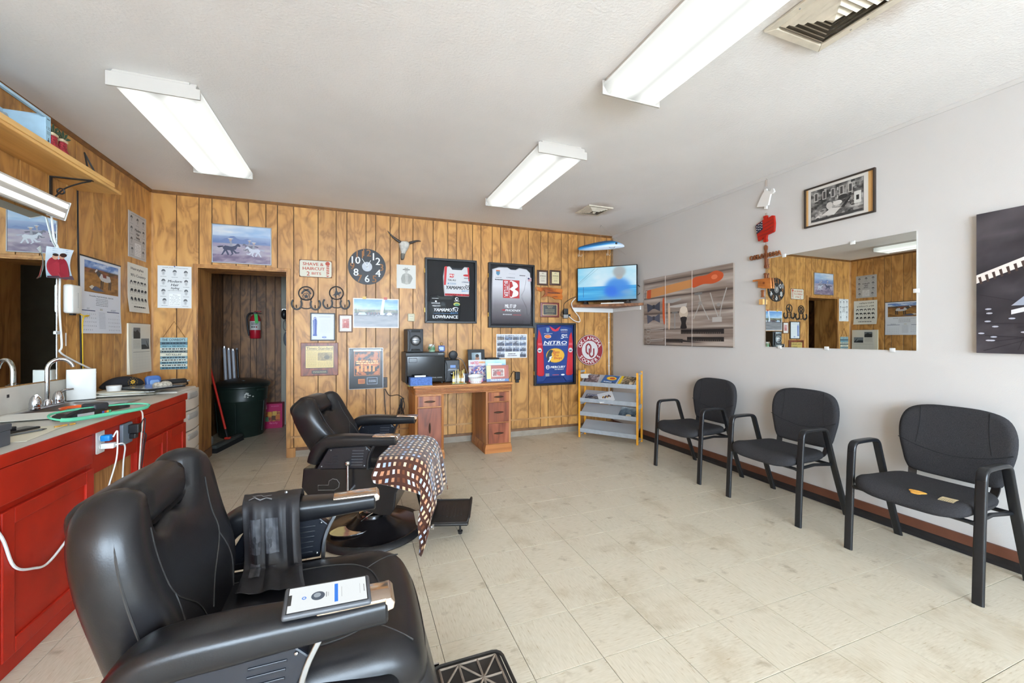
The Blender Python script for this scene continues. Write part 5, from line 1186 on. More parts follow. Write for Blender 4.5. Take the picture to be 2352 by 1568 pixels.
for a, L in ((math.radians(122), .105), (math.radians(62), .085)): obj('hand', prism([(-.004*math.sin(a)-.02*math.cos(a), .004*math.cos(a)-.02*math.sin(a)), (.004*math.sin(a)-.02*math.cos(a), -.004*math.cos(a)-.02*math.sin(a)), (L*math.cos(a)+.002*math.sin(a), L*math.sin(a)-.002*math.cos(a)), (L*math.cos(a)-.002*math.sin(a), L*math.sin(a)+.002*math.cos(a))], -.017, -.0155), WHITEP, ck)
# steer skull
sx, sz = BWp(928, 568); sk_ = thing('steer_skull', 'small longhorn steer skull with dark horns', 'skull', (sx, YB, sz))
obj('skull', puff(spline([(-.02, -.14), (-.035, -.06), (-.055, .0), (-.065, .05), (-.03, .075), (.03, .075), (.06, .045), (.05, -.01), (.03, -.06), (.012, -.14)], 4), .025, .045, 0, .015, lambda u, v, w: (u+.12*v*.9, -w-.0005, v*.95)), M('bone', (196, 192, 182), .7, 0, .2, 30), sk_, smooth=60)
obj('muzzle', puff(spline([(-.022, -.155), (-.03, -.11), (-.028, -.08), (.016, -.08), (.018, -.11), (.012, -.155)], 3), .012, .05, 0, .012, lambda u, v, w: (u+.12*v*.9, -w-.0005, v*.95)), M('grey muzzle', (110, 106, 98), .8), sk_, smooth=60)
for s_, tipz in ((-1, .15), (1, .03)):
    hp_ = spline([(s_*.05+.008, -.03, .05), (s_*.10, -.04, .06+tipz*.15), (s_*.15, -.045, .07+tipz*.35), (s_*.19+.0, -.05, .055+tipz*.75)], 5, False)
    obj('horn', tube(hp_, .017, 8, scale=[1-.85*(i/(len(hp_)-1))**1.4 for i in range(len(hp_))]), M('dark horn', (58, 48, 42), .4, 0, .3, 20), sk_, smooth=True)
    obj('eye_socket', ball((s_*.033+.003, -.035, .012), .011, .008, .011, 8, 5), M('socket', (70, 62, 54), .9), sk_)
# pencil drawing
dg, w, h_ = on_back('pencil_drawing', 'pencil drawing of a man in a cowboy hat on white paper', 'drawing', 911, 607, 955, 663)
sheet(dg, w, h_, None, PAPER, -.003); pr = Print(w, h_, (214, 212, 204)); g1 = (168, 166, 158); g2 = (120, 118, 112)
pr.poly([(.26, .22), (.22, .42), (.3, .58), (.42, .64), (.60, .64), (.74, .58), (.84, .44), (.76, .3), (.7, .2), (.5, .17)], g1); pr.poly([(.45, .2), (.44, .6), (.58, .6), (.6, .2)], (190, 188, 180)); pr.ell(.5, .73, .085, .08, (186, 184, 176)); pr.ell(.5, .80, .2, .028, g2); pr.poly([(.4, .80), (.42, .89), (.5, .87), (.58, .89), (.6, .80)], g1)
for k in range(12): x = .26+.045*k; pr.line([(x, .25+.02*(k % 3)), (x+.03, .55)], .0015, g2)
pr.build(dg, 'print', -.0033)
# horseshoe hooks
def hook(label, u0, v0, u1, v1, kind):
    t, w, h = on_back('horseshoe_hook', label, 'wall hook', u0, v0, u1, v1, 0, 'horseshoe coat hooks')
    HM = M('wrought iron', (44, 42, 42), .55, 0, .2, 40); r = .068*w/.27; cz = h/2-r
    obj('ring', tube([(r*math.cos(a), -.006, cz+r*math.sin(a)) for a in np.linspace(0, 2*math.pi, 24, endpoint=False)], .0065, 8, True), HM, t, smooth=True)
    for s_ in (-1, 1):
        cx = s_*w*.315; rr = w*.165; zz = -h/2+rr*1.25+.008
        pth = [(cx+rr*math.cos(a)*(1 if True else 1), -.008, zz+rr*1.25*math.sin(a)) for a in np.linspace(math.radians(135 if s_ < 0 else 45), math.radians(395 if s_ < 0 else -215), 22)]
        obj('horseshoe', sweep(pth, [(.009, .006), (-.009, .006), (-.009, -.006), (.009, -.006)], up=(0, -1, 0) if False else None), HM, t, bev=.002)
        obj('peg', tube([(cx, -.004, zz-rr*.8), (cx, -.035, zz-rr*.9), (cx, -.05, zz-rr*.3)], .005, 6), HM, t)
    obj('bar', tube([(-w*.17, -.006, -h/2+.03), (-w*.07, -.006, -h/2+.018), (w*.07, -.006, -h/2+.018), (w*.17, -.006, -h/2+.03)], .006, 6), HM, t)
    for s_ in (-1, 1): obj('neck', tube([(s_*w*.175, -.008, -h/2+w*.165*1.25+.008+w*.165*1.25*.57), (s_*w*.15, -.007, -h*.06), (s_*w*.19, -.006, cz-r*.75)], .006, 6), HM, t)
    if kind == 'star':
        obj('star', prism([((.03 if k % 2 == 0 else .013)*math.cos(math.pi/2+k*math.pi/5), cz-r*.45+(.03 if k % 2 == 0 else .013)*math.sin(math.pi/2+k*math.pi/5)) for k in range(10)], -.009, -.004), HM, t)
        obj('star_ring', tube([(.034*math.cos(a), -.006, cz-r*.45+.034*math.sin(a)) for a in np.linspace(0, 2*math.pi, 18, endpoint=False)], .003, 6, True), HM, t)
        for s_ in (-1, 1): obj('pistol', prism([(s_*.052, cz+.0), (s_*.038, cz-.012), (s_*.02, cz+.018), (-s_*.03, cz+.045), (-s_*.026, cz+.052), (s_*.03, cz+.033)], -.009, -.004), HM, t)
    else:
        obj('bronco_rider', prism([(-.045, cz-.03), (-.02, cz-.012), (-.008, cz+.03), (-.012, cz+.055), (.006, cz+.056), (.006, cz+.03), (.018, cz+.006), (.045, cz+.018), (.05, cz+.0), (.03, cz-.012), (.034, cz-.045), (.02, cz-.02), (-.0, cz-.025), (-.012, cz-.058), (-.018, cz-.026)], -.009, -.004), HM, t)
hook('iron horseshoe coat hook with crossed pistols and star ring', 669, 657, 737, 713, 'star'); hook('iron horseshoe coat hook with a bucking horse ring', 741, 657, 804, 711, 'horse')
# certificate, small photo, lot photo
ct, w, h_ = on_back('certificate', 'certificate with blue vertical lettering in a black frame', 'certificate', 713, 718, 770, 782)
frame_bars(ct, w, h_, .012, .018, BLACK); backing(ct, w-.01, h_-.01, PAPER, -.010); pr = Print(w-.024, h_-.024, (214, 216, 216)); bl_ = (84, 104, 168)
pr.text('PAVEZZO', .14, .52, .16, bl_, .62*(h_/w), 0, .001, rot=math.pi/2) if False else pr.poly([(.08, .2), (.22, .2), (.24, .75), (.17, .85), (.06, .75)], bl_); pr.rect(.1, .22, .13, .8, (160, 172, 206)); pr.disc(.15, .83, .06, bl_); pr.disc(.15, .83, .03, (214, 216, 216)); pr.rect(.06, .14, .24, .2, bl_); pr.greek(.32, .87, .85, .9, 1, (150, 154, 164), .6, 2)
for k in range(9): pr.greek(.36, .76-.06*k, .9, .775-.06*k, 1, (186, 188, 192), .5, k)
pr.ell(.56, .09, .1, .035, bl_); pr.ell(.56, .09, .07, .02, (170, 180, 210)); pr.build(ct, 'print', -.0108); pane(ct, w-.024, h_-.024, -.013)
sp2, w, h_ = on_back('small_framed_photo', 'small red-toned photo in a brown wooden frame', 'picture', 778, 722, 810, 763)
frame_bars(sp2, w, h_, .012, .018, M('brown frame', (110, 68, 40), .45)); backing(sp2, w-.01, h_-.01, PAPER, -.010); pr = Print(w-.024, h_-.024, (222, 214, 206)); pr.paint(.2, .2, .8, .8, lambda x, y: mix((176, 96, 96), (216, 176, 168), .5+nz(x*2, y*2, 7)), 10, 10); pr.ell(.48, .56, .16, .14, (196, 120, 116)); pr.ell(.45, .6, .08, .07, (226, 190, 180)); pr.build(sp2, 'print', -.0108); pane(sp2, w-.024, h_-.024, -.013)
lt, w, h_ = on_back('parking_lot_photo', 'large taped photo of a crowded parking lot under blue sky', 'photo', 811, 684, 916, 753)
sheet(lt, w, h_, None, PAPER, -.003); pr = Print(w, h_, (224, 226, 228))
def lot(x, y):
    if y > .62: return mix((92, 142, 200), (176, 202, 224), (1-y)/.38+.4*nz(x, y*2, 2))
    if y > .52: return mix((70, 82, 62), (150, 138, 116), .5+nz(x*3, y*3, 5))
    if y > .40: return mix((44, 40, 46), (150, 150, 158), .4+nz(x*5, y*3, 3))
    return mix((104, 104, 110), (142, 140, 142), .5+.5*nz(x, y*3, 8))
pr.paint(.02, .03, .98, .97, lot, 44, 26)
for k in range(5): pr.poly([(.10+.05*k+(.42 if k > 1 else 0), .44), (.13+.05*k+(.42 if k > 1 else 0), .52), (.2+.05*k+(.42 if k > 1 else 0), .52), (.24+.05*k+(.42 if k > 1 else 0), .44)], [(200, 206, 214), (176, 196, 220), (188, 190, 200), (90, 94, 110), (206, 208, 212)][k])
for k in range(16): pr.ell(.3+.022*k, .485+.01*(k % 3), .009, .035, [(40, 36, 40), (120, 60, 54), (58, 62, 84)][k % 3], 8)
pr.poly([(.66, .5), (.68, .74), (.70, .5)], (58, 84, 60)); pr.poly([(.04, .5), (.06, .68), (.09, .5)], (60, 86, 58)); pr.poly([(.58, .45), (.63, .97), (.69, .97), (.64, .45)], (214, 222, 232))
pr.build(lt, 'print', -.0033, GLOSS); obj('tape', bx(-w*.3, -w*.22, -.0045, -.0035, h_/2-.01, h_/2+.02), M('yellow tape', (206, 170, 70), .4), lt); obj('tape', bx(w*.16, w*.24, -.0045, -.0035, h_/2-.01, h_/2+.02), M('red tape', (190, 84, 60), .4), lt)
# newspaper plaque
tp, w, h_ = on_back('newspaper_plaque', 'wooden plaque with a gold Times-Standard newspaper plate', 'plaque', 691, 787, 777, 861)
obj('board', bx(-w/2, w/2, -.02, -.0005, -h_/2, h_/2), wood('mahogany plaque', (140, 72, 42), (118, 56, 32), (84, 38, 22), 6, 1.4, .35, 'z'), tp, bev=.004)
pr = Print(w*.76, h_*.68, (40, 32, 20)); gd = (206, 178, 104); pr.rect(.015, .02, .985, .98, gd); pr.text('Times-Standard', .5, .885, .12, (70, 54, 24), .92, 0, .0009); pr.rect(.03, .80, .97, .812, (120, 96, 48)); pr.text('New barber college grad sets up shop', .5, .765, .05, (84, 66, 30), .92)
pr.greek(.04, .06, .40, .72, 14, (160, 134, 74), .45, 3); pr.greek(.42, .06, .96, .30, 5, (160, 134, 74), .45, 4); pr.paint(.43, .33, .95, .70, lambda x, y: mix((120, 100, 56), (176, 150, 88), .5+nz(x*2, y*2, 4)), 10, 8); pr.ell(.75, .48, .1, .09, (90, 74, 40)); po = pr.build(tp, 'gold_plate', -.0205, GLOSS); po.location = (0, 0, h_*.07)
pr = Print(w*.42, h_*.1, (24, 20, 18)); pr.greek(.06, .25, .94, .8, 2, (176, 160, 110), .45, 6); po = pr.build(tp, 'name_plate', -.0205, GLOSS); po.location = (0, 0, -h_*.385)
# orange and black poster
op, w, h_ = on_back('orange_poster', 'black framed poster with an orange printed panel beside the power outlet', 'poster', 801, 799, 880, 891)
frame_bars(op, w, h_, .006, .014, STEEL); backing(op, w-.008, h_-.008, BLACK, -.010); pr = Print(w-.012, h_-.012, (34, 32, 32)); og = (206, 116, 34)
pr.rect(.14, .32, .92, .93, og); pr.rect(.155, .33, .905, .92, (34, 28, 24)); pr.paint(.17, .34, .89, .91, lambda x, y: (184, 98, 30) if nz(x*2.2, y*2.2, 5) > .02 else (40, 30, 24), 40, 34)
q = random.Random(3)
for k in range(0): x, y = .19+.66*q.random(), .36+.5*q.random(); pr.ell(x, y, .02+.03*q.random(), .012+.03*q.random(), (58, 42, 28), 9)
for k in range(5): pr.rect(.22+.12*k, .42, .28+.12*k, .56+.04*(k % 2), (230, 150, 70))
pr.greek(.2, .6, .86, .7, 2, (240, 180, 110), .6, 3); pr.rect(.26, .12, .46, .24, og); pr.rect(.28, .14, .44, .22, (170, 90, 30)); pr.rect(.52, .10, .84, .27, (150, 160, 176)); pr.rect(.535, .11, .825, .26, (22, 24, 34)); pr.greek(.57, .15, .79, .22, 2, (190, 196, 206), .4, 2); pr.rect(.12, .93, .96, .975, (190, 192, 190))
pr.build(op, 'print', -.0108, GLOSS); pane(op, w-.012, h_-.012, -.0125)
# thermostat
th, w, h_ = on_back('thermostat', 'small ivory thermostat on the panelling', 'thermostat', 936, 720, 952, 738)
obj('cover', rbox(-w/2, w/2, -.03, -.0004, -h_/2, h_/2, .008, 3), M('ivory plastic', (206, 198, 170), .5), th, smooth=40); obj('window', bx(-w*.25, w*.25, -.0306, -.0298, h_*.08, h_*.2), M('dial grey', (176, 170, 150), .4), th); obj('mark', bx(-w*.2, w*.2, -.0306, -.0298, -h_*.2, -h_*.15), M('dial grey', (176, 170, 150)), th)

# ---------------------------------------------------------------- framed jerseys
def jersey_frame(label, u0, v0, u1, v1, back_c):
    t, w, h = on_back('framed_jersey', label, 'framed jersey', u0, v0, u1, v1, 0, 'framed fishing jerseys')
    frame_bars(t, w, h, .026, .05, BLACK, 'frame', .003); backing(t, w-.02, h-.02, M('felt %d%d%d' % back_c, back_c, .95), -.012)
    for z in (h*.3, -h*.3): obj('hinge', bx(-w/2-.006, -w/2, -.04, -.015, z-.025, z+.025), BRASS, t)
    return t, w-.052, h-.052
def jersey(t, out, w, h, mat, th=.022):
    return obj('shirt', puff([((x-.5)*w, (y-.5)*h) for x, y in out], .014, th, 0, .03, lambda u, v, q: (u, -.0122-q, v)), mat, t, smooth=60)
WJ = M('white jersey', (208, 207, 208), .8, 0, .03, 8); KJ = M('black jersey', (34, 34, 36), .8, 0, .1, 8); RJ = M('red jersey', (188, 34, 46), .75); BJ = M('blue jersey', (32, 62, 128), .75, 0, .12, 6)
t, w, h_ = jersey_frame('framed pair of jerseys, white above black, with YAMAMOTO lettering', 975, 592, 1093, 743, (42, 41, 42))
s1 = jersey(t, [(.36, .42), (.34, .56), (.33, .74), (.36, .90), (.46, .92), (.54, .885), (.70, .885), (.78, .92), (.88, .92), (.895, .72), (.885, .42)], w, h_, WJ)
s2 = jersey(t, [(.05, .02), (.03, .25), (.06, .42), (.2, .44), (.28, .405), (.48, .405), (.56, .44), (.66, .42), (.70, .25), (.68, .02)], w, h_, KJ, .018)
pr = Print(w, h_); R_ = (196, 40, 44); K_ = (30, 30, 36)
pr.poly([(.36, .905), (.41, .915), (.385, .60), (.345, .60)], R_); pr.poly([(.84, .91), (.88, .91), (.885, .68), (.865, .68)], R_); pr.poly([(.455, .925), (.54, .89), (.70, .89), (.79, .925), (.72, .86), (.52, .86)], (52, 54, 60)); pr.poly([(.365, .425), (.885, .425), (.885, .46), (.365, .46)], R_)
pr.text('GENERAL TIRE', .63, .441, .03, (60, 20, 24), .5, .2, .0006); pr.poly([(.455, .79), (.56, .79), (.545, .73), (.465, .73)], R_); pr.text('MLF', .507, .763, .034, (240, 236, 232), .085, 0, .001); pr.text('TAI AU', .51, .685, .030, K_, .17, 0, .0008); pr.text('YAMAMOTO', .63, .56, .055, K_, .50, .2, .002); pr.text('BAITS', .79, .51, .03, (96, 150, 190), .14, .2, .001)
pr.ell(.82, .775, .07, .018, R_); pr.greek(.77, .715, .88, .735, 1, K_, .6, 3); pr.text('LOWRANCE', .81, .66, .024, (70, 80, 120), .17, 0, .0006); pr.rect(.42, .615, .455, .64, (120, 150, 180)); pr.greek(.47, .61, .6, .645, 2, (110, 140, 170), .5, 2); pr.ell(.85, .61, .05, .014, K_); pr.ell(.85, .617, .035, .012, (210, 210, 210))
pr.build(t, 'white_shirt_print', -.0345, mat=PRINT)
pr = Print(w, h_); W_ = (222, 222, 222); pr.text('YAMAMOTO', .38, .185, .052, W_, .5, .2, .002); pr.text('BAITS', .56, .135, .028, (80, 130, 176), .15, .2, .001); pr.rect(.13, .125, .5, .13, (80, 130, 176)); pr.text('LOWRANCE', .38, .07, .052, W_, .52, 0, .002); pr.text('DOUGLAS', .18, .295, .024, W_, .17, 0, .0004); pr.text('MERCURY', .19, .25, .022, W_, .17, .2, .0004); pr.ell(.18, .325, .02, .014, W_); pr.greek(.1, .365, .25, .385, 1, W_, .4, 4)
pr.disc(.615, .375, .035, W_); pr.disc(.622, .375, .022, (34, 34, 36)); pr.greek(.56, .33, .67, .345, 1, W_, .6, 2); pr.ell(.615, .285, .07, .03, (186, 186, 90)); pr.ell(.62, .275, .05, .02, (80, 140, 110)); pr.poly([(.2, .43), (.26, .405), (.50, .405), (.56, .43), (.5, .36), (.24, .36)], (44, 46, 42)); pr.ell(.59, .215, .06, .02, W_); pr.ell(.6, .21, .04, .014, (40, 40, 44)); pr.build(t, 'black_shirt_print', -.0305)
pane(t, w+.004, h_+.004, -.046)
t, w, h_ = jersey_frame('framed grey fading jersey with a large red BUTLER badge', 1120, 603, 1225, 753, (48, 46, 48))
def fade():
    m = bpy.data.materials.new('fading grey jersey'); m.use_nodes = True; nt = m.node_tree; b = nt.nodes['Principled BSDF']
    tc = node(nt, 'ShaderNodeTexCoord'); sp = node(nt, 'ShaderNodeSeparateXYZ'); nt.links.new(tc.outputs['Object'], sp.inputs[0])
    mr_ = node(nt, 'ShaderNodeMapRange'); mr_.inputs['From Min'].default_value = -.36; mr_.inputs['From Max'].default_value = .12; nt.links.new(sp.outputs['Z'], mr_.inputs['Value'])
    r = ramp(nt, [(0, (60, 54, 58)), (.5, (128, 122, 126)), (1, (212, 210, 214))]); nt.links.new(mr_.outputs[0], r.inputs['Fac']); nt.links.new(r.outputs['Color'], b.inputs['Base Color']); b.inputs['Roughness'].default_value = .8; return m
FD = fade(); jersey(t, [(.02, .02), (.04, .7), (.05, .93), (.2, .97), (.40, .975), (.48, .94), (.60, .94), (.68, .975), (.86, .96), (.95, .9), (.97, .6), (.97, .02)], w, h_, FD)
jersey(t, [(.70, .5), (.78, .6), (.86, .88), (.95, .86), (.97, .5), (.95, .18), (.86, .16), (.84, .3)], w, h_, FD, .036)
pr = Print(w, h_); pr.rect(.29, .46, .68, .76, (176, 44, 46)); pr.rect(.305, .47, .665, .75, (206, 70, 70)); pr.rect(.315, .475, .655, .745, (176, 44, 46)); pr.text('BUTLER', .365, .61, .062, W_, .262*h_/w, 0, .0014, rot=-math.pi/2)
B_ = [(.44, .485), (.44, .735), (.56, .735), (.63, .70), (.64, .65), (.57, .61), (.65, .57), (.64, .51), (.57, .485)]; pr.poly(spline(B_, 3), (236, 232, 230)); pr.poly([(.44, .735), (.5, .735), (.53, .66), (.44, .61)], (176, 44, 46)); pr.poly([(.44, .61), (.53, .57), (.5, .485), (.44, .485)], (176, 44, 46))
pr.poly([(.13, .91), (.22, .91), (.215, .85), (.175, .825), (.135, .85)], (90, 140, 170)); pr.rect(.13, .895, .22, .915, (200, 110, 60)); pr.greek(.12, .785, .26, .8, 1, (90, 86, 90), .5, 3); pr.greek(.1, .745, .3, .77, 1, K_, .6, 5); pr.text('LOWRANCE', .47, .80, .02, (70, 76, 100), .2, 0, .0005); pr.greek(.42, .86, .58, .87, 1, (170, 168, 170), .5, 6); pr.greek(.68, .83, .82, .86, 1, K_, .5, 7)
pr.text('MIL IT UP', .47, .325, .06, (226, 224, 224), .26, 0, .0016); pr.text('PHOENIX', .52, .255, .034, (222, 222, 222), .36, .3, .0012); pr.ell(.31, .26, .05, .012, (176, 50, 60)); pr.greek(.28, .17, .5, .2, 1, (180, 178, 180), .6, 2); pr.greek(.52, .17, .72, .19, 1, (180, 80, 84), .6, 9)
pr.build(t, 'shirt_print', -.0350); pr = Print(w, h_); pr.rect(.87, .75, .96, .81, (206, 196, 200)); [pr.rect(.87, .755+.014*k, .96, .761+.014*k, (176, 60, 70)) for k in range(4)]; pr.rect(.87, .785, .91, .81, (40, 50, 90)); pr.build(t, 'flag_patch', -.0495)
pane(t, w+.004, h_+.004, -.0515)
t, w, h_ = jersey_frame('framed blue and red NITRO jersey below the wall plaques', 1225, 741, 1319, 881, (34, 54, 110))
jersey(t, [(.02, .02), (.20, .02), (.28, .1), (.72, .1), (.8, .02), (.98, .02), (.985, .6), (.96, .96), (.66, .99), (.5, .93), (.36, .99), (.04, .96), (.015, .6)], w, h_, BJ)
SL = jersey(t, [(.02, .12), (.22, .12), (.2, .5), (.14, .82), (.06, .95), (.02, .7)], w, h_, RJ, .03); jersey(t, [(.98, .12), (.77, .12), (.82, .5), (.87, .82), (.94, .9), (.98, .7)], w, h_, RJ, .03)
pr = Print(w, h_); pr.poly([(.34, .98), (.5, .92), (.64, .98), (.58, .9), (.5, .885), (.42, .9)], (196, 40, 60)); pr.text('NITRO', .50, .695, .055, W_, .6, .25, .003); pr.text('PERFORMANCE FISHING BOATS', .49, .655, .022, W_, .62, .2, .0005)
pr.ell(.3, .80, .09, .033, (226, 226, 220)); pr.ell(.3, .80, .08, .028, (206, 72, 46)); pr.text('ZOOM', .3, .80, .026, (240, 200, 90), .12, 0, .0008); pr.text('5', .68, .80, .075, W_, .07, .2, .0016); pr.text('IVE', .77, .82, .04, W_, .1, 0, .001); pr.greek(.72, .775, .84, .79, 1, W_, .5, 3); pr.text('GARMIN', .73, .915, .024, W_, .18, 0, .0006); pr.greek(.65, .87, .82, .89, 1, (190, 160, 150), .4, 3); pr.poly([(.26, .95), (.34, .95), (.33, .89), (.3, .87), (.27, .89)], (120, 150, 176)); pr.greek(.2, .845, .42, .855, 1, W_, .6, 4)
pr.ell(.5, .475, .245, .125, (190, 150, 50)); pr.ell(.5, .475, .232, .115, (226, 170, 52)); pr.poly(spline([(.27, .44), (.3, .52), (.36, .57), (.44, .56), (.40, .5), (.42, .44), (.36, .42), (.38, .36), (.31, .38)], 3), (40, 60, 70)); pr.poly([(.34, .45), (.42, .47), (.38, .41), (.33, .36), (.3, .37), (.34, .41)], (214, 220, 220)); sc_ = (176, 60, 40)
pr.text('Bass', .52, .535, .055, sc_, .17, .15, .0014); pr.text('Pro', .52, .48, .05, sc_, .13, .15, .0014); pr.text('Shops', .56, .425, .055, sc_, .22, .15, .0014)
pr.disc(.3, .275, .05, W_); pr.disc(.3, .275, .036, (32, 62, 128)); pr.text('M', .3, .275, .03, W_, .05, 0, .001); pr.text('MERCURY', .565, .275, .038, W_, .38, .2, .002); pr.text('GO BOLDLY', .60, .235, .018, W_, .24, .2, .0006); pr.rect(.24, .12, .34, .17, (150, 150, 150)); pr.greek(.42, .13, .6, .15, 1, (200, 90, 100), .6, 5); pr.ell(.7, .14, .05, .014, W_)
pr.build(t, 'shirt_print', -.0348); pr = Print(w, h_)
for x in (.085, .90): pr.disc(x, .565, .055, (222, 222, 222)); pr.disc(x, .565, .042, (60, 70, 96)); pr.disc(x, .565, .036, (222, 222, 222)); pr.rect(x-.03, .55, x+.03, .572, (60, 70, 96))
pr.rect(.04, .65, .14, .69, (206, 80, 90)); pr.rect(.86, .65, .95, .69, (206, 80, 90)); pr.build(t, 'sleeve_badge', -.0425); pane(t, w+.004, h_+.004, -.0455)
# plaques
for k, (u0, u1) in enumerate(((1233, 1258), (1262, 1287))):
    t, w, h_ = on_back('award_plaque', ['dark award plaque with a cream plate, left of a pair', 'dark award plaque with a cream plate, right of a pair'][k], 'plaque', u0, 620, u1, 656, 0, 'pair of award plaques')
    obj('board', bx(-w/2, w/2, -.018, -.0005, -h_/2, h_/2), M('walnut plaque', (74, 46, 34), .35, 0, .2, 12), t, bev=.005)
    pr = Print(w*.66, h_*.76, [(206, 196, 178), (212, 196, 152)][k]); pr.ell(.5, .86, .12, .06, (110, 96, 80)); pr.ell(.5, .84, .08, .05, (206, 196, 176)); pr.greek(.1, .58, .9, .72, 2, (96, 84, 70), .5, 3); pr.greek(.2, .4, .8, .52, 2, (150, 138, 116), .4, 4); pr.greek(.25, .16, .75, .32, 2, (110, 98, 80), .4, 5); pr.build(t, 'plate', -.0185, GLOSS)
t, w, h_ = on_back('slab_plaque', 'irregular varnished wood slab with dark burnt writing', 'plaque', 1230, 658, 1291, 689)
P_ = [(.0, .98), (.02, .72), (.1, .66), (.2, .6), (.27, .72), (.33, .66), (.33, .45), (.28, .3), (.18, .12), (.3, .2), (.42, .26), (.6, .2), (.72, .05), (.85, .06), (.98, .0), (1, .3), (.97, .5), (1, .75), (.98, .9), (.7, .92), (.4, .98), (.2, .93)]
obj('slab', prism([((x-.5)*w, (y-.5)*h_) for x, y in P_], -.022, -.0005), wood('varnished slab', (196, 112, 44), (174, 88, 30), (110, 48, 18), 5, 1, .2, 'x', 2, 5), t, bev=.004)
pr = Print(w, h_); pr.text('Perfect Game', .5, .82, .12, (64, 30, 14), .46, .2); pr.text('Bowling', .66, .52, .12, (64, 30, 14), .4, .2) if False else pr.greek(.42, .46, .88, .6, 1, (64, 30, 14), .6, 4); pr.greek(.6, .2, .8, .3, 1, (80, 40, 18), .5, 2); pr.build(t, 'writing', -.0225)
t, w, h_ = on_back('red_plaque', 'red-brown plaque with a black engraved plate and gold edge', 'plaque', 1240, 694, 1283, 729)
obj('board', bx(-w/2, w/2, -.022, -.0005, -h_/2, h_/2), M('cherry plaque', (104, 34, 24), .25), t, bev=.006); pr = Print(w*.78, h_*.74, (196, 160, 110)); pr.rect(.05, .06, .95, .94, (30, 28, 26)); pr.greek(.3, .78, .7, .86, 1, (176, 160, 120), .5, 2); pr.greek(.35, .64, .65, .74, 1, (176, 160, 120), .5, 3); pr.greek(.18, .26, .82, .58, 4, (150, 138, 104), .4, 4); pr.greek(.25, .12, .75, .18, 1, (150, 138, 104), .5, 5); pr.build(t, 'plate', -.0225, GLOSS)
# town calendar
t, w, h_ = on_back('photo_calendar', 'white sheet of many old town photographs above the desk', 'calendar', 1140, 767, 1210, 821); sheet(t, w, h_, None, PAPER, -.003)
pr = Print(w, h_, (222, 222, 224)); q = random.Random(5)
for j in range(4):
    xs_ = sorted([.02, .98]+[.26+.02*q.random(), .52+.02*q.random(), .74+.03*q.random()])
    for i in range(4):
        if j == 0 and i in (1, 2): continue
        x0, x1 = xs_[i]+.005, xs_[i+1]-.01; y0 = .03+.24*j; y1 = y0+.215; tint = q.choice([(120, 140, 176), (150, 140, 130), (110, 120, 140)])
        pr.paint(x0, y0, x1, y1, lambda x, y: mix((60, 58, 66), (206, 212, 224) if y > .55 else tint, .4+.7*nz(x*2, y*2, i+j*4)+(.3 if y > .6 else 0)), 7, 6)
pr.text('Santa Maria', .5, .17, .05, (40, 40, 50), .24) if False else pr.greek(.38, .14, .62, .2, 1, (40, 40, 50), .6, 3); pr.greek(.36, .07, .66, .12, 1, (60, 60, 70), .6, 4); pr.build(t, 'print', -.0033, GLOSS)
# round university sign
t, w, h_ = on_back('round_sign', 'round crimson OKLAHOMA SOONERS sign with OU monogram', 'sign', 1323, 768, 1384, 838)
r = (w+h_)/4; cr_ = (140, 34, 44); obj('disc', prism([(r*math.cos(a), r*math.sin(a)) for a in np.linspace(0, 2*math.pi, 48, endpoint=False)], -.012, -.0005), M('dark sign edge', (90, 30, 34), .5), t)
pr = Print(2*r, 2*r); pr.disc(.5, .5, .49, (196, 190, 186), 48); pr.disc(.5, .5, .475, cr_, 48); pr.disc(.5, .5, .30, (206, 200, 198), 40)
for s, a0, st, up in (('OKLAHOMA', 158, -19.4, 1), ('SOONERS', 214, 18.6, -1)):
    for k, ch in enumerate(s):
        a = math.radians(a0+st*k); pr.text(ch, .5+.388*math.cos(a), .5+.388*math.sin(a), .115, (222, 216, 212), None, 0, .0016, rot=a-math.pi/2*up)
def block_o(x0, x1, y0, y1, c, wd, opent=False):
    k = .07; o_ = [(x0+k, y0), (x1-k, y0), (x1, y0+k), (x1, y1-k), (x1-k, y1), (x0+k, y1), (x0, y1-k), (x0, y0+k)]; pr.line(o_+[o_[0]] if not opent else [o_[4-0] if False else (x1, y1), (x1, y0+k), (x1-k, y0), (x0+k, y0), (x0, y0+k), (x0, y1)], wd, c)
block_o(.36, .53, .37, .70, (206, 200, 198), .030); block_o(.36, .53, .37, .70, cr_, .022); block_o(.48, .645, .27, .55, (206, 200, 198), .03, True); block_o(.48, .645, .27, .55, cr_, .022, True)
pr.build(t, 'print', -.0125)
# ================================================================ DESK AND WHAT STANDS ON IT
OAK = wood('orange oak', (196, 134, 74), (174, 108, 54), (128, 72, 34), 7, .9, .4, 'z', 1, 3, False); OAKX = wood('orange oak rail', (196, 134, 74), (172, 106, 52), (124, 70, 34), 7, .9, .4, 'x', 1, 3, False)
ROSE = wood('rosewood veneer', (166, 96, 66), (140, 74, 48), (96, 46, 30), 4, 1.2, .32, 'z', 1.3, 4, False); ZEB = wood('striped veneer', (170, 104, 60), (126, 62, 38), (74, 32, 24), 16, .25, .3, 'z', .3, 3, False)
DY, DX = 4.345, 1.105; dk = thing('writing_desk', 'vintage twin-pedestal wooden writing desk against the panelling', 'desk', (DX, DY, 0)); DD = .60
x0, x1 = -.55, .55
obj('top', rbox(x0-.005, x1+.005, -.01, DD, .765, .785, .005, 2), OAKX, dk)
ap = obj('apron', join(bx(x0+.012, x1-.012, .012, DD, .69, .765)), M('oak darkened as gap shade', (84, 48, 24), .6), dk)  # shade between the reeds is put into the apron's darker colour
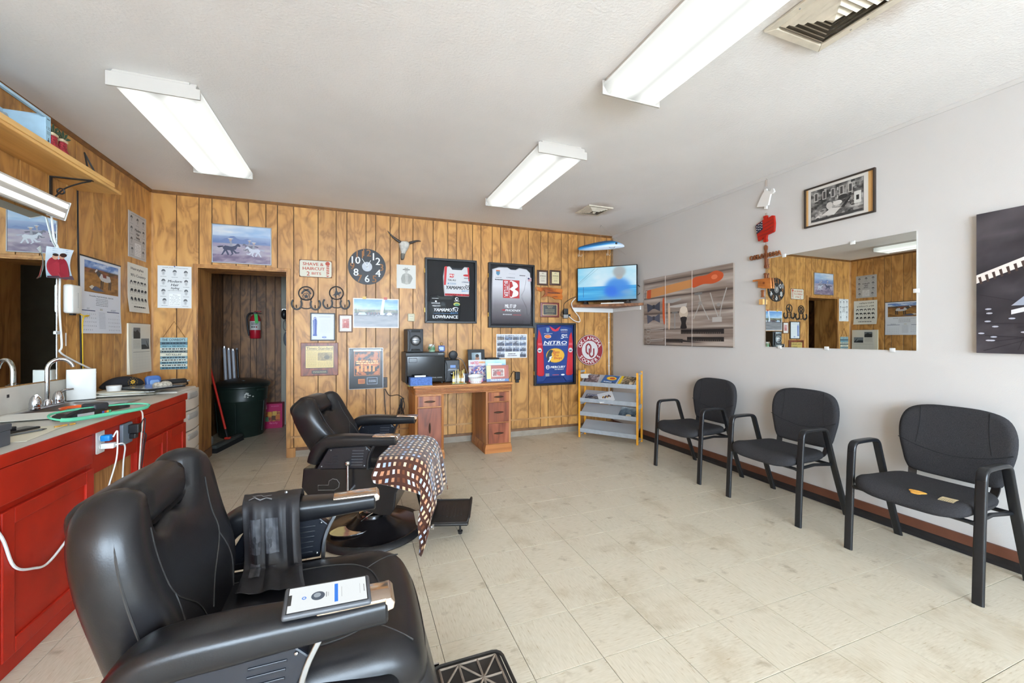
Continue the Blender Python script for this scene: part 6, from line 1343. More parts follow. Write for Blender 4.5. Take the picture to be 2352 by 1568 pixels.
for k in range(5): obj('reeded_moulding', tube([(x0+.03, DD-.02, .697+k*.015), (x0+.002, DD-.05, .697+k*.015), (x0+.002, .04, .697+k*.015), (x0+.02, .006, .697+k*.015), (x1-.02, .006, .697+k*.015), (x1-.002, .04, .697+k*.015), (x1-.002, DD-.05, .697+k*.015)], .0068, 6), OAKX, dk, smooth=True)
def pedestal(a, b, name):
    p = obj('pedestal', join(bx(a, b, .014, DD-.02, .10, .69)), OAK, dk, bev=.003)
    obj('plinth', prism([(a-.012, .0), (b+.012, .0), (b+.012, .05), (b+.0, .1), (a, .1), (a-.012, .05)], .004, DD-.02), OAKX, p, bev=.003)
    for x in (a+.012, b-.012): obj('reeded_stile', join(*[tube([(x+q, .011, .105), (x+q, .011, .765)], .0045, 5) for q in (-.008, 0, .008)]), OAK, p)['kind'] = 'stuff'
    return p
p1 = pedestal(-.535, -.235, 'l'); p2 = pedestal(.235, .53, 'r')
PULL = M('bronze pull', (74, 52, 36), .4, .6)
def pull(x, z, vert=False, par=None):
    f = (lambda a, b: (x+b, -.014, z+a)) if vert else (lambda a, b: (x+a, -.014, z+b)); g = (lambda u, v, w: (x+v, -.004-w, z+u)) if vert else (lambda u, v, w: (x+u, -.004-w, z+v))
    obj('pull', puff(spline([(-.06, 0), (-.03, .009), (0, .011), (.03, .009), (.06, 0), (.03, -.009), (0, -.011), (-.03, -.009)], 3), .007, .014, 0, .01, g), PULL, par, smooth=50)
d1 = obj('drawer', bx(-.508, -.262, -.004, .014, .565, .675), ZEB, dk, bev=.003); pull(-.385, .617, False, d1)
d2 = obj('cupboard_door', bx(-.508, -.262, -.004, .014, .115, .55), ROSE, dk, bev=.003); pull(-.385, .34, True, d2)
for z0, z1, m in ((.578, .680, ZEB), (.345, .568, ROSE), (.11, .335, ROSE)):
    d = obj('drawer', bx(.262, .503, -.004, .014, z0, z1), m, dk, bev=.003); pull(.3825, (z0+z1)/2, False, d)
for x in (-.222, .222): obj('leg_bead', join(*[tube([(x+q, .008, .69), (x+q, .008, .765)], .005, 5) for q in (-.008, .004)]), OAK, dk)['kind'] = 'stuff'
ZD = .7855
# towel warmer
tw = thing('towel_warmer', 'glossy black towel warmer cabinet on the desk', 'towel warmer', (.70, 4.70, ZD), math.radians(3))
obj('case', rbox(-.215, .215, -.15, .15, .012, .345, .008, 2), BLACK, tw); obj('door', rbox(-.205, .212, -.168, -.151, .015, .305, .006, 2), GLOSSBLACK, tw); obj('top_lip', bx(-.215, .215, -.165, -.148, .312, .34), BLACK, tw, bev=.003)
obj('handle', rbox(-.185, -.095, -.176, -.168, .235, .285, .004, 2), M('chromed handle edge', (70, 70, 74), .2), tw); obj('handle_recess', bx(-.175, -.105, -.177, -.1755, .242, .272), GLOSSBLACK, tw)
pr = Print(.12, .014); pr.text('TOWEL WARMER', .5, .5, .8, (170, 170, 170), .95); po = pr.build(tw, 'lettering', -.1685); po.location = (.125, 0, .065)
pr = Print(.06, .014); pr.rect(0, 0, 1, 1, (120, 122, 124)); po = pr.build(tw, 'badge', -.1655); po.location = (.165, 0, .326)
for sx in (-1, 1):
    for sy in (-1, 1): obj('foot', cyl((sx*.19, sy*.12, 0), (sx*.19, sy*.12, .013), .014, n=10), BLACK, tw)
def speaker(label, x, y, z, ww, hh, dd, rot, tilt=0):
    t = thing('bookshelf_speaker', label, 'speaker', (x, y, z), rot, 'stereo speakers'); a = ww/2
    obj('cabinet', rbox(-a, a, -dd/2, dd/2, 0, hh, .006, 2), BLACK, t)
    fp = [(-a, .004), (-a*.72, hh*.16), (-a*.72, hh*.84), (-a, hh-.004), (a, hh-.004), (a*.72, hh*.84), (a*.72, hh*.16), (a, .004)]
    b = obj('baffle', prism(fp, -dd/2-.014, -dd/2), DARK, t, bev=.004); cz = hh*.5; rr = ww*.34; y0 = -dd/2-.014
    obj('cone_ring', mp(lathe([(rr, 0), (rr, .007), (rr*.82, .007), (rr*.78, .0)], 28), lambda p, q, s_: (p, y0-s_, cz+q)), GLOSSBLACK, b, smooth=30); obj('cone', mp(lathe([(0, .012), (rr*.4, .011), (rr*.66, .005), (rr*.74, .0)], 24), lambda p, q, s_: (p, y0-s_, cz+q)), M('silver cone', (176, 178, 182), .3, .7), b, smooth=True)
    obj('cone_bar', bx(-rr*.75, rr*.75, y0-.016, y0-.011, cz-.004, cz+.006), DARK, b)
    for zz in (hh*.9, hh*.1): obj('port', prism([(-a*.62, zz-.012), (a*.62, zz-.012), (a*.5, zz+.012), (-a*.5, zz+.012)], y0-.003, y0), GLOSSBLACK, b)
    return t
speaker('black speaker with a silver cone standing on the towel warmer', .595, 4.69, ZD+.3455, .175, .255, .19, math.radians(6))
sp_b = speaker('black speaker partly hidden behind the photo frame on the desk', 1.565, 4.86, ZD, .165, .255, .15, math.radians(0))
# jars on the warmer
jr = thing('pomade_jar', 'green and white lidded jar on the towel warmer', 'jar', (.79, 4.64, ZD+.3455)); obj('glass', lathe([(.034, 0), (.038, .01), (.038, .055), (.03, .065), (0, .065)], 18), M('pale green jar', (150, 176, 150), .2), jr, smooth=40); obj('lid', lathe([(.034, .065), (.034, .085), (0, .087)], 18), WHITEP, jr, smooth=40); obj('label_band', lathe([(.0385, .018), (.0385, .05)], 18), M('label green', (86, 130, 90), .5), jr)
pf = thing('cologne_bottle', 'small square blue cologne bottle beside the green jar', 'bottle', (.905, 4.66, ZD+.3455)); obj('glass', rbox(-.036, .036, -.018, .018, 0, .07, .006, 2), M('blue glass', (84, 104, 160), .08), pf, smooth=30); obj('cap', ball((0, 0, .088), .018), M('amber cap', (176, 136, 84), .3), pf, smooth=True); obj('label', bx(-.022, .022, -.0188, -.0182, .015, .055), M('pale blue label', (170, 190, 214), .5), pf)
for k, (a, b) in enumerate((((.745, 4.60), (.80, 4.585)), ((.80, 4.59), (.87, 4.60)))):
    s_ = thing('wood_stick', ['tan stick leaning left against the green jar', 'tan stick leaning right between jar and cologne'][k], 'stick', (a[0], a[1], ZD+.3455)); obj('stick', cyl((0, 0, .004) if k == 0 else (0, 0, .09), (b[0]-a[0], b[1]-a[1], .09) if k == 0 else (b[0]-a[0], b[1]-a[1], .004), .004, n=6), M('tan stick', (150, 124, 96), .7), s_)
# tissue box
tb = thing('tissue_box', 'blue patterned tissue box at the front left of the desk', 'tissue box', (.635, 4.43, ZD+.0015), math.radians(4)); obj('carton', bx(-.115, .115, -.05, .05, 0, .085), M('blue carton', (70, 104, 168), .6, 0, .35, 90), tb, bev=.002); obj('tissue', mp(bx(-.06, .055, -.008, .008, .085, .102), lambda x, y, z: (x, y+.006*math.sin(x*80), z)), PAPER, tb)
ny = thing('note_pad', 'yellow and white papers under the tissue box', 'papers', (.63, 4.42, ZD)); obj('sheet', rz(bx(-.13, .125, -.065, .06, 0, .0008), .03), M('yellow note', (216, 206, 120), .7), ny); obj('sheet', rz(bx(-.10, .13, -.06, .05, .0008, .0014), -.04), PAPER, ny)
# stereo
sr = thing('mini_stereo', 'black mini stereo with a blue display on the desk', 'stereo', (1.018, 4.70, ZD), math.radians(-3)); obj('case', rbox(-.085, .085, -.12, .12, 0, .255, .008, 2), BLACK, sr); bf_ = obj('front', prism([(-.08, .01), (-.065, .06), (-.065, .20), (-.08, .25), (.08, .25), (.065, .20), (.065, .06), (.08, .01)], -.138, -.12), DARK, sr, bev=.005); obj('display', bx(-.025, .035, -.1395, -.138, .165, .195), M('blue display', (50, 90, 150), .2, emit=.4), bf_); obj('button_row', prism([(-.055, .135), (.055, .135), (.04, .155), (-.04, .155)], -.143, -.138), M('grey keys', (120, 122, 128), .4), bf_); obj('dial', mp(lathe([(.026, 0), (.026, .01), (.02, .013), (0, .013)], 20), lambda p, q, s_: (p, -.138-s_, .095+q)), GLOSSBLACK, bf_, smooth=30)
ec = thing('smart_speaker', 'round black puck speaker on top of the mini stereo', 'smart speaker', (1.035, 4.64, ZD+.2555)); obj('shell', mp(lathe([(.0, -.025), (.04, -.025), (.05, -.015), (.05, .015), (.04, .025), (0, .025)], 24), lambda x, y, z: (x, z*.9-.5*y*.25, y+.05)), DARK, ec, smooth=50); obj('base_ring', lathe([(.035, 0), (.03, .012), (0, .012)], 16), BLACK, ec); obj('cord', tube(spline([(.03, .0, .02), (.10, -.02, -.01), (.145, -.05, -.12), (.165, -.09, -.249)], 6, False), .004, 6), M('grey cord', (92, 94, 98), .5), ec, smooth=True)
hl = thing('cable_coil', 'small coil of black cable on top of the mini stereo', 'cable', (.965, 4.70, ZD+.2555)); obj('coil', tube([(.035*math.cos(q)*(1+.1*math.sin(3*q)), .045*math.sin(q), .006+.003*q/3) for q in np.linspace(0, 12.5, 40)], .004, 5), BLACK, hl)
# row of miniature bottles on a tray
bt = thing('bottle_tray', 'small clear tray holding miniature bottles', 'tray', (1.05, 4.43, ZD)); obj('dish', bx(-.085, .08, -.045, .045, 0, .008), M('olive glass', (150, 156, 120), .2), bt, bev=.003)
for k, (x, y, c_, lb) in enumerate(((-.062, -.02, (214, 190, 90), 'golden miniature bottle at the left end of the tray'), (-.03, .015, (196, 186, 160), 'pale miniature bottle second from the left on the tray'), (-.012, -.022, (206, 196, 170), 'cream-labelled miniature bottle at the front of the tray'), (.018, .018, (222, 184, 90), 'golden miniature bottle in the middle of the tray'), (.036, -.02, (186, 140, 70), 'amber miniature bottle in front of the pale ones'), (.06, .01, (220, 216, 200), 'pale miniature bottle at the right end of the tray'))):
    b = thing('miniature_bottle', lb, 'bottle', (1.05+x, 4.43+y, ZD+.0085), 0, 'miniature bottles on the tray'); hh = .125+.012*(k % 3)
    obj('glass', lathe([(.013, 0), (.014, .004), (.014, hh*.5), (.006, hh*.68), (.0055, hh*.92), (0, hh*.93)], 12), M('bottle %d' % k, c_, .15), b, smooth=50); obj('foil', lathe([(.0062, hh*.72), (.0062, hh), (0, hh)], 10), M('gold foil', (206, 180, 110), .3, .6), b, smooth=40); obj('label', lathe([(.0145, hh*.12), (.0145, hh*.4)], 12), M('bottle label', (226, 222, 206), .6), b)
bw = thing('paper_bowl', 'white bowl with pink check band at the desk front', 'bowl', (1.245, 4.43, ZD+.001)); obj('wall', lathe([(.0, .003), (.066, .003), (.082, .075), (.086, .078), (.079, .075), (.063, .006), (0, .006)], 28), WHITEP, bw, smooth=40)
for k in range(20):
    a = 2*math.pi*k/20; obj('pink_stripe', bx(-.0045, .0045, -.001, .001, 0, .05), M('pink stripe', (214, 130, 150), .6), bw).location = (.0745*math.sin(a), -.0745*math.cos(a), .012); bw.children[-1].rotation_euler = (.19, 0, a)
# frames and cards at the right end of the desk
pfm = thing('tabletop_photo', 'black photo frame with a couple portrait standing on the desk', 'photo frame', (1.365, 4.80, ZD+.0), math.radians(4)); wv, hv = .215, .36
obj('frame', mp(bx(-wv/2, wv/2, -.012, .0, 0, hv), lambda x, y, z: (x, y+.12*z, z)), BLACK, pfm); pr = Print(wv*.56, hv*.62, (120, 140, 150)); pr.paint(0, 0, 1, 1, lambda x, y: mix((120, 140, 150), (190, 200, 206), x+.3*nz(x, y)), 6, 6); pr.poly(spline([(.1, 0), (.12, .4), (.4, .5), (.85, .45), (.95, 0)], 3), (92, 100, 110)); pr.ell(.58, .66, .2, .2, (176, 128, 104)); pr.ell(.58, .83, .19, .09, (60, 44, 38)); pr.ell(.32, .4, .2, .18, (170, 110, 90)); pr.ell(.3, .47, .22, .13, (90, 50, 36))
po = pr.build(pfm, 'print', 0, fn=lambda x, y, z: (x, y+.12*(z+hv*.58)-.0125, z+hv*.58), mat=GLOSS)
def card(name, label, cat, x, y, w, h, rot, lean, fill, draw, z=ZD, th=.006):
    t = thing(name, label, cat, (x, y, z), rot); obj('board', mp(bx(-w/2, w/2, -th, 0, 0, h), lambda a, b, c: (a, b+lean*c, c)), PAPER, t); pr = Print(w, h, fill); draw(pr); pr.build(t, 'print', 0, GLOSS, fn=lambda a, b, c: (a, b+lean*(c+h/2)-th-.0003, c+h/2)); return t
def d_hated(p):
    p.paint(0, 0, 1, .72, lambda x, y: mix((60, 70, 150), (206, 180, 170), .5+nz(x*4, y*4, 3)), 14, 10); q = random.Random(2)
    for k in range(60): p.ell(.06+.88*q.random(), .2+.45*q.random(), .028, .035, q.choice([(226, 190, 170), (40, 44, 90), (222, 222, 226), (190, 60, 60)]), 7)
    p.text('HATED', .32, .86, .13, (206, 60, 60), .42, 0, .001); p.text('LOVED', .74, .86, .12, (220, 150, 70), .38, 0, .001) if False else p.greek(.55, .8, .95, .92, 1, (220, 150, 70), .8, 3); p.greek(.35, .73, .7, .77, 1, (206, 70, 60), .6, 5)
card('team_card', 'upright card with a crowd picture headed HATED on the desk', 'card', 1.325, 4.60, .23, .245, math.radians(2), .1, (206, 208, 222), d_hated)
card('blue_folder', 'pale blue glossy folder standing at the right of the desk', 'folder', 1.535, 4.585, .25, .245, math.radians(-3), .1, (130, 186, 222), lambda p: (p.paint(0, 0, 1, 1, lambda x, y: mix((60, 130, 196), (190, 220, 236), y+.3*nz(x, y, 2)), 8, 8), p.rect(.1, .74, .8, .82, (222, 228, 232)), p.rect(.62, .1, .96, .7, (176, 96, 60))))
def d_nash(p):
    p.paint(.2, .1, .9, .95, lambda x, y: mix((150, 66, 46), (176, 84, 60), .5+nz(x, y, 1)), 6, 6); p.rect(0, 0, .2, 1, (206, 196, 130)); p.rect(.24, .3, .8, .78, (214, 202, 190)); p.paint(.28, .34, .76, .74, lambda x, y: mix((120, 46, 40), (176, 170, 160), .5+nz(x*2, y*2, 6)), 10, 8); p.ell(.55, .5, .1, .12, (176, 60, 50)); p.rect(0, 0, 1, .16, (70, 110, 160)); p.text('NASHVILLE', .5, .09, .1, (226, 224, 214), .62, 0, .0012); p.ell(.1, .4, .07, .2, (222, 200, 110))
card('souvenir_card', 'NASHVILLE souvenir photo mount leaning at the front of the desk', 'card', 1.525, 4.49, .265, .185, math.radians(-4), .1, (150, 66, 46), d_nash)
kf = thing('clear_box', 'small clear plastic box behind the bowl', 'box', (1.20, 4.62, ZD)); obj('shell', bx(-.045, .045, -.03, .03, 0, .13), GLASS, kf); obj('insert', bx(-.038, .038, -.02, .02, .002, .09), M('smoky insert', (90, 92, 110), .3), kf)
# wall outlet with adapter right of the desk, outlet and cables left of it
def wall_outlet(label, u, v, m, box_=None):
    x, z = BWp(u, v); t = thing('power_outlet', label, 'outlet', (x, YB, z)); obj('cover_plate', rbox(-.037, .037, -.006, -.0004, -.06, .06, .003, 1), m, t)
    for dz in (-.022, .022): obj('socket', rbox(-.016, .016, -.0085, -.006, dz-.013, dz+.013, .002, 1), M('socket brown', (34, 24, 20), .4), t)
    return t, x, z
wall_outlet('dark brown outlet beside the orange poster', 882, 878, M('brown plate', (52, 36, 28), .4))
xo, zo = BWp(1187, 862); ad = thing('black_adapter', 'black power adapter on the panelling at the right of the desk', 'charger', (xo, YB, zo)); obj('block', rbox(-.035, .03, -.05, -.0004, -.055, .05, .008, 2), BLACK, ad); obj('lower_block', rbox(-.025, .02, -.035, -.0004, -.09, -.055, .004, 2), BLACK, ad); obj('cord', tube(spline([(-.03, -.03, .04), (-.06, -.04, .06), (-.10, -.04, .0), (-.13, -.05, -.04)], 5, False), .004, 5), BLACK, ad)
x0_, z0_ = BWp(884, 892); cbl = tag(obj('desk_cable', tube(spline([(x0_, YB-.02, z0_), (x0_+.05, YB-.03, z0_-.08), (.45, YB-.03, .62), (.52, YB-.03, .57)], 6, False), .0045, 6), BLACK, None, True), 'black power cable sagging from the brown outlet to the desk', 'cable')
cbl2 = tag(obj('hanging_cable', tube(spline([(x0_-.01, YB-.02, z0_), (x0_-.005, YB-.016, .6), (x0_+.012, YB-.016, .3), (x0_, YB-.016, .13)], 6, False), .0045, 6), BLACK, None, True), 'black cable hanging straight down from the brown outlet', 'cable')
ck2 = tag(obj('cable_knot', join(*[tube(spline([(.50+.02*math.cos(k*1.3), YB-.03, .58), (.50+.03*math.sin(k*2), YB-.04, .50), (.49+.02*k*.5, YB-.035, .43-.02*k), (.48-.015*k, YB-.03, .36), (.50, YB-.03, .58)], 4, False), .004, 5) for k in range(4)]), BLACK, None, True), 'bundled knot of black cable beside the left end of the desk', 'cable'); ck2['kind'] = 'stuff'

# ================================================================ TELEVISION CORNER
XW = 3.434; A0, A1 = (2.735, YB-.014), (XR-.001, 4.31)
tsh = thing('corner_shelf', 'wooden corner shelf on white brackets under the television', 'shelf', (XR, YB, 1.70))
obj('board', prism([(A0[0]-XR, -.0145), (A1[0]-XR, A1[1]-YB), (-.0005, -.0145)], 0, .035, 'z'), wood('walnut shelf', (150, 100, 62), (128, 80, 46), (88, 54, 30), 5, 1, .45, 'x'), tsh)
for P in ([(-.66, -.0145, -.002), (-.015, -.0145, -.002)], [(-.0005, -.66, -.002), (-.0005, -.015, -.002)]):
    ax_y = abs(P[0][0]-P[1][0]) < .01
    if ax_y: obj('bracket', bx(-.018, -.0005, -.63, -.015, -.05, -.0005), WHITEP, tsh, bev=.002)
    else: obj('bracket', mp(bx(-.68, -.019, -.034, -.0145, -.06, -.0005), lambda x, y, z: (x+(.05*(-z/.06) if x < -.3 else 0), y, z)), WHITEP, tsh, bev=.002)
tv = thing('television', 'flat television showing a person in blue by the sea', 'television', (3.122, 4.670, 1.7355), -math.pi/4); TW, TH = .80, .465
obj('panel', rbox(-TW/2, TW/2, -.03, .012, .035, .035+TH, .006, 2), GLOSSBLACK, tv)
def sea(x, y):
    c = sea0(x, y); e = lambda cx, cy, rx, ry, so: 1/(1+math.exp(min(60, ((((x-cx)/rx)**2+((y-cy)/ry)**2)**.5-1)*so)))
    c = mix(c, (110, 150, 176), .7*e(.75, -.05, .45, .22, 8)); c = mix(c, (44, 124, 210), .95*e(.69, .36, .21, .30, 9)); c = mix(c, (22, 100, 216), .8*e(.58, .25, .11, .16, 6))
    c = mix(c, (170, 158, 146), e(.72, .70, .055, .09, 9)); c = mix(c, (150, 156, 158), .95*e(.72, .84, .105, .17, 10)); return mix(c, (120, 160, 190), .6*e(.86, .22, .10, .07, 5))
def sea0(x, y):
    if y > .42: return mix((196, 218, 228), (104, 186, 220), .9*(x < .35)*(.35-x)*2+.35*(y-.42)+.25*nz(x, y, 1))
    return mix((30, 140, 206), (84, 176, 222), .5+.7*nz(x*.4, y*7, 2))
pr = Print(TW-.03, TH-.03); pr.paint(0, 0, 1, 1, sea, 64, 44); pr.line([(.0, .52), (.3, .98)], .004, (96, 130, 150)); pr.line([(.0, .48), (.36, .97)], .003, (120, 150, 168)); pr.line([(.1, .1), (.1, .42)], .006, (40, 90, 150)); pr.line([(.0, .3), (.45, .34)], .003, (40, 110, 176))
bd = (28, 120, 214); 0 and pr.poly(spline([(.48, .12), (.44, .4), (.50, .58), (.60, .68), (.74, .70), (.86, .62), (.9, .42), (.88, .2), (.7, .16)], 4), bd); 
po = pr.build(tv, 'screen', -.0305, SCREEN); po.location = (0, 0, .035+TH/2+.004)
for s_ in (-1, 1): obj('foot', prism([(s_*.28-.03, 0), (s_*.28+.03, 0), (s_*.28+.012, .04), (s_*.28-.012, .04)], -.045, .06), BLACK, tv)
obj('side_cord', tube(spline([(TW/2-.005, .02, .24), (TW/2+.03, .02, .2), (TW/2+.03, .02, .14), (TW/2-.01, .02, .1)], 4, False), .004, 5), BLACK, tv)
sb_ = thing('set_top_box', 'slim black box behind the television on the corner shelf', 'media box', (3.19, 4.745, 1.7353), -math.pi/4); obj('case', rbox(-.10, .08, -.02, .02, 0, .022, .004, 2), BLACK, sb_)
wh = thing('cloth_strip', 'white folded cloth lying under the television', 'cloth', (3.142, 4.588, 1.7353), -math.pi/4); obj('fold', mp(bx(-.14, .16, -.006, .006, 0, .012), lambda x, y, z: (x, y, z*(1+.4*math.sin(x*40)))), PAPER, wh)
to, w, h_ = on_back('power_strip', 'cluster of black plugs on a wall outlet below the television shelf', 'outlet', 1290, 705, 1304, 738)
obj('cover_plate', rbox(-.037, .037, -.008, -.0004, -.06, .06, .003, 1), M('brown plate', (52, 36, 28)), to); obj('plug_block', rbox(-.03, .03, -.05, -.008, .0, .075, .006, 2), BLACK, to); obj('silver_plug', rbox(-.035, .03, -.045, -.008, -.055, -.005, .004, 2), M('plug silver', (150, 148, 144), .35), to); obj('plug_side', rbox(.03, .07, -.04, -.008, -.04, .0, .004, 2), BLACK, to)
obj('cord', tube(spline([(-.03, -.04, .07), (-.03, -.05, .14), (.05, -.05, .2), (.14, -.06, .24)], 6, False), .0045, 6), BLACK, to); obj('cord', tube(spline([(-.035, -.03, -.03), (-.08, -.04, -.02), (-.06, -.04, .03), (-.03, -.03, .02)], 6, False), .004, 6), BLACK, to); obj('white_cord', tube(spline([(.04, -.05, -.03), (.12, -.06, -.09), (.20, -.06, -.10), (.19, -.05, -.03), (.11, -.05, .06), (.08, -.05, .15), (.13, -.07, .22)], 6, False), .006, 6), WHITEP, to, smooth=True)
rc = thing('cable_raceway', 'white cable running down the corner from the television shelf', 'cable', (3.355, YB-.014, .0)); obj('run', tube([(0, -.006, 1.66), (.0, -.006, 1.2), (.004, -.006, .6), (.006, -.006, .24)], .007, 8), WHITEP, rc, smooth=True)
for z in (1.57, 1.21, .88): obj('staple', rbox(-.012, .012, -.014, -.0002, z, z+.01, .002, 1), WHITEP, rc)
# big fishing lure hanging from the ceiling
fx, fy = FLp(1380, 520, H); fx, fy = fx*.985, fy*.985
lu = thing('giant_lure', 'oversized blue and white fishing lure hanging from the ceiling', 'lure', (fx, fy, H), -math.radians(28)); zc = hgt(568, fx, fy)-H
def lure_mat():
    m = bpy.data.materials.new('blue to white lure'); m.use_nodes = True; nt = m.node_tree; b = nt.nodes['Principled BSDF']; tc = node(nt, 'ShaderNodeTexCoord'); sp = node(nt, 'ShaderNodeSeparateXYZ'); nt.links.new(tc.outputs['Object'], sp.inputs[0])
    sl = node(nt, 'ShaderNodeMath', operation='MULTIPLY_ADD'); sl.inputs[1].default_value = -.15; nt.links.new(sp.outputs['X'], sl.inputs[0]); nt.links.new(sp.outputs['Z'], sl.inputs[2])
    r = node(nt, 'ShaderNodeMapRange'); r.inputs['From Min'].default_value = zc-.012; r.inputs['From Max'].default_value = zc+.05; nt.links.new(sl.outputs[0], r.inputs['Value']); rr = ramp(nt, [(0, (206, 216, 228)), (.35, (150, 190, 222)), (.6, (40, 130, 190)), (1, (40, 76, 110))]); nt.links.new(r.outputs[0], rr.inputs['Fac']); nt.links.new(rr.outputs['Color'], b.inputs['Base Color']); b.inputs['Roughness'].default_value = .25; return m
prof = [(-.29, .005), (-.275, .022), (-.2, .036), (-.08, .05), (.05, .058), (.14, .056), (.21, .042), (.265, .026), (.29, .012), (.295, .004)]
cen = lambda x: zc+.10*x-.35*max(0, x-.05)**2*2+.02
V_, F_ = [], []
for i, (x, r) in enumerate(prof):
    for k in range(16): a = 2*math.pi*k/16; V_.append((x, .72*r*math.cos(a), cen(x)+r*math.sin(a)))
for i in range(len(prof)-1):
    for k in range(16): F_.append((i*16+k, i*16+(k+1) % 16, (i+1)*16+(k+1) % 16, (i+1)*16+k))
F_ += [tuple(range(16))[::-1], tuple((len(prof)-1)*16+k for k in range(16))]
obj('body', (V_, F_), lure_mat(), lu, smooth=80)
for s_ in (-1, 1): obj('eye', ball((.19, s_*.033, cen(.19)+.015), .014, .006, .014, 10, 6), BLACK, lu, smooth=True)
obj('diving_lip', prism([(.2, .0), (.23, .028), (.42, .02), (.43, 0), (.42, -.02), (.23, -.028)], 0, .004, 'z') if False else mp(prism([(0, -.022), (.14, -.03), (.15, 0), (.14, .03), (0, .022)], 0, .004, 'z'), lambda x, y, z: (.2+x*.75, y, cen(.22)-.045-x*.55+z)), GLASS, lu)
for x, nm in ((-.27, 'tail'), (.09, 'belly')):
    zb = cen(x)-(.05 if nm == 'belly' else .02)
    hk = obj('hook_shank', tube([(x, 0, zb), (x, 0, zb-.06)], .003, 5), M('pale steel', (206, 200, 190), .3, .6), lu)
    for a in (0, 2.1, 4.2): obj('hook_barb', tube([(x, 0, zb-.06), (x+.012*math.cos(a), .012*math.sin(a), zb-.082), (x+.03*math.cos(a), .03*math.sin(a), zb-.078), (x+.034*math.cos(a), .034*math.sin(a), zb-.055)], .0028, 5), hk.data.materials[0], hk)
hg = obj('gill_line', tube([(.10, .036, cen(.1)-.036), (.12, .034, cen(.12)-.046), (.16, .03, cen(.16)-.045), (.175, .03, cen(.175)-.03)], .003, 5), BLACK, lu); obj('gill_line', tube([(x, -y, z) for x, y, z in [(.10, .036, cen(.1)-.036), (.12, .034, cen(.12)-.046), (.16, .03, cen(.16)-.045), (.175, .03, cen(.175)-.03)]], .003, 5), BLACK, lu)
for x in (.0, .22): obj('line', tube([(.0, 0, -.004), (x, 0, cen(x)+.05)], .0009, 4), M('fishing line', (170, 170, 166), .3), lu)
obj('ceiling_hook', tube([(.0, 0, -.001), (.004, 0, -.012), (-.006, 0, -.02), (-.006, 0, -.03)], .0018, 5), STEEL, lu)

# ================================================================ MAGAZINE RACK
P0, P1 = np.array(FLp(1331, 1003)), np.array(FLp(1464, 1022)); ang = math.atan2(P1[1]-P0[1], P1[0]-P0[0]); RWd = float(np.linalg.norm(P1-P0))
rk = thing('magazine_rack', 'yellow and grey metal rack of sloping shelves in the corner', 'magazine rack', (float(P0[0]), float(P0[1]), 0), ang); RD = .19
YEL = M('yellow steel', (226, 158, 44), .4, 0, .08, 20); GRY = M('grey steel shelf', (168, 174, 180), .4, .2, .1, 25)
for x in (0, RWd):
    for y, hh in ((0, .865), (RD, .875)): obj('post', bx(x-.011, x+.011, y-.011, y+.011, 0, hh), YEL, rk, bev=.002)
    obj('side_rail', bx(x-.004, x+.004, .011, RD-.011, .835, .86), GRY, rk); obj('side_rail', bx(x-.004, x+.004, .011, RD-.011, .03, .04), GRY, rk); obj('side_rail', bx(x-.004, x+.004, .011, RD-.011, .42, .47), GRY, rk)
SHELFM = M('clear grey shelf', (184, 188, 192), .3, .0); SHELFM.node_tree.nodes['Principled BSDF'].inputs['Alpha'].default_value = .6
SH = [(.70, .80), (.49, .59), (.315, .415), (.10, .20)]
for z0, z1 in SH:
    s_ = obj('shelf', ([(.012, -.005, z0-.012), (RWd-.012, -.005, z0-.012), (RWd-.012, RD, z1), (.012, RD, z1), (.012, -.005, z0-.009), (RWd-.012, -.005, z0-.009), (RWd-.012, RD, z1+.003), (.012, RD, z1+.003)], [(0,3,2,1),(4,5,6,7),(0,1,5,4),(1,2,6,5),(2,3,7,6),(3,0,4,7)]), SHELFM, rk)
    obj('shelf_lip', bx(.012, RWd-.012, -.012, -.005, z0-.03, z0+.022), GRY, s_, bev=.001)
slope = math.atan2(.112, RD+.005)
def mag(label, x, shelf, w, h, fill, draw, tw=0, dz=0.0):
    z0 = SH[shelf][0]-.009; t = thing('magazine', label, 'magazine', tuple((Matrix.Translation((P0[0], P0[1], 0)) @ Matrix.Rotation(ang, 4, 'Z') @ Vector((x, .004, z0+.002+dz)))), 0, 'magazines on the rack')
    t.rotation_euler = (Matrix.Rotation(ang, 3, 'Z') @ Matrix.Rotation(slope, 3, 'X') @ Matrix.Rotation(tw, 3, 'Z')).to_euler()
    obj('pages', bx(-w/2, w/2, 0.004, h, 0.001, .007), PAPER, t); pr = Print(w, h-.004, fill); draw(pr); o = pr.build(t, 'cover', 0, GLOSS, fn=lambda a, b, c: (a, c+h/2+.002, .0073-b)); return t
mag('purple grey magazine at the left of the top rack shelf', .145, 0, .19, .20, (110, 92, 96), lambda p: (p.paint(0, 0, 1, 1, lambda x, y: mix((74, 58, 62), (176, 158, 156), .5+nz(x*3, y*3, 4)), 14, 12), p.poly([(0, 0), (.06, 0), (.1, 1), (0, 1)], (50, 40, 46))), .12)
mag('blue outdoor store catalogue with a yellow oval on the top rack shelf', .365, 0, .20, .205, (56, 96, 150), lambda p: (p.paint(0, 0, 1, .35, lambda x, y: mix((40, 60, 90), (90, 130, 170), .5+nz(x*2, y*2, 2)), 8, 5), p.ell(.55, .68, .34, .2, (196, 150, 40)), p.ell(.55, .68, .31, .17, (236, 186, 50)), p.ell(.6, .68, .18, .1, (196, 80, 40)), p.text('PRO SHOPS', .42, .28, .13, (210, 220, 230), .6, .1, .001) if False else p.greek(.15, .22, .7, .34, 1, (210, 220, 230), .7, 2)), -.1)
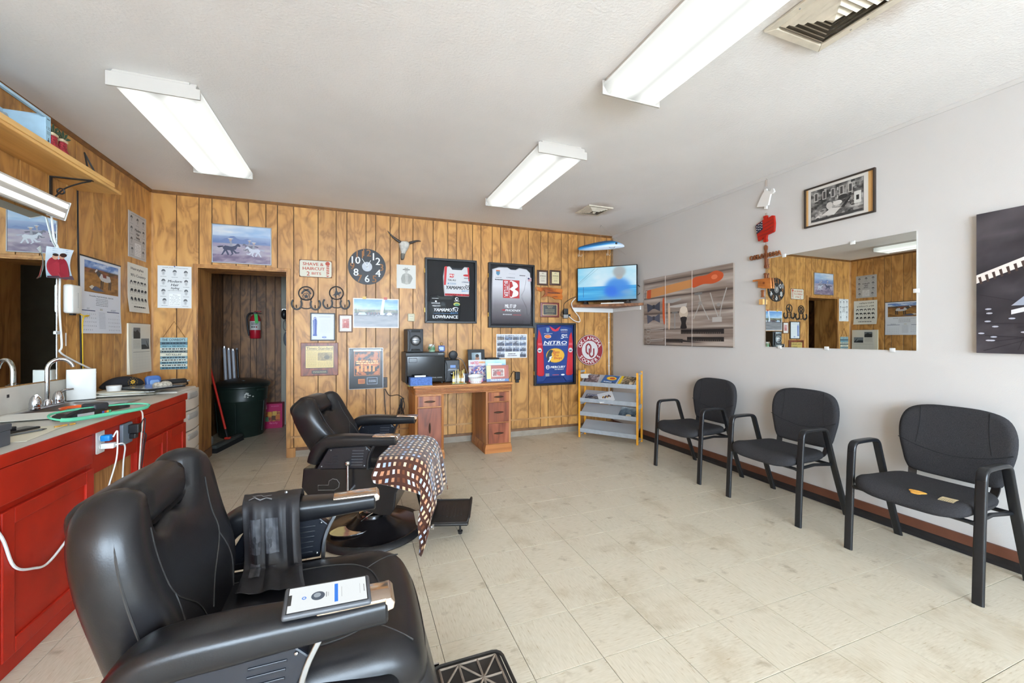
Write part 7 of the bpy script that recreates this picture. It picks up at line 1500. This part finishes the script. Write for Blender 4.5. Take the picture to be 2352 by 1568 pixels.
mag('brown hunting magazine with a yellow spine at the right of the top rack shelf', .59, 0, .20, .20, (96, 78, 58), lambda p: (p.paint(.15, 0, 1, 1, lambda x, y: mix((50, 40, 32), (180, 158, 124), .5+nz(x*3, y*3, 7)), 14, 12), p.rect(0, 0, .16, 1, (226, 186, 40)), p.ell(.8, .3, .12, .14, (200, 180, 150))), -.06)
mag('dark SHOOTING magazine on the second rack shelf', .155, 1, .19, .125, (34, 42, 70), lambda p: (p.text('SHOOTING', .5, .84, .16, (206, 210, 222), .9, .1, .001), p.paint(.05, .05, .95, .68, lambda x, y: mix((34, 40, 62), (190, 170, 140), .4+nz(x*2, y*2, 3)), 10, 8)), 0)
mag('white catalogue of fishing lures on the second rack shelf', .375, 1, .19, .20, (214, 214, 214), lambda p: [p.ell(.3+.06*k, .5+.07*math.sin(k*2.1), .05, .1, [(130, 84, 60), (190, 150, 50), (96, 80, 96), (60, 60, 70)][k % 4], 8) for k in range(9)], .5, .001)
mag('blue grey lakeside magazine on the third rack shelf', .605, 2, .21, .20, (96, 116, 130), lambda p: (p.paint(0, 0, 1, 1, lambda x, y: mix((40, 58, 72), (170, 184, 190), y*.9+.4*nz(x*2, y*2, 3)), 12, 12), p.greek(.1, .86, .9, .95, 1, (206, 212, 214), .8, 3), p.ell(.6, .2, .16, .12, (214, 196, 160))), -.04)
lf = thing('loose_leaflet', 'white leaflet sticking out at the left of the top rack shelf', 'leaflet', tuple((Matrix.Translation((P0[0], P0[1], 0)) @ Matrix.Rotation(ang, 4, 'Z') @ Vector((.04, .13, .782)))), ang+.6); lf.rotation_euler = (.5, 0, ang+.7); obj('sheet', bx(-.08, .08, -.05, .05, 0, .0015), PAPER, lf)

# ================================================================ RIGHT WALL
cv, w, h_ = on_right('canvas_print', 'three-panel canvas print of vintage barber tools on grey boards', 'canvas print', 1483, 643, 1688, 798)
pr_all = []
xs_ = [-.5, -.21, .105, .5]
PB_ = Print(w, h_)
def boards(x, y):
    b = (y*4.3) % 1; g = mix((120, 104, 94), (190, 178, 168), .5+.6*nz(x*.5, y*5, 2)); return mix((66, 54, 48), g, min(1, b*14, (1-b)*14+.2))
PB_.paint(0, 0, 1, 1, boards, 50, 110); p = PB_; tan = (204, 142, 84); org = (196, 84, 40)
p.poly([(.03, .70), (.60, .78), (.62, .89), (.04, .83)], tan); p.poly([(.04, .70), (.095, .705), (.10, .835), (.045, .83)], org); p.line([(.05, .705), (.02, .70), (.022, .83), (.05, .83)], .008, (120, 110, 104)); p.poly(spline([(.61, .775), (.72, .80), (.82, .79), (.9, .83), (.91, .90), (.84, .945), (.75, .91), (.62, .90)], 4), org); p.ell(.83, .87, .03, .03, (220, 120, 80))
for cy, c_ in ((.57, (66, 70, 84)), (.40, (88, 90, 104))): p.poly([(.04, cy+.06), (.12, cy+.02), (.15, cy+.02), (.22, cy+.07), (.22, cy-.07), (.15, cy-.03), (.12, cy-.03), (.05, cy-.08)], c_); p.rect(.12, cy-.03, .15, cy+.03, mix(c_, (0, 0, 0), .3))
p.poly(spline([(.255, .66), (.275, .68), (.28, .5), (.285, .33), (.27, .31), (.255, .45)], 3), (206, 88, 40)); p.poly(spline([(.325, .60), (.345, .6), (.352, .4), (.345, .25), (.33, .24), (.325, .4)], 3), (214, 186, 158)); p.poly([(.28, .64), (.48, .66), (.48, .63), (.38, .60), (.28, .61)], (170, 168, 166)); p.poly([(.34, .56), (.55, .58), (.54, .53), (.42, .53), (.34, .54)], (190, 184, 178))
p.rect(.40, .24, .415, .45, (150, 148, 146)); p.rect(.375, .45, .44, .475, (120, 118, 116)); p.ell(.51, .45, .05, .075, (206, 190, 170)); p.ell(.51, .49, .042, .05, (226, 214, 198)); p.poly(spline([(.475, .39), (.545, .39), (.535, .31), (.545, .24), (.475, .24), (.485, .31)], 3), (30, 28, 30))
for pts in ([(.62, .36), (.69, .58), (.67, .70)], [(.78, .34), (.70, .56), (.67, .70)], [(.87, .36), (.83, .50), (.79, .68)], [(.88, .36), (.90, .52), (.945, .72)]): p.line(spline(pts, 4, False), .012, (176, 172, 168))
p.rect(.63, .67, .71, .70, (120, 118, 116)); p.rect(.81, .31, .9, .37, (186, 182, 178)); p.ell(.69, .56, .02, .025, (150, 146, 142)); p.ell(.87, .52, .018, .022, (150, 146, 142))
for cy in (.21, .06): p.line([(.09, cy+.02), (.27, cy+.035)], .007, (190, 186, 180)); p.line([(.09, cy), (.26, cy+.01)], .006, (170, 166, 160)); [p.line([(.06+.028*math.cos(a), cy+dz+.03*math.sin(a)) for a in np.linspace(0, 6.28, 10)], .005, (176, 172, 166)) for dz in (.04, -.01)]
for x0, x1, y0, y1 in ((.48, .92, .165, .225), (.55, .92, .07, .125), (.3, .50, .045, .095)): p.rect(x0, y0, x1, y1, (34, 30, 30)); p.rects([(x0+.01+k*.018, y0, x0+.016+k*.018, y0+.02) for k in range(int((x1-x0)/.018)-1)], (96, 84, 76))
p.poly([(.46, .095), (.6, .065), (.74, .055), (.6, .052), (.46, .06)], (44, 40, 40))
for k in range(3):
    a, b = xs_[k]*w, xs_[k+1]*w; off = (-.004, .0, .004)[k]
    o = obj('canvas_panel', bx(a+.0015, b-.0015, -.022, -.0005, -h_/2, h_/2), M('canvas edge', (150, 136, 124), .8), cv)
PB_.build(cv, 'print', -.0226)
for k in (1, 2): obj('seam_gap', bx(xs_[k]*w-.002, xs_[k]*w+.002, -.0262, -.0222, -h_/2, h_/2), M('pale seam', (200, 190, 182), .8), cv)
# framed barbershop photograph
fb, w, h_ = on_right('framed_photograph', 'framed black and white barbershop photograph high on the white wall', 'picture', 1850, 437, 2016, 487)
y_a, z_a = RWp(1850, 437); y_b, z_b = RWp(2013, 383); y_c, z_c = RWp(1853, 525)
h_ = z_a-z_c; fb.location = (XR, (y_a+y_b)/2, (z_a+z_c)/2); w = abs(y_a-y_b)
frame_bars(fb, w, h_, .012, .02, M('dark wood frame', (52, 40, 32), .4)); backing(fb, w-.01, h_-.01, M('tan mat', (204, 158, 98), .8), -.008); pr = Print(w-.024, h_-.024); pr.rect(.035, .0, .93, 1, (214, 208, 200)); pr.rect(.08, .07, .87, .93, (44, 42, 42))
def shop(x, y): return mix((36, 34, 34), (206, 202, 196), .42+.55*nz(x*2.5, y*2.5, 3)+(.15 if y < .35 else 0))
pr.paint(.085, .075, .865, .925, shop, 60, 40); qq = random.Random(9)
for k in range(46): x, y = .1+.7*qq.random(), .5+.38*qq.random(); g_ = qq.choice([(44, 42, 42), (110, 108, 104), (196, 192, 186), (150, 146, 142)]); pr.rect(x, y, x+.012+.035*qq.random(), y+.02+.07*qq.random(), g_)
for k in range(30): x, y = .12+.68*qq.random(), .14+.35*qq.random(); pr.ell(x, y, .008+.03*qq.random(), .01+.04*qq.random(), qq.choice([(50, 48, 48), (90, 88, 86), (206, 202, 196), (150, 146, 142)]), 9)
for k in range(5): pr.rect(.14+.13*k, .62, .2+.13*k, .85, (196, 192, 186)); pr.rect(.15+.13*k, .64, .19+.13*k, .83, (70, 68, 66))
pr.ell(.38, .42, .05, .09, (196, 190, 184)); pr.ell(.5, .44, .07, .06, (210, 206, 200)); pr.poly([(.25, .2), (.4, .34), (.55, .3), (.45, .15)], (206, 202, 196)); pr.ell(.58, .56, .07, .06, (50, 48, 48)); pr.poly([(.55, .3), (.68, .52), (.7, .5), (.6, .28)], (40, 38, 38)); pr.rect(.74, .3, .84, .6, (206, 204, 198)); pr.rect(.77, .38, .81, .5, (40, 38, 38)); pr.rect(.09, .08, .86, .14, (60, 58, 58))
pr.build(fb, 'print', -.0086, GLOSS); pane(fb, w-.024, h_-.024, -.013)
# wall mirror with clips
mr2, w, h_ = on_right('wall_mirror', 'large frameless mirror clipped to the white wall above the waiting chairs', 'mirror', 1760, 590, 2104, 797)
y_a, z_a = RWp(2106, 530); y_b, z_b = RWp(1760, 796); h_ = z_a-z_b; mr2.location = (XR, (y_a+y_b)/2, (z_a+z_b)/2); w = abs(y_a-y_b)
obj('mirror_glass', bx(-w/2, w/2, -.006, -.0004, -h_/2, h_/2), MIRROR, mr2); CLR = M('clear plastic clip', (216, 216, 214), .15)
for x, z in ((-.40, -h_/2), (-.02, -h_/2), (.40, -h_/2), (-.36, h_/2), (.16, h_/2), (w/2, 0)): obj('clip', rbox(x-.016, x+.016, -.012, -.0005, z-.014, z+.014, .004, 2), CLR, mr2, smooth=40)
# dark canvas at the right edge of the frame
bc_, w, h_ = on_right('dark_canvas', 'dark canvas print of a pale comb on black leather, cut by the frame edge', 'canvas print', 2249, 494, 2249, 810)
ya, za = RWp(2249, 494); yb, zb = RWp(2247, 810); h_ = za-zb; w = 1.15; bc_.location = (XR, ya-w/2, (za+zb)/2)
obj('stretcher', bx(-w/2, w/2, -.03, -.0005, -h_/2, h_/2), M('white canvas edge', (206, 204, 200), .8), bc_); pr = Print(w, h_, (52, 46, 50))
pr.paint(0, 0, 1, 1, lambda x, y: mix((36, 32, 38), (80, 74, 78), .35+.5*nz(x*2, y*2, 3)+(.25 if y > .8 else 0)), 40, 30); pr.poly([(.0, .50), (.0, .56), (.5, .86), (.9, 1.0), (.95, .98), (.5, .80)], (222, 212, 204))
for k in range(34): x = .006+.024*k; y = .505+.58*x; pr.poly([(x, y+.035), (x+.010, y+.04), (x+.016, y-.012), (x+.008, y-.016)], (70, 52, 46))
q = random.Random(4)
for k in range(60): x, y = q.random(), .02+.42*q.random(); pr.ell(x, y, .012, .006, (176, 176, 186), 7)
for k in range(22): pr.line([(q.random(), q.random()*.5), (q.random(), q.random()*.5)], .003, (30, 26, 32))
pr.poly([(.12, .33), (.2, .45), (.5, .7), (.52, .68), (.2, .40), (.16, .33)], (150, 156, 170)); pr.poly([(.12, .27), (.5, .42), (.5, .46), (.12, .30)], (214, 212, 212)); pr.build(bc_, 'print', -.0304)
# hanging wooden OKLAHOMA ornament
oy_, oz_ = RWp(1762, 412); om = thing('oklahoma_ornament', 'string of wooden charms with a red flag and OKLAHOMA letters', 'ornament', (XR, oy_, oz_), -math.pi/2); zz = lambda v: RWp(1762, v)[1]-oz_
WH = M('white painted wood', (226, 222, 216), .6); RD_ = M('red painted wood', (186, 44, 34), .5, 0, .15, 20); BRW = wood('carved brown wood', (150, 92, 52), (126, 70, 38), (84, 44, 24), 9, 3, .45, 'z', 1, 3, False); HON = wood('honey wood', (196, 128, 64), (176, 104, 46), (134, 74, 30), 9, 3, .4, 'x', 1, 3, False); STR = M('string', (150, 120, 90), .9)
obj('nail', tube([(0, -.0006, .0), (0, -.012, .004)], .003, 6), STEEL, om); st_ = lambda a, b, x=.006: [obj('string', tube([(s_*x, -.012, zz(a)), (s_*x, -.012, zz(b))], .0016, 4), STR, om) for s_ in (-1, 1)]
st_(413, 428); ang_ = [(.0, .05), (.012, .05), (.016, .03), (.03, .02), (.045, .015), (.06, .035), (.075, .03), (.085, .0), (.07, -.012), (.05, -.012), (.04, -.05), (.028, -.1), (.012, -.105), (.012, -.13), (-.012, -.13), (-.012, -.105), (-.06, -.095), (-.085, -.09), (-.08, -.07), (-.05, -.02), (-.03, .015), (-.014, .03), (-.012, .05)]
za_ = zz(455); obj('white_charm', prism([(x, za_+z*1.0+.03) for x, z in ang_], -.024, -.006), WH, om, bev=.003)
st_(489, 500); zf = zz(526); fl_ = [(-.016, .12), (.016, .12), (.018, .10), (.012, .085), (.06, .105), (.078, .10), (.086, .03), (.08, -.04), (.07, -.048), (.016, -.06), (.012, -.09), (.018, -.11), (.01, -.12), (-.014, -.12), (-.018, -.10), (-.012, -.075), (-.065, -.1), (-.078, -.02), (-.09, .04), (-.082, .06), (-.012, .09), (-.018, .105)]
f_ = obj('flag_charm', prism([(x*1.05, zf+z*.98) for x, z in fl_], -.028, -.006), RD_, om, bev=.003); obj('canton', prism([(-.09, zf+.05), (-.024, zf+.078), (-.02, zf+.0), (-.08, zf-.03)], -.0295, -.028), M('navy paint', (34, 38, 58), .5), f_)
for i in range(4):
    for j in range(3): obj('star', ball((-.077+.016*i, -.0298, zf-.008+.022*j+.007*i+(.008 if i % 2 else 0)), .0045, .001, .0045, 6, 4), WH, f_)
for k in range(4): obj('carved_stripe', tube([(-.015 if k > 1 else -.07, -.0285, zf-.055+.032*k), (.02, -.0285, zf-.045+.032*k), (.078, -.0285, zf-.028+.032*k)], .0022, 4), M('dark red groove', (112, 24, 20), .7), f_)
st_(552, 564); bone = [(-.016, 0), (-.016, -.02), (-.01, -.04), (-.01, -.16), (-.016, -.18), (-.012, -.195), (.012, -.195), (.016, -.18), (.01, -.16), (.01, -.04), (.016, -.02), (.016, 0), (.006, .012), (-.006, .012)]
zb_ = zz(566); obj('bone_charm', prism([(x, zb_+z) for x, z in bone], -.022, -.008), BRW, om, bev=.002)
V2, F2 = text_geo('OKLAHOMA'); xa, xb = min(v[0] for v in V2), max(v[0] for v in V2); ya_, yb_ = min(v[1] for v in V2), max(v[1] for v in V2); k_ = .30/(xb-xa)
zt = zz(587); TV_ = [((x-(xa+xb)/2)*k_-.005+.25*(y-ya_)*k_*0, -.03, zt+(y-(ya_+yb_)/2)*k_*1.15) for x, y in V2]; nv = len(TV_)
bm = bmesh.new(); vs = [bm.verts.new(v) for v in TV_]
for f in F2:
    try: bm.faces.new([vs[i] for i in f])
    except Exception: pass
ext = bmesh.ops.extrude_face_region(bm, geom=bm.faces[:]); [setattr(v, 'co', v.co+Vector((0, .016, 0))) for v in ext['geom'] if isinstance(v, bmesh.types.BMVert)]
bm.verts.index_update(); obj('letters', ([tuple(v.co) for v in bm.verts], [tuple(v.index for v in f.verts) for f in bm.faces]), BRW, om); bm.free()
obj('letter_bar', bx(-.14, .135, -.014, -.011, zt-.008, zt+.004), BRW, om)
st_(613, 628); obj('peg_charm', prism([(x*.95, zz(628)+z*.36) for x, z in bone], -.024, -.010), BRW, om)
zk = zz(651); okl = [(-.12, .045), (-.12, .03), (-.068, .03), (-.07, -.03), (-.045, -.035), (-.02, -.042), (.01, -.045), (.03, -.05), (.058, -.05), (.055, .0), (.05, .045)]
ob_ = obj('state_charm', prism([(x, zk+z) for x, z in okl], -.03, -.012), HON, om, bev=.002); obj('knot_mark', ball((-.01, -.0302, zk+.005), .012, .0012, .010, 8, 5), M('knot', (120, 60, 24), .5), ob_)
obj('peg_charm', prism([(x*.8-.03, zz(666)+z*.32) for x, z in bone], -.024, -.010), BRW, om); st_(682, 688)
obj('hanging_block', rbox(-.055, -.015, -.035, -.008, zz(699), zz(686), .004, 2), wood('pale block', (206, 160, 96), (190, 140, 78), (150, 100, 50), 8, 2, .5, 'z', 1, 3, False), om)

# ================================================================ BACK ROOM
tc_ = thing('trash_can', 'dark green lidded trash can in the back room', 'trash can', (-1.425, 6.37, 0)); GRC = M('dark green plastic', (30, 44, 38), .4, 0, .15, 9)
obj('barrel', lathe([(.0, .002), (.245, .002), (.255, .02), (.285, .46), (.292, .47), (.288, .48), (.30, .63), (.315, .64), (.315, .66), (.30, .665), (0, .665)], 32), GRC, tc_, smooth=35)
obj('lid', lathe([(.325, .655), (.33, .67), (.318, .69), (.26, .715), (.12, .745), (0, .75)], 32), M('black green lid', (26, 33, 31), .35), tc_, smooth=40)
for a in (.2, math.pi+.2): obj('handle', rbox(.30, .35, -.06, .06, .60, .63, .008, 2), GRC, tc_).rotation_euler = (0, 0, a-.9)
for k in range(5): a = -1.6+k*1.256; obj('rib', tube([(.262*math.cos(a), .262*math.sin(a), .06), (.288*math.cos(a), .288*math.sin(a), .45)], .008, 6), GRC, tc_)
pr = Print(.12, .1); q = random.Random(8); [pr.ell(.1+.8*q.random(), .2+.6*q.random(), .09, .08, (190, 192, 184), 7) for k in range(14)]; po = pr.build(tc_, 'worn_sticker', 0, fn=lambda x, y, z: (x, y+x*x*1.6, z)); po.location = (.135, -.275, .55); po.rotation_euler = (-.06, 0, .45)
pbg = obj('bag_edge', mp(puff(spline([(-.1, 0), (-.06, .05), (.02, .06), (.1, .03), (.08, -.03), (-.04, -.04)], 4), .03, .03, 0, .02), lambda u, v, w: (u+.02, -.16+v, .705+w*(.8+.5*nz(u*8, v*8)))), M('grey film bag', (84, 88, 88), .2), tc_, smooth=60)
bx0, by0 = FLp(487, 1035, .03); bx1, by1 = FLp(557, 1001, .03); br_ = thing('push_broom', 'red handled push broom leaning in the back room doorway', 'broom', (-1.434, 5.755, 0), math.atan2(by1-by0, bx1-bx0)); BL = .60
obj('head', rbox(-BL/2, BL/2, -.035, .035, .045, .085, .012, 2), M('grey broom block', (74, 78, 76), .6), br_, smooth=40); obj('bristles', prism([(-BL/2-.01, 0), (BL/2+.01, 0), (BL/2-.01, .05), (-BL/2+.01, .05)], -.04, .04), M('black bristles', (26, 28, 30), .9, 0, .3, 120), br_); obj('clamp', rbox(-.02, .02, -.03, .03, .085, .11, .006, 2), M('red clamp', (190, 50, 36), .4), br_)
hx_, hy_ = -.025, -.02; Ri = Matrix.Rotation(-br_.rotation_euler.z, 3, 'Z'); tip = Ri @ Vector((-1.738+1.434, 6.06-5.755, 1.13)); obj('ferrule', cyl((0, 0, .10), tuple(tip*.1+Vector((0, 0, .085))), .014, n=10), BLACK, br_); obj('handle', cyl(tuple(tip*.08+Vector((0, 0, .09))), tuple(tip), .0125, n=12), M('red broom handle', (206, 44, 32), .35), br_, smooth=True)
for k, (u, v, r) in enumerate(((514, 796, .019), (524, 800, .019), (534, 802, .019), (543, 800, .015))):
    x, z = BWp(u, v, 6.8); t = thing('fluorescent_tube', ['pale spare lamp tube leaning furthest left behind the trash can', 'pale spare lamp tube second from the left behind the trash can', 'pale spare lamp tube in the middle of the bundle', 'spare lamp tube in a black sleeve at the right of the bundle'][k], 'lamp tube', (x+.07, 6.745, .0), 0, 'spare lamp tubes')
    m_ = M('frosted tube', (186, 188, 196), .3) if k < 3 else BLACK; dx_ = -.07; obj('glass_tube', cyl((0, 0, .012), (dx_, .075, z), r, n=12), m_, t, smooth=True); obj('end_ferrule', cyl((dx_*.985, .074, z*.985), (dx_, .075, z+.004), r*1.06, n=12), STEEL if k < 3 else M('sleeve label', (120, 120, 122), .5), t)
ex, ez = BWp(588, 745, 6.82); fe = thing('fire_extinguisher', 'red fire extinguisher with a green tag on the back room wall', 'fire extinguisher', (ex, YR2-.085, ez-.20))
obj('cylinder', lathe([(0, 0), (.06, .0), (.068, .012), (.068, .27), (.055, .31), (.025, .335), (.02, .35), (0, .35)], 24), M('red enamel', (172, 28, 44), .3), fe, smooth=40); obj('label_band', lathe([(.0688, .12), (.0688, .245)], 24), M('white label band', (190, 186, 180), .5), fe)
pr = Print(.09, .11); pr.greek(.05, .55, .95, .95, 3, (40, 40, 44), .5, 2); pr.rect(.1, .25, .3, .42, (40, 40, 44)); pr.rect(.4, .25, .6, .42, (40, 40, 44)); pr.rect(.7, .25, .9, .42, (150, 40, 44)); po = pr.build(fe, 'label_print', 0, fn=lambda x, y, z: (.0693*math.sin(x/.0693), -.0693*math.cos(x/.0693), z)); po.location = (0, 0, .18)
obj('valve', rbox(-.02, .02, -.02, .02, .345, .375, .004, 2), M('dark valve', (40, 36, 36), .4), fe); obj('lever', rbox(-.01, .07, -.01, .01, .38, .392, .003, 1), M('red lever', (170, 34, 40), .4), fe); obj('lever', mp(rbox(-.01, .08, -.01, .01, .36, .368, .003, 1), lambda x, y, z: (x, y, z-.1*x)), BLACK, fe); obj('hose', tube(spline([(-.02, 0, .36), (-.07, -.02, .35), (-.095, -.03, .28), (-.09, -.03, .18), (-.075, -.03, .08)], 5, False), .011, 8), BLACK, fe, smooth=True); obj('nozzle', cyl((-.075, -.03, .09), (-.07, -.03, .04), .014, .01, 10), BLACK, fe); obj('inspection_tag', mp(bx(.0, .042, -.078, -.076, .215, .345), lambda x, y, z: (x+(.345-z)*.1, y, z)), M('green tag', (70, 176, 84), .6), fe); obj('wall_bracket', bx(-.03, .03, .06, .084, .05, .3), BLACK, fe)
sx0, sy0 = FLp(600, 983); sx1, sy1 = FLp(637, 981); sn_ = thing('snack_box', 'magenta family snack box on the back room floor', 'snack box', (-1.155, 6.74, 0)); obj('carton', bx(-.125, .16, -.09, .09, 0, .345), M('magenta carton', (190, 24, 92), .5), sn_, bev=.003)
pr = Print(.285, .345, (196, 26, 96)); pr.paint(.14, .28, .9, .68, lambda x, y: mix((150, 30, 60), (230, 170, 70), .5+nz(x*2, y*2, 2)), 8, 6)
for x, y, c_ in ((.3, .38, (96, 150, 110)), (.45, .58, (230, 160, 60)), (.62, .42, (110, 70, 50)), (.66, .6, (226, 180, 90)), (.8, .45, (214, 120, 60))): pr.poly([(x-.1, y-.08), (x+.1, y-.1), (x+.09, y+.1), (x-.09, y+.09)], c_)
pr.text('family', .62, .2, .1, (232, 130, 176), .36); pr.rect(.06, .8, .32, .96, (226, 214, 220)); pr.rects([(.08, .83, .14, .93), (.2, .83, .26, .93)], (60, 30, 46)); pr.greek(.5, .88, .85, .92, 1, (222, 110, 160), .6, 2); po = pr.build(sn_, 'print', -.0906); po.location = (.0175, 0, .1725)
hx0, hz0 = BWp(652, 722, YR2); hg_ = thing('hanging_tools', 'black and silver tools hanging on the back room wall', 'tools', (hx0+.01, YR2, hz0)); obj('hook_rail', bx(-.03, .05, -.02, -.0004, .06, .08), STEEL, hg_); obj('black_brush', ball((0, -.05, .0), .04, .035, .075, 10, 7), BLACK, hg_, smooth=True); obj('wire_loop', tube([(.02+.035*math.cos(q), -.04, -.16+.08*math.sin(q)) for q in np.linspace(0, 6.28, 14, endpoint=False)], .005, 5, True), STEEL, hg_); obj('grey_bag', ball((.035, -.05, -.36), .045, .035, .11, 10, 7), M('grey bag', (120, 126, 132), .6), hg_, smooth=True); obj('strap', tube([(.02, -.03, .07), (.02, -.04, -.1), (.035, -.05, -.26)], .004, 5), STEEL, hg_)
bag = thing('bottle', 'pale plastic bottle on the floor behind the broom', 'bottle', (-1.66, 5.93, 0)); obj('body', lathe([(0, 0), (.035, .0), (.038, .06), (.03, .085), (.015, .1), (0, .1)], 14), M('pale bottle', (150, 148, 142), .4), bag, smooth=40); obj('cap', cyl((0, 0, .1), (0, 0, .115), .014, n=10), WHITEP, bag)
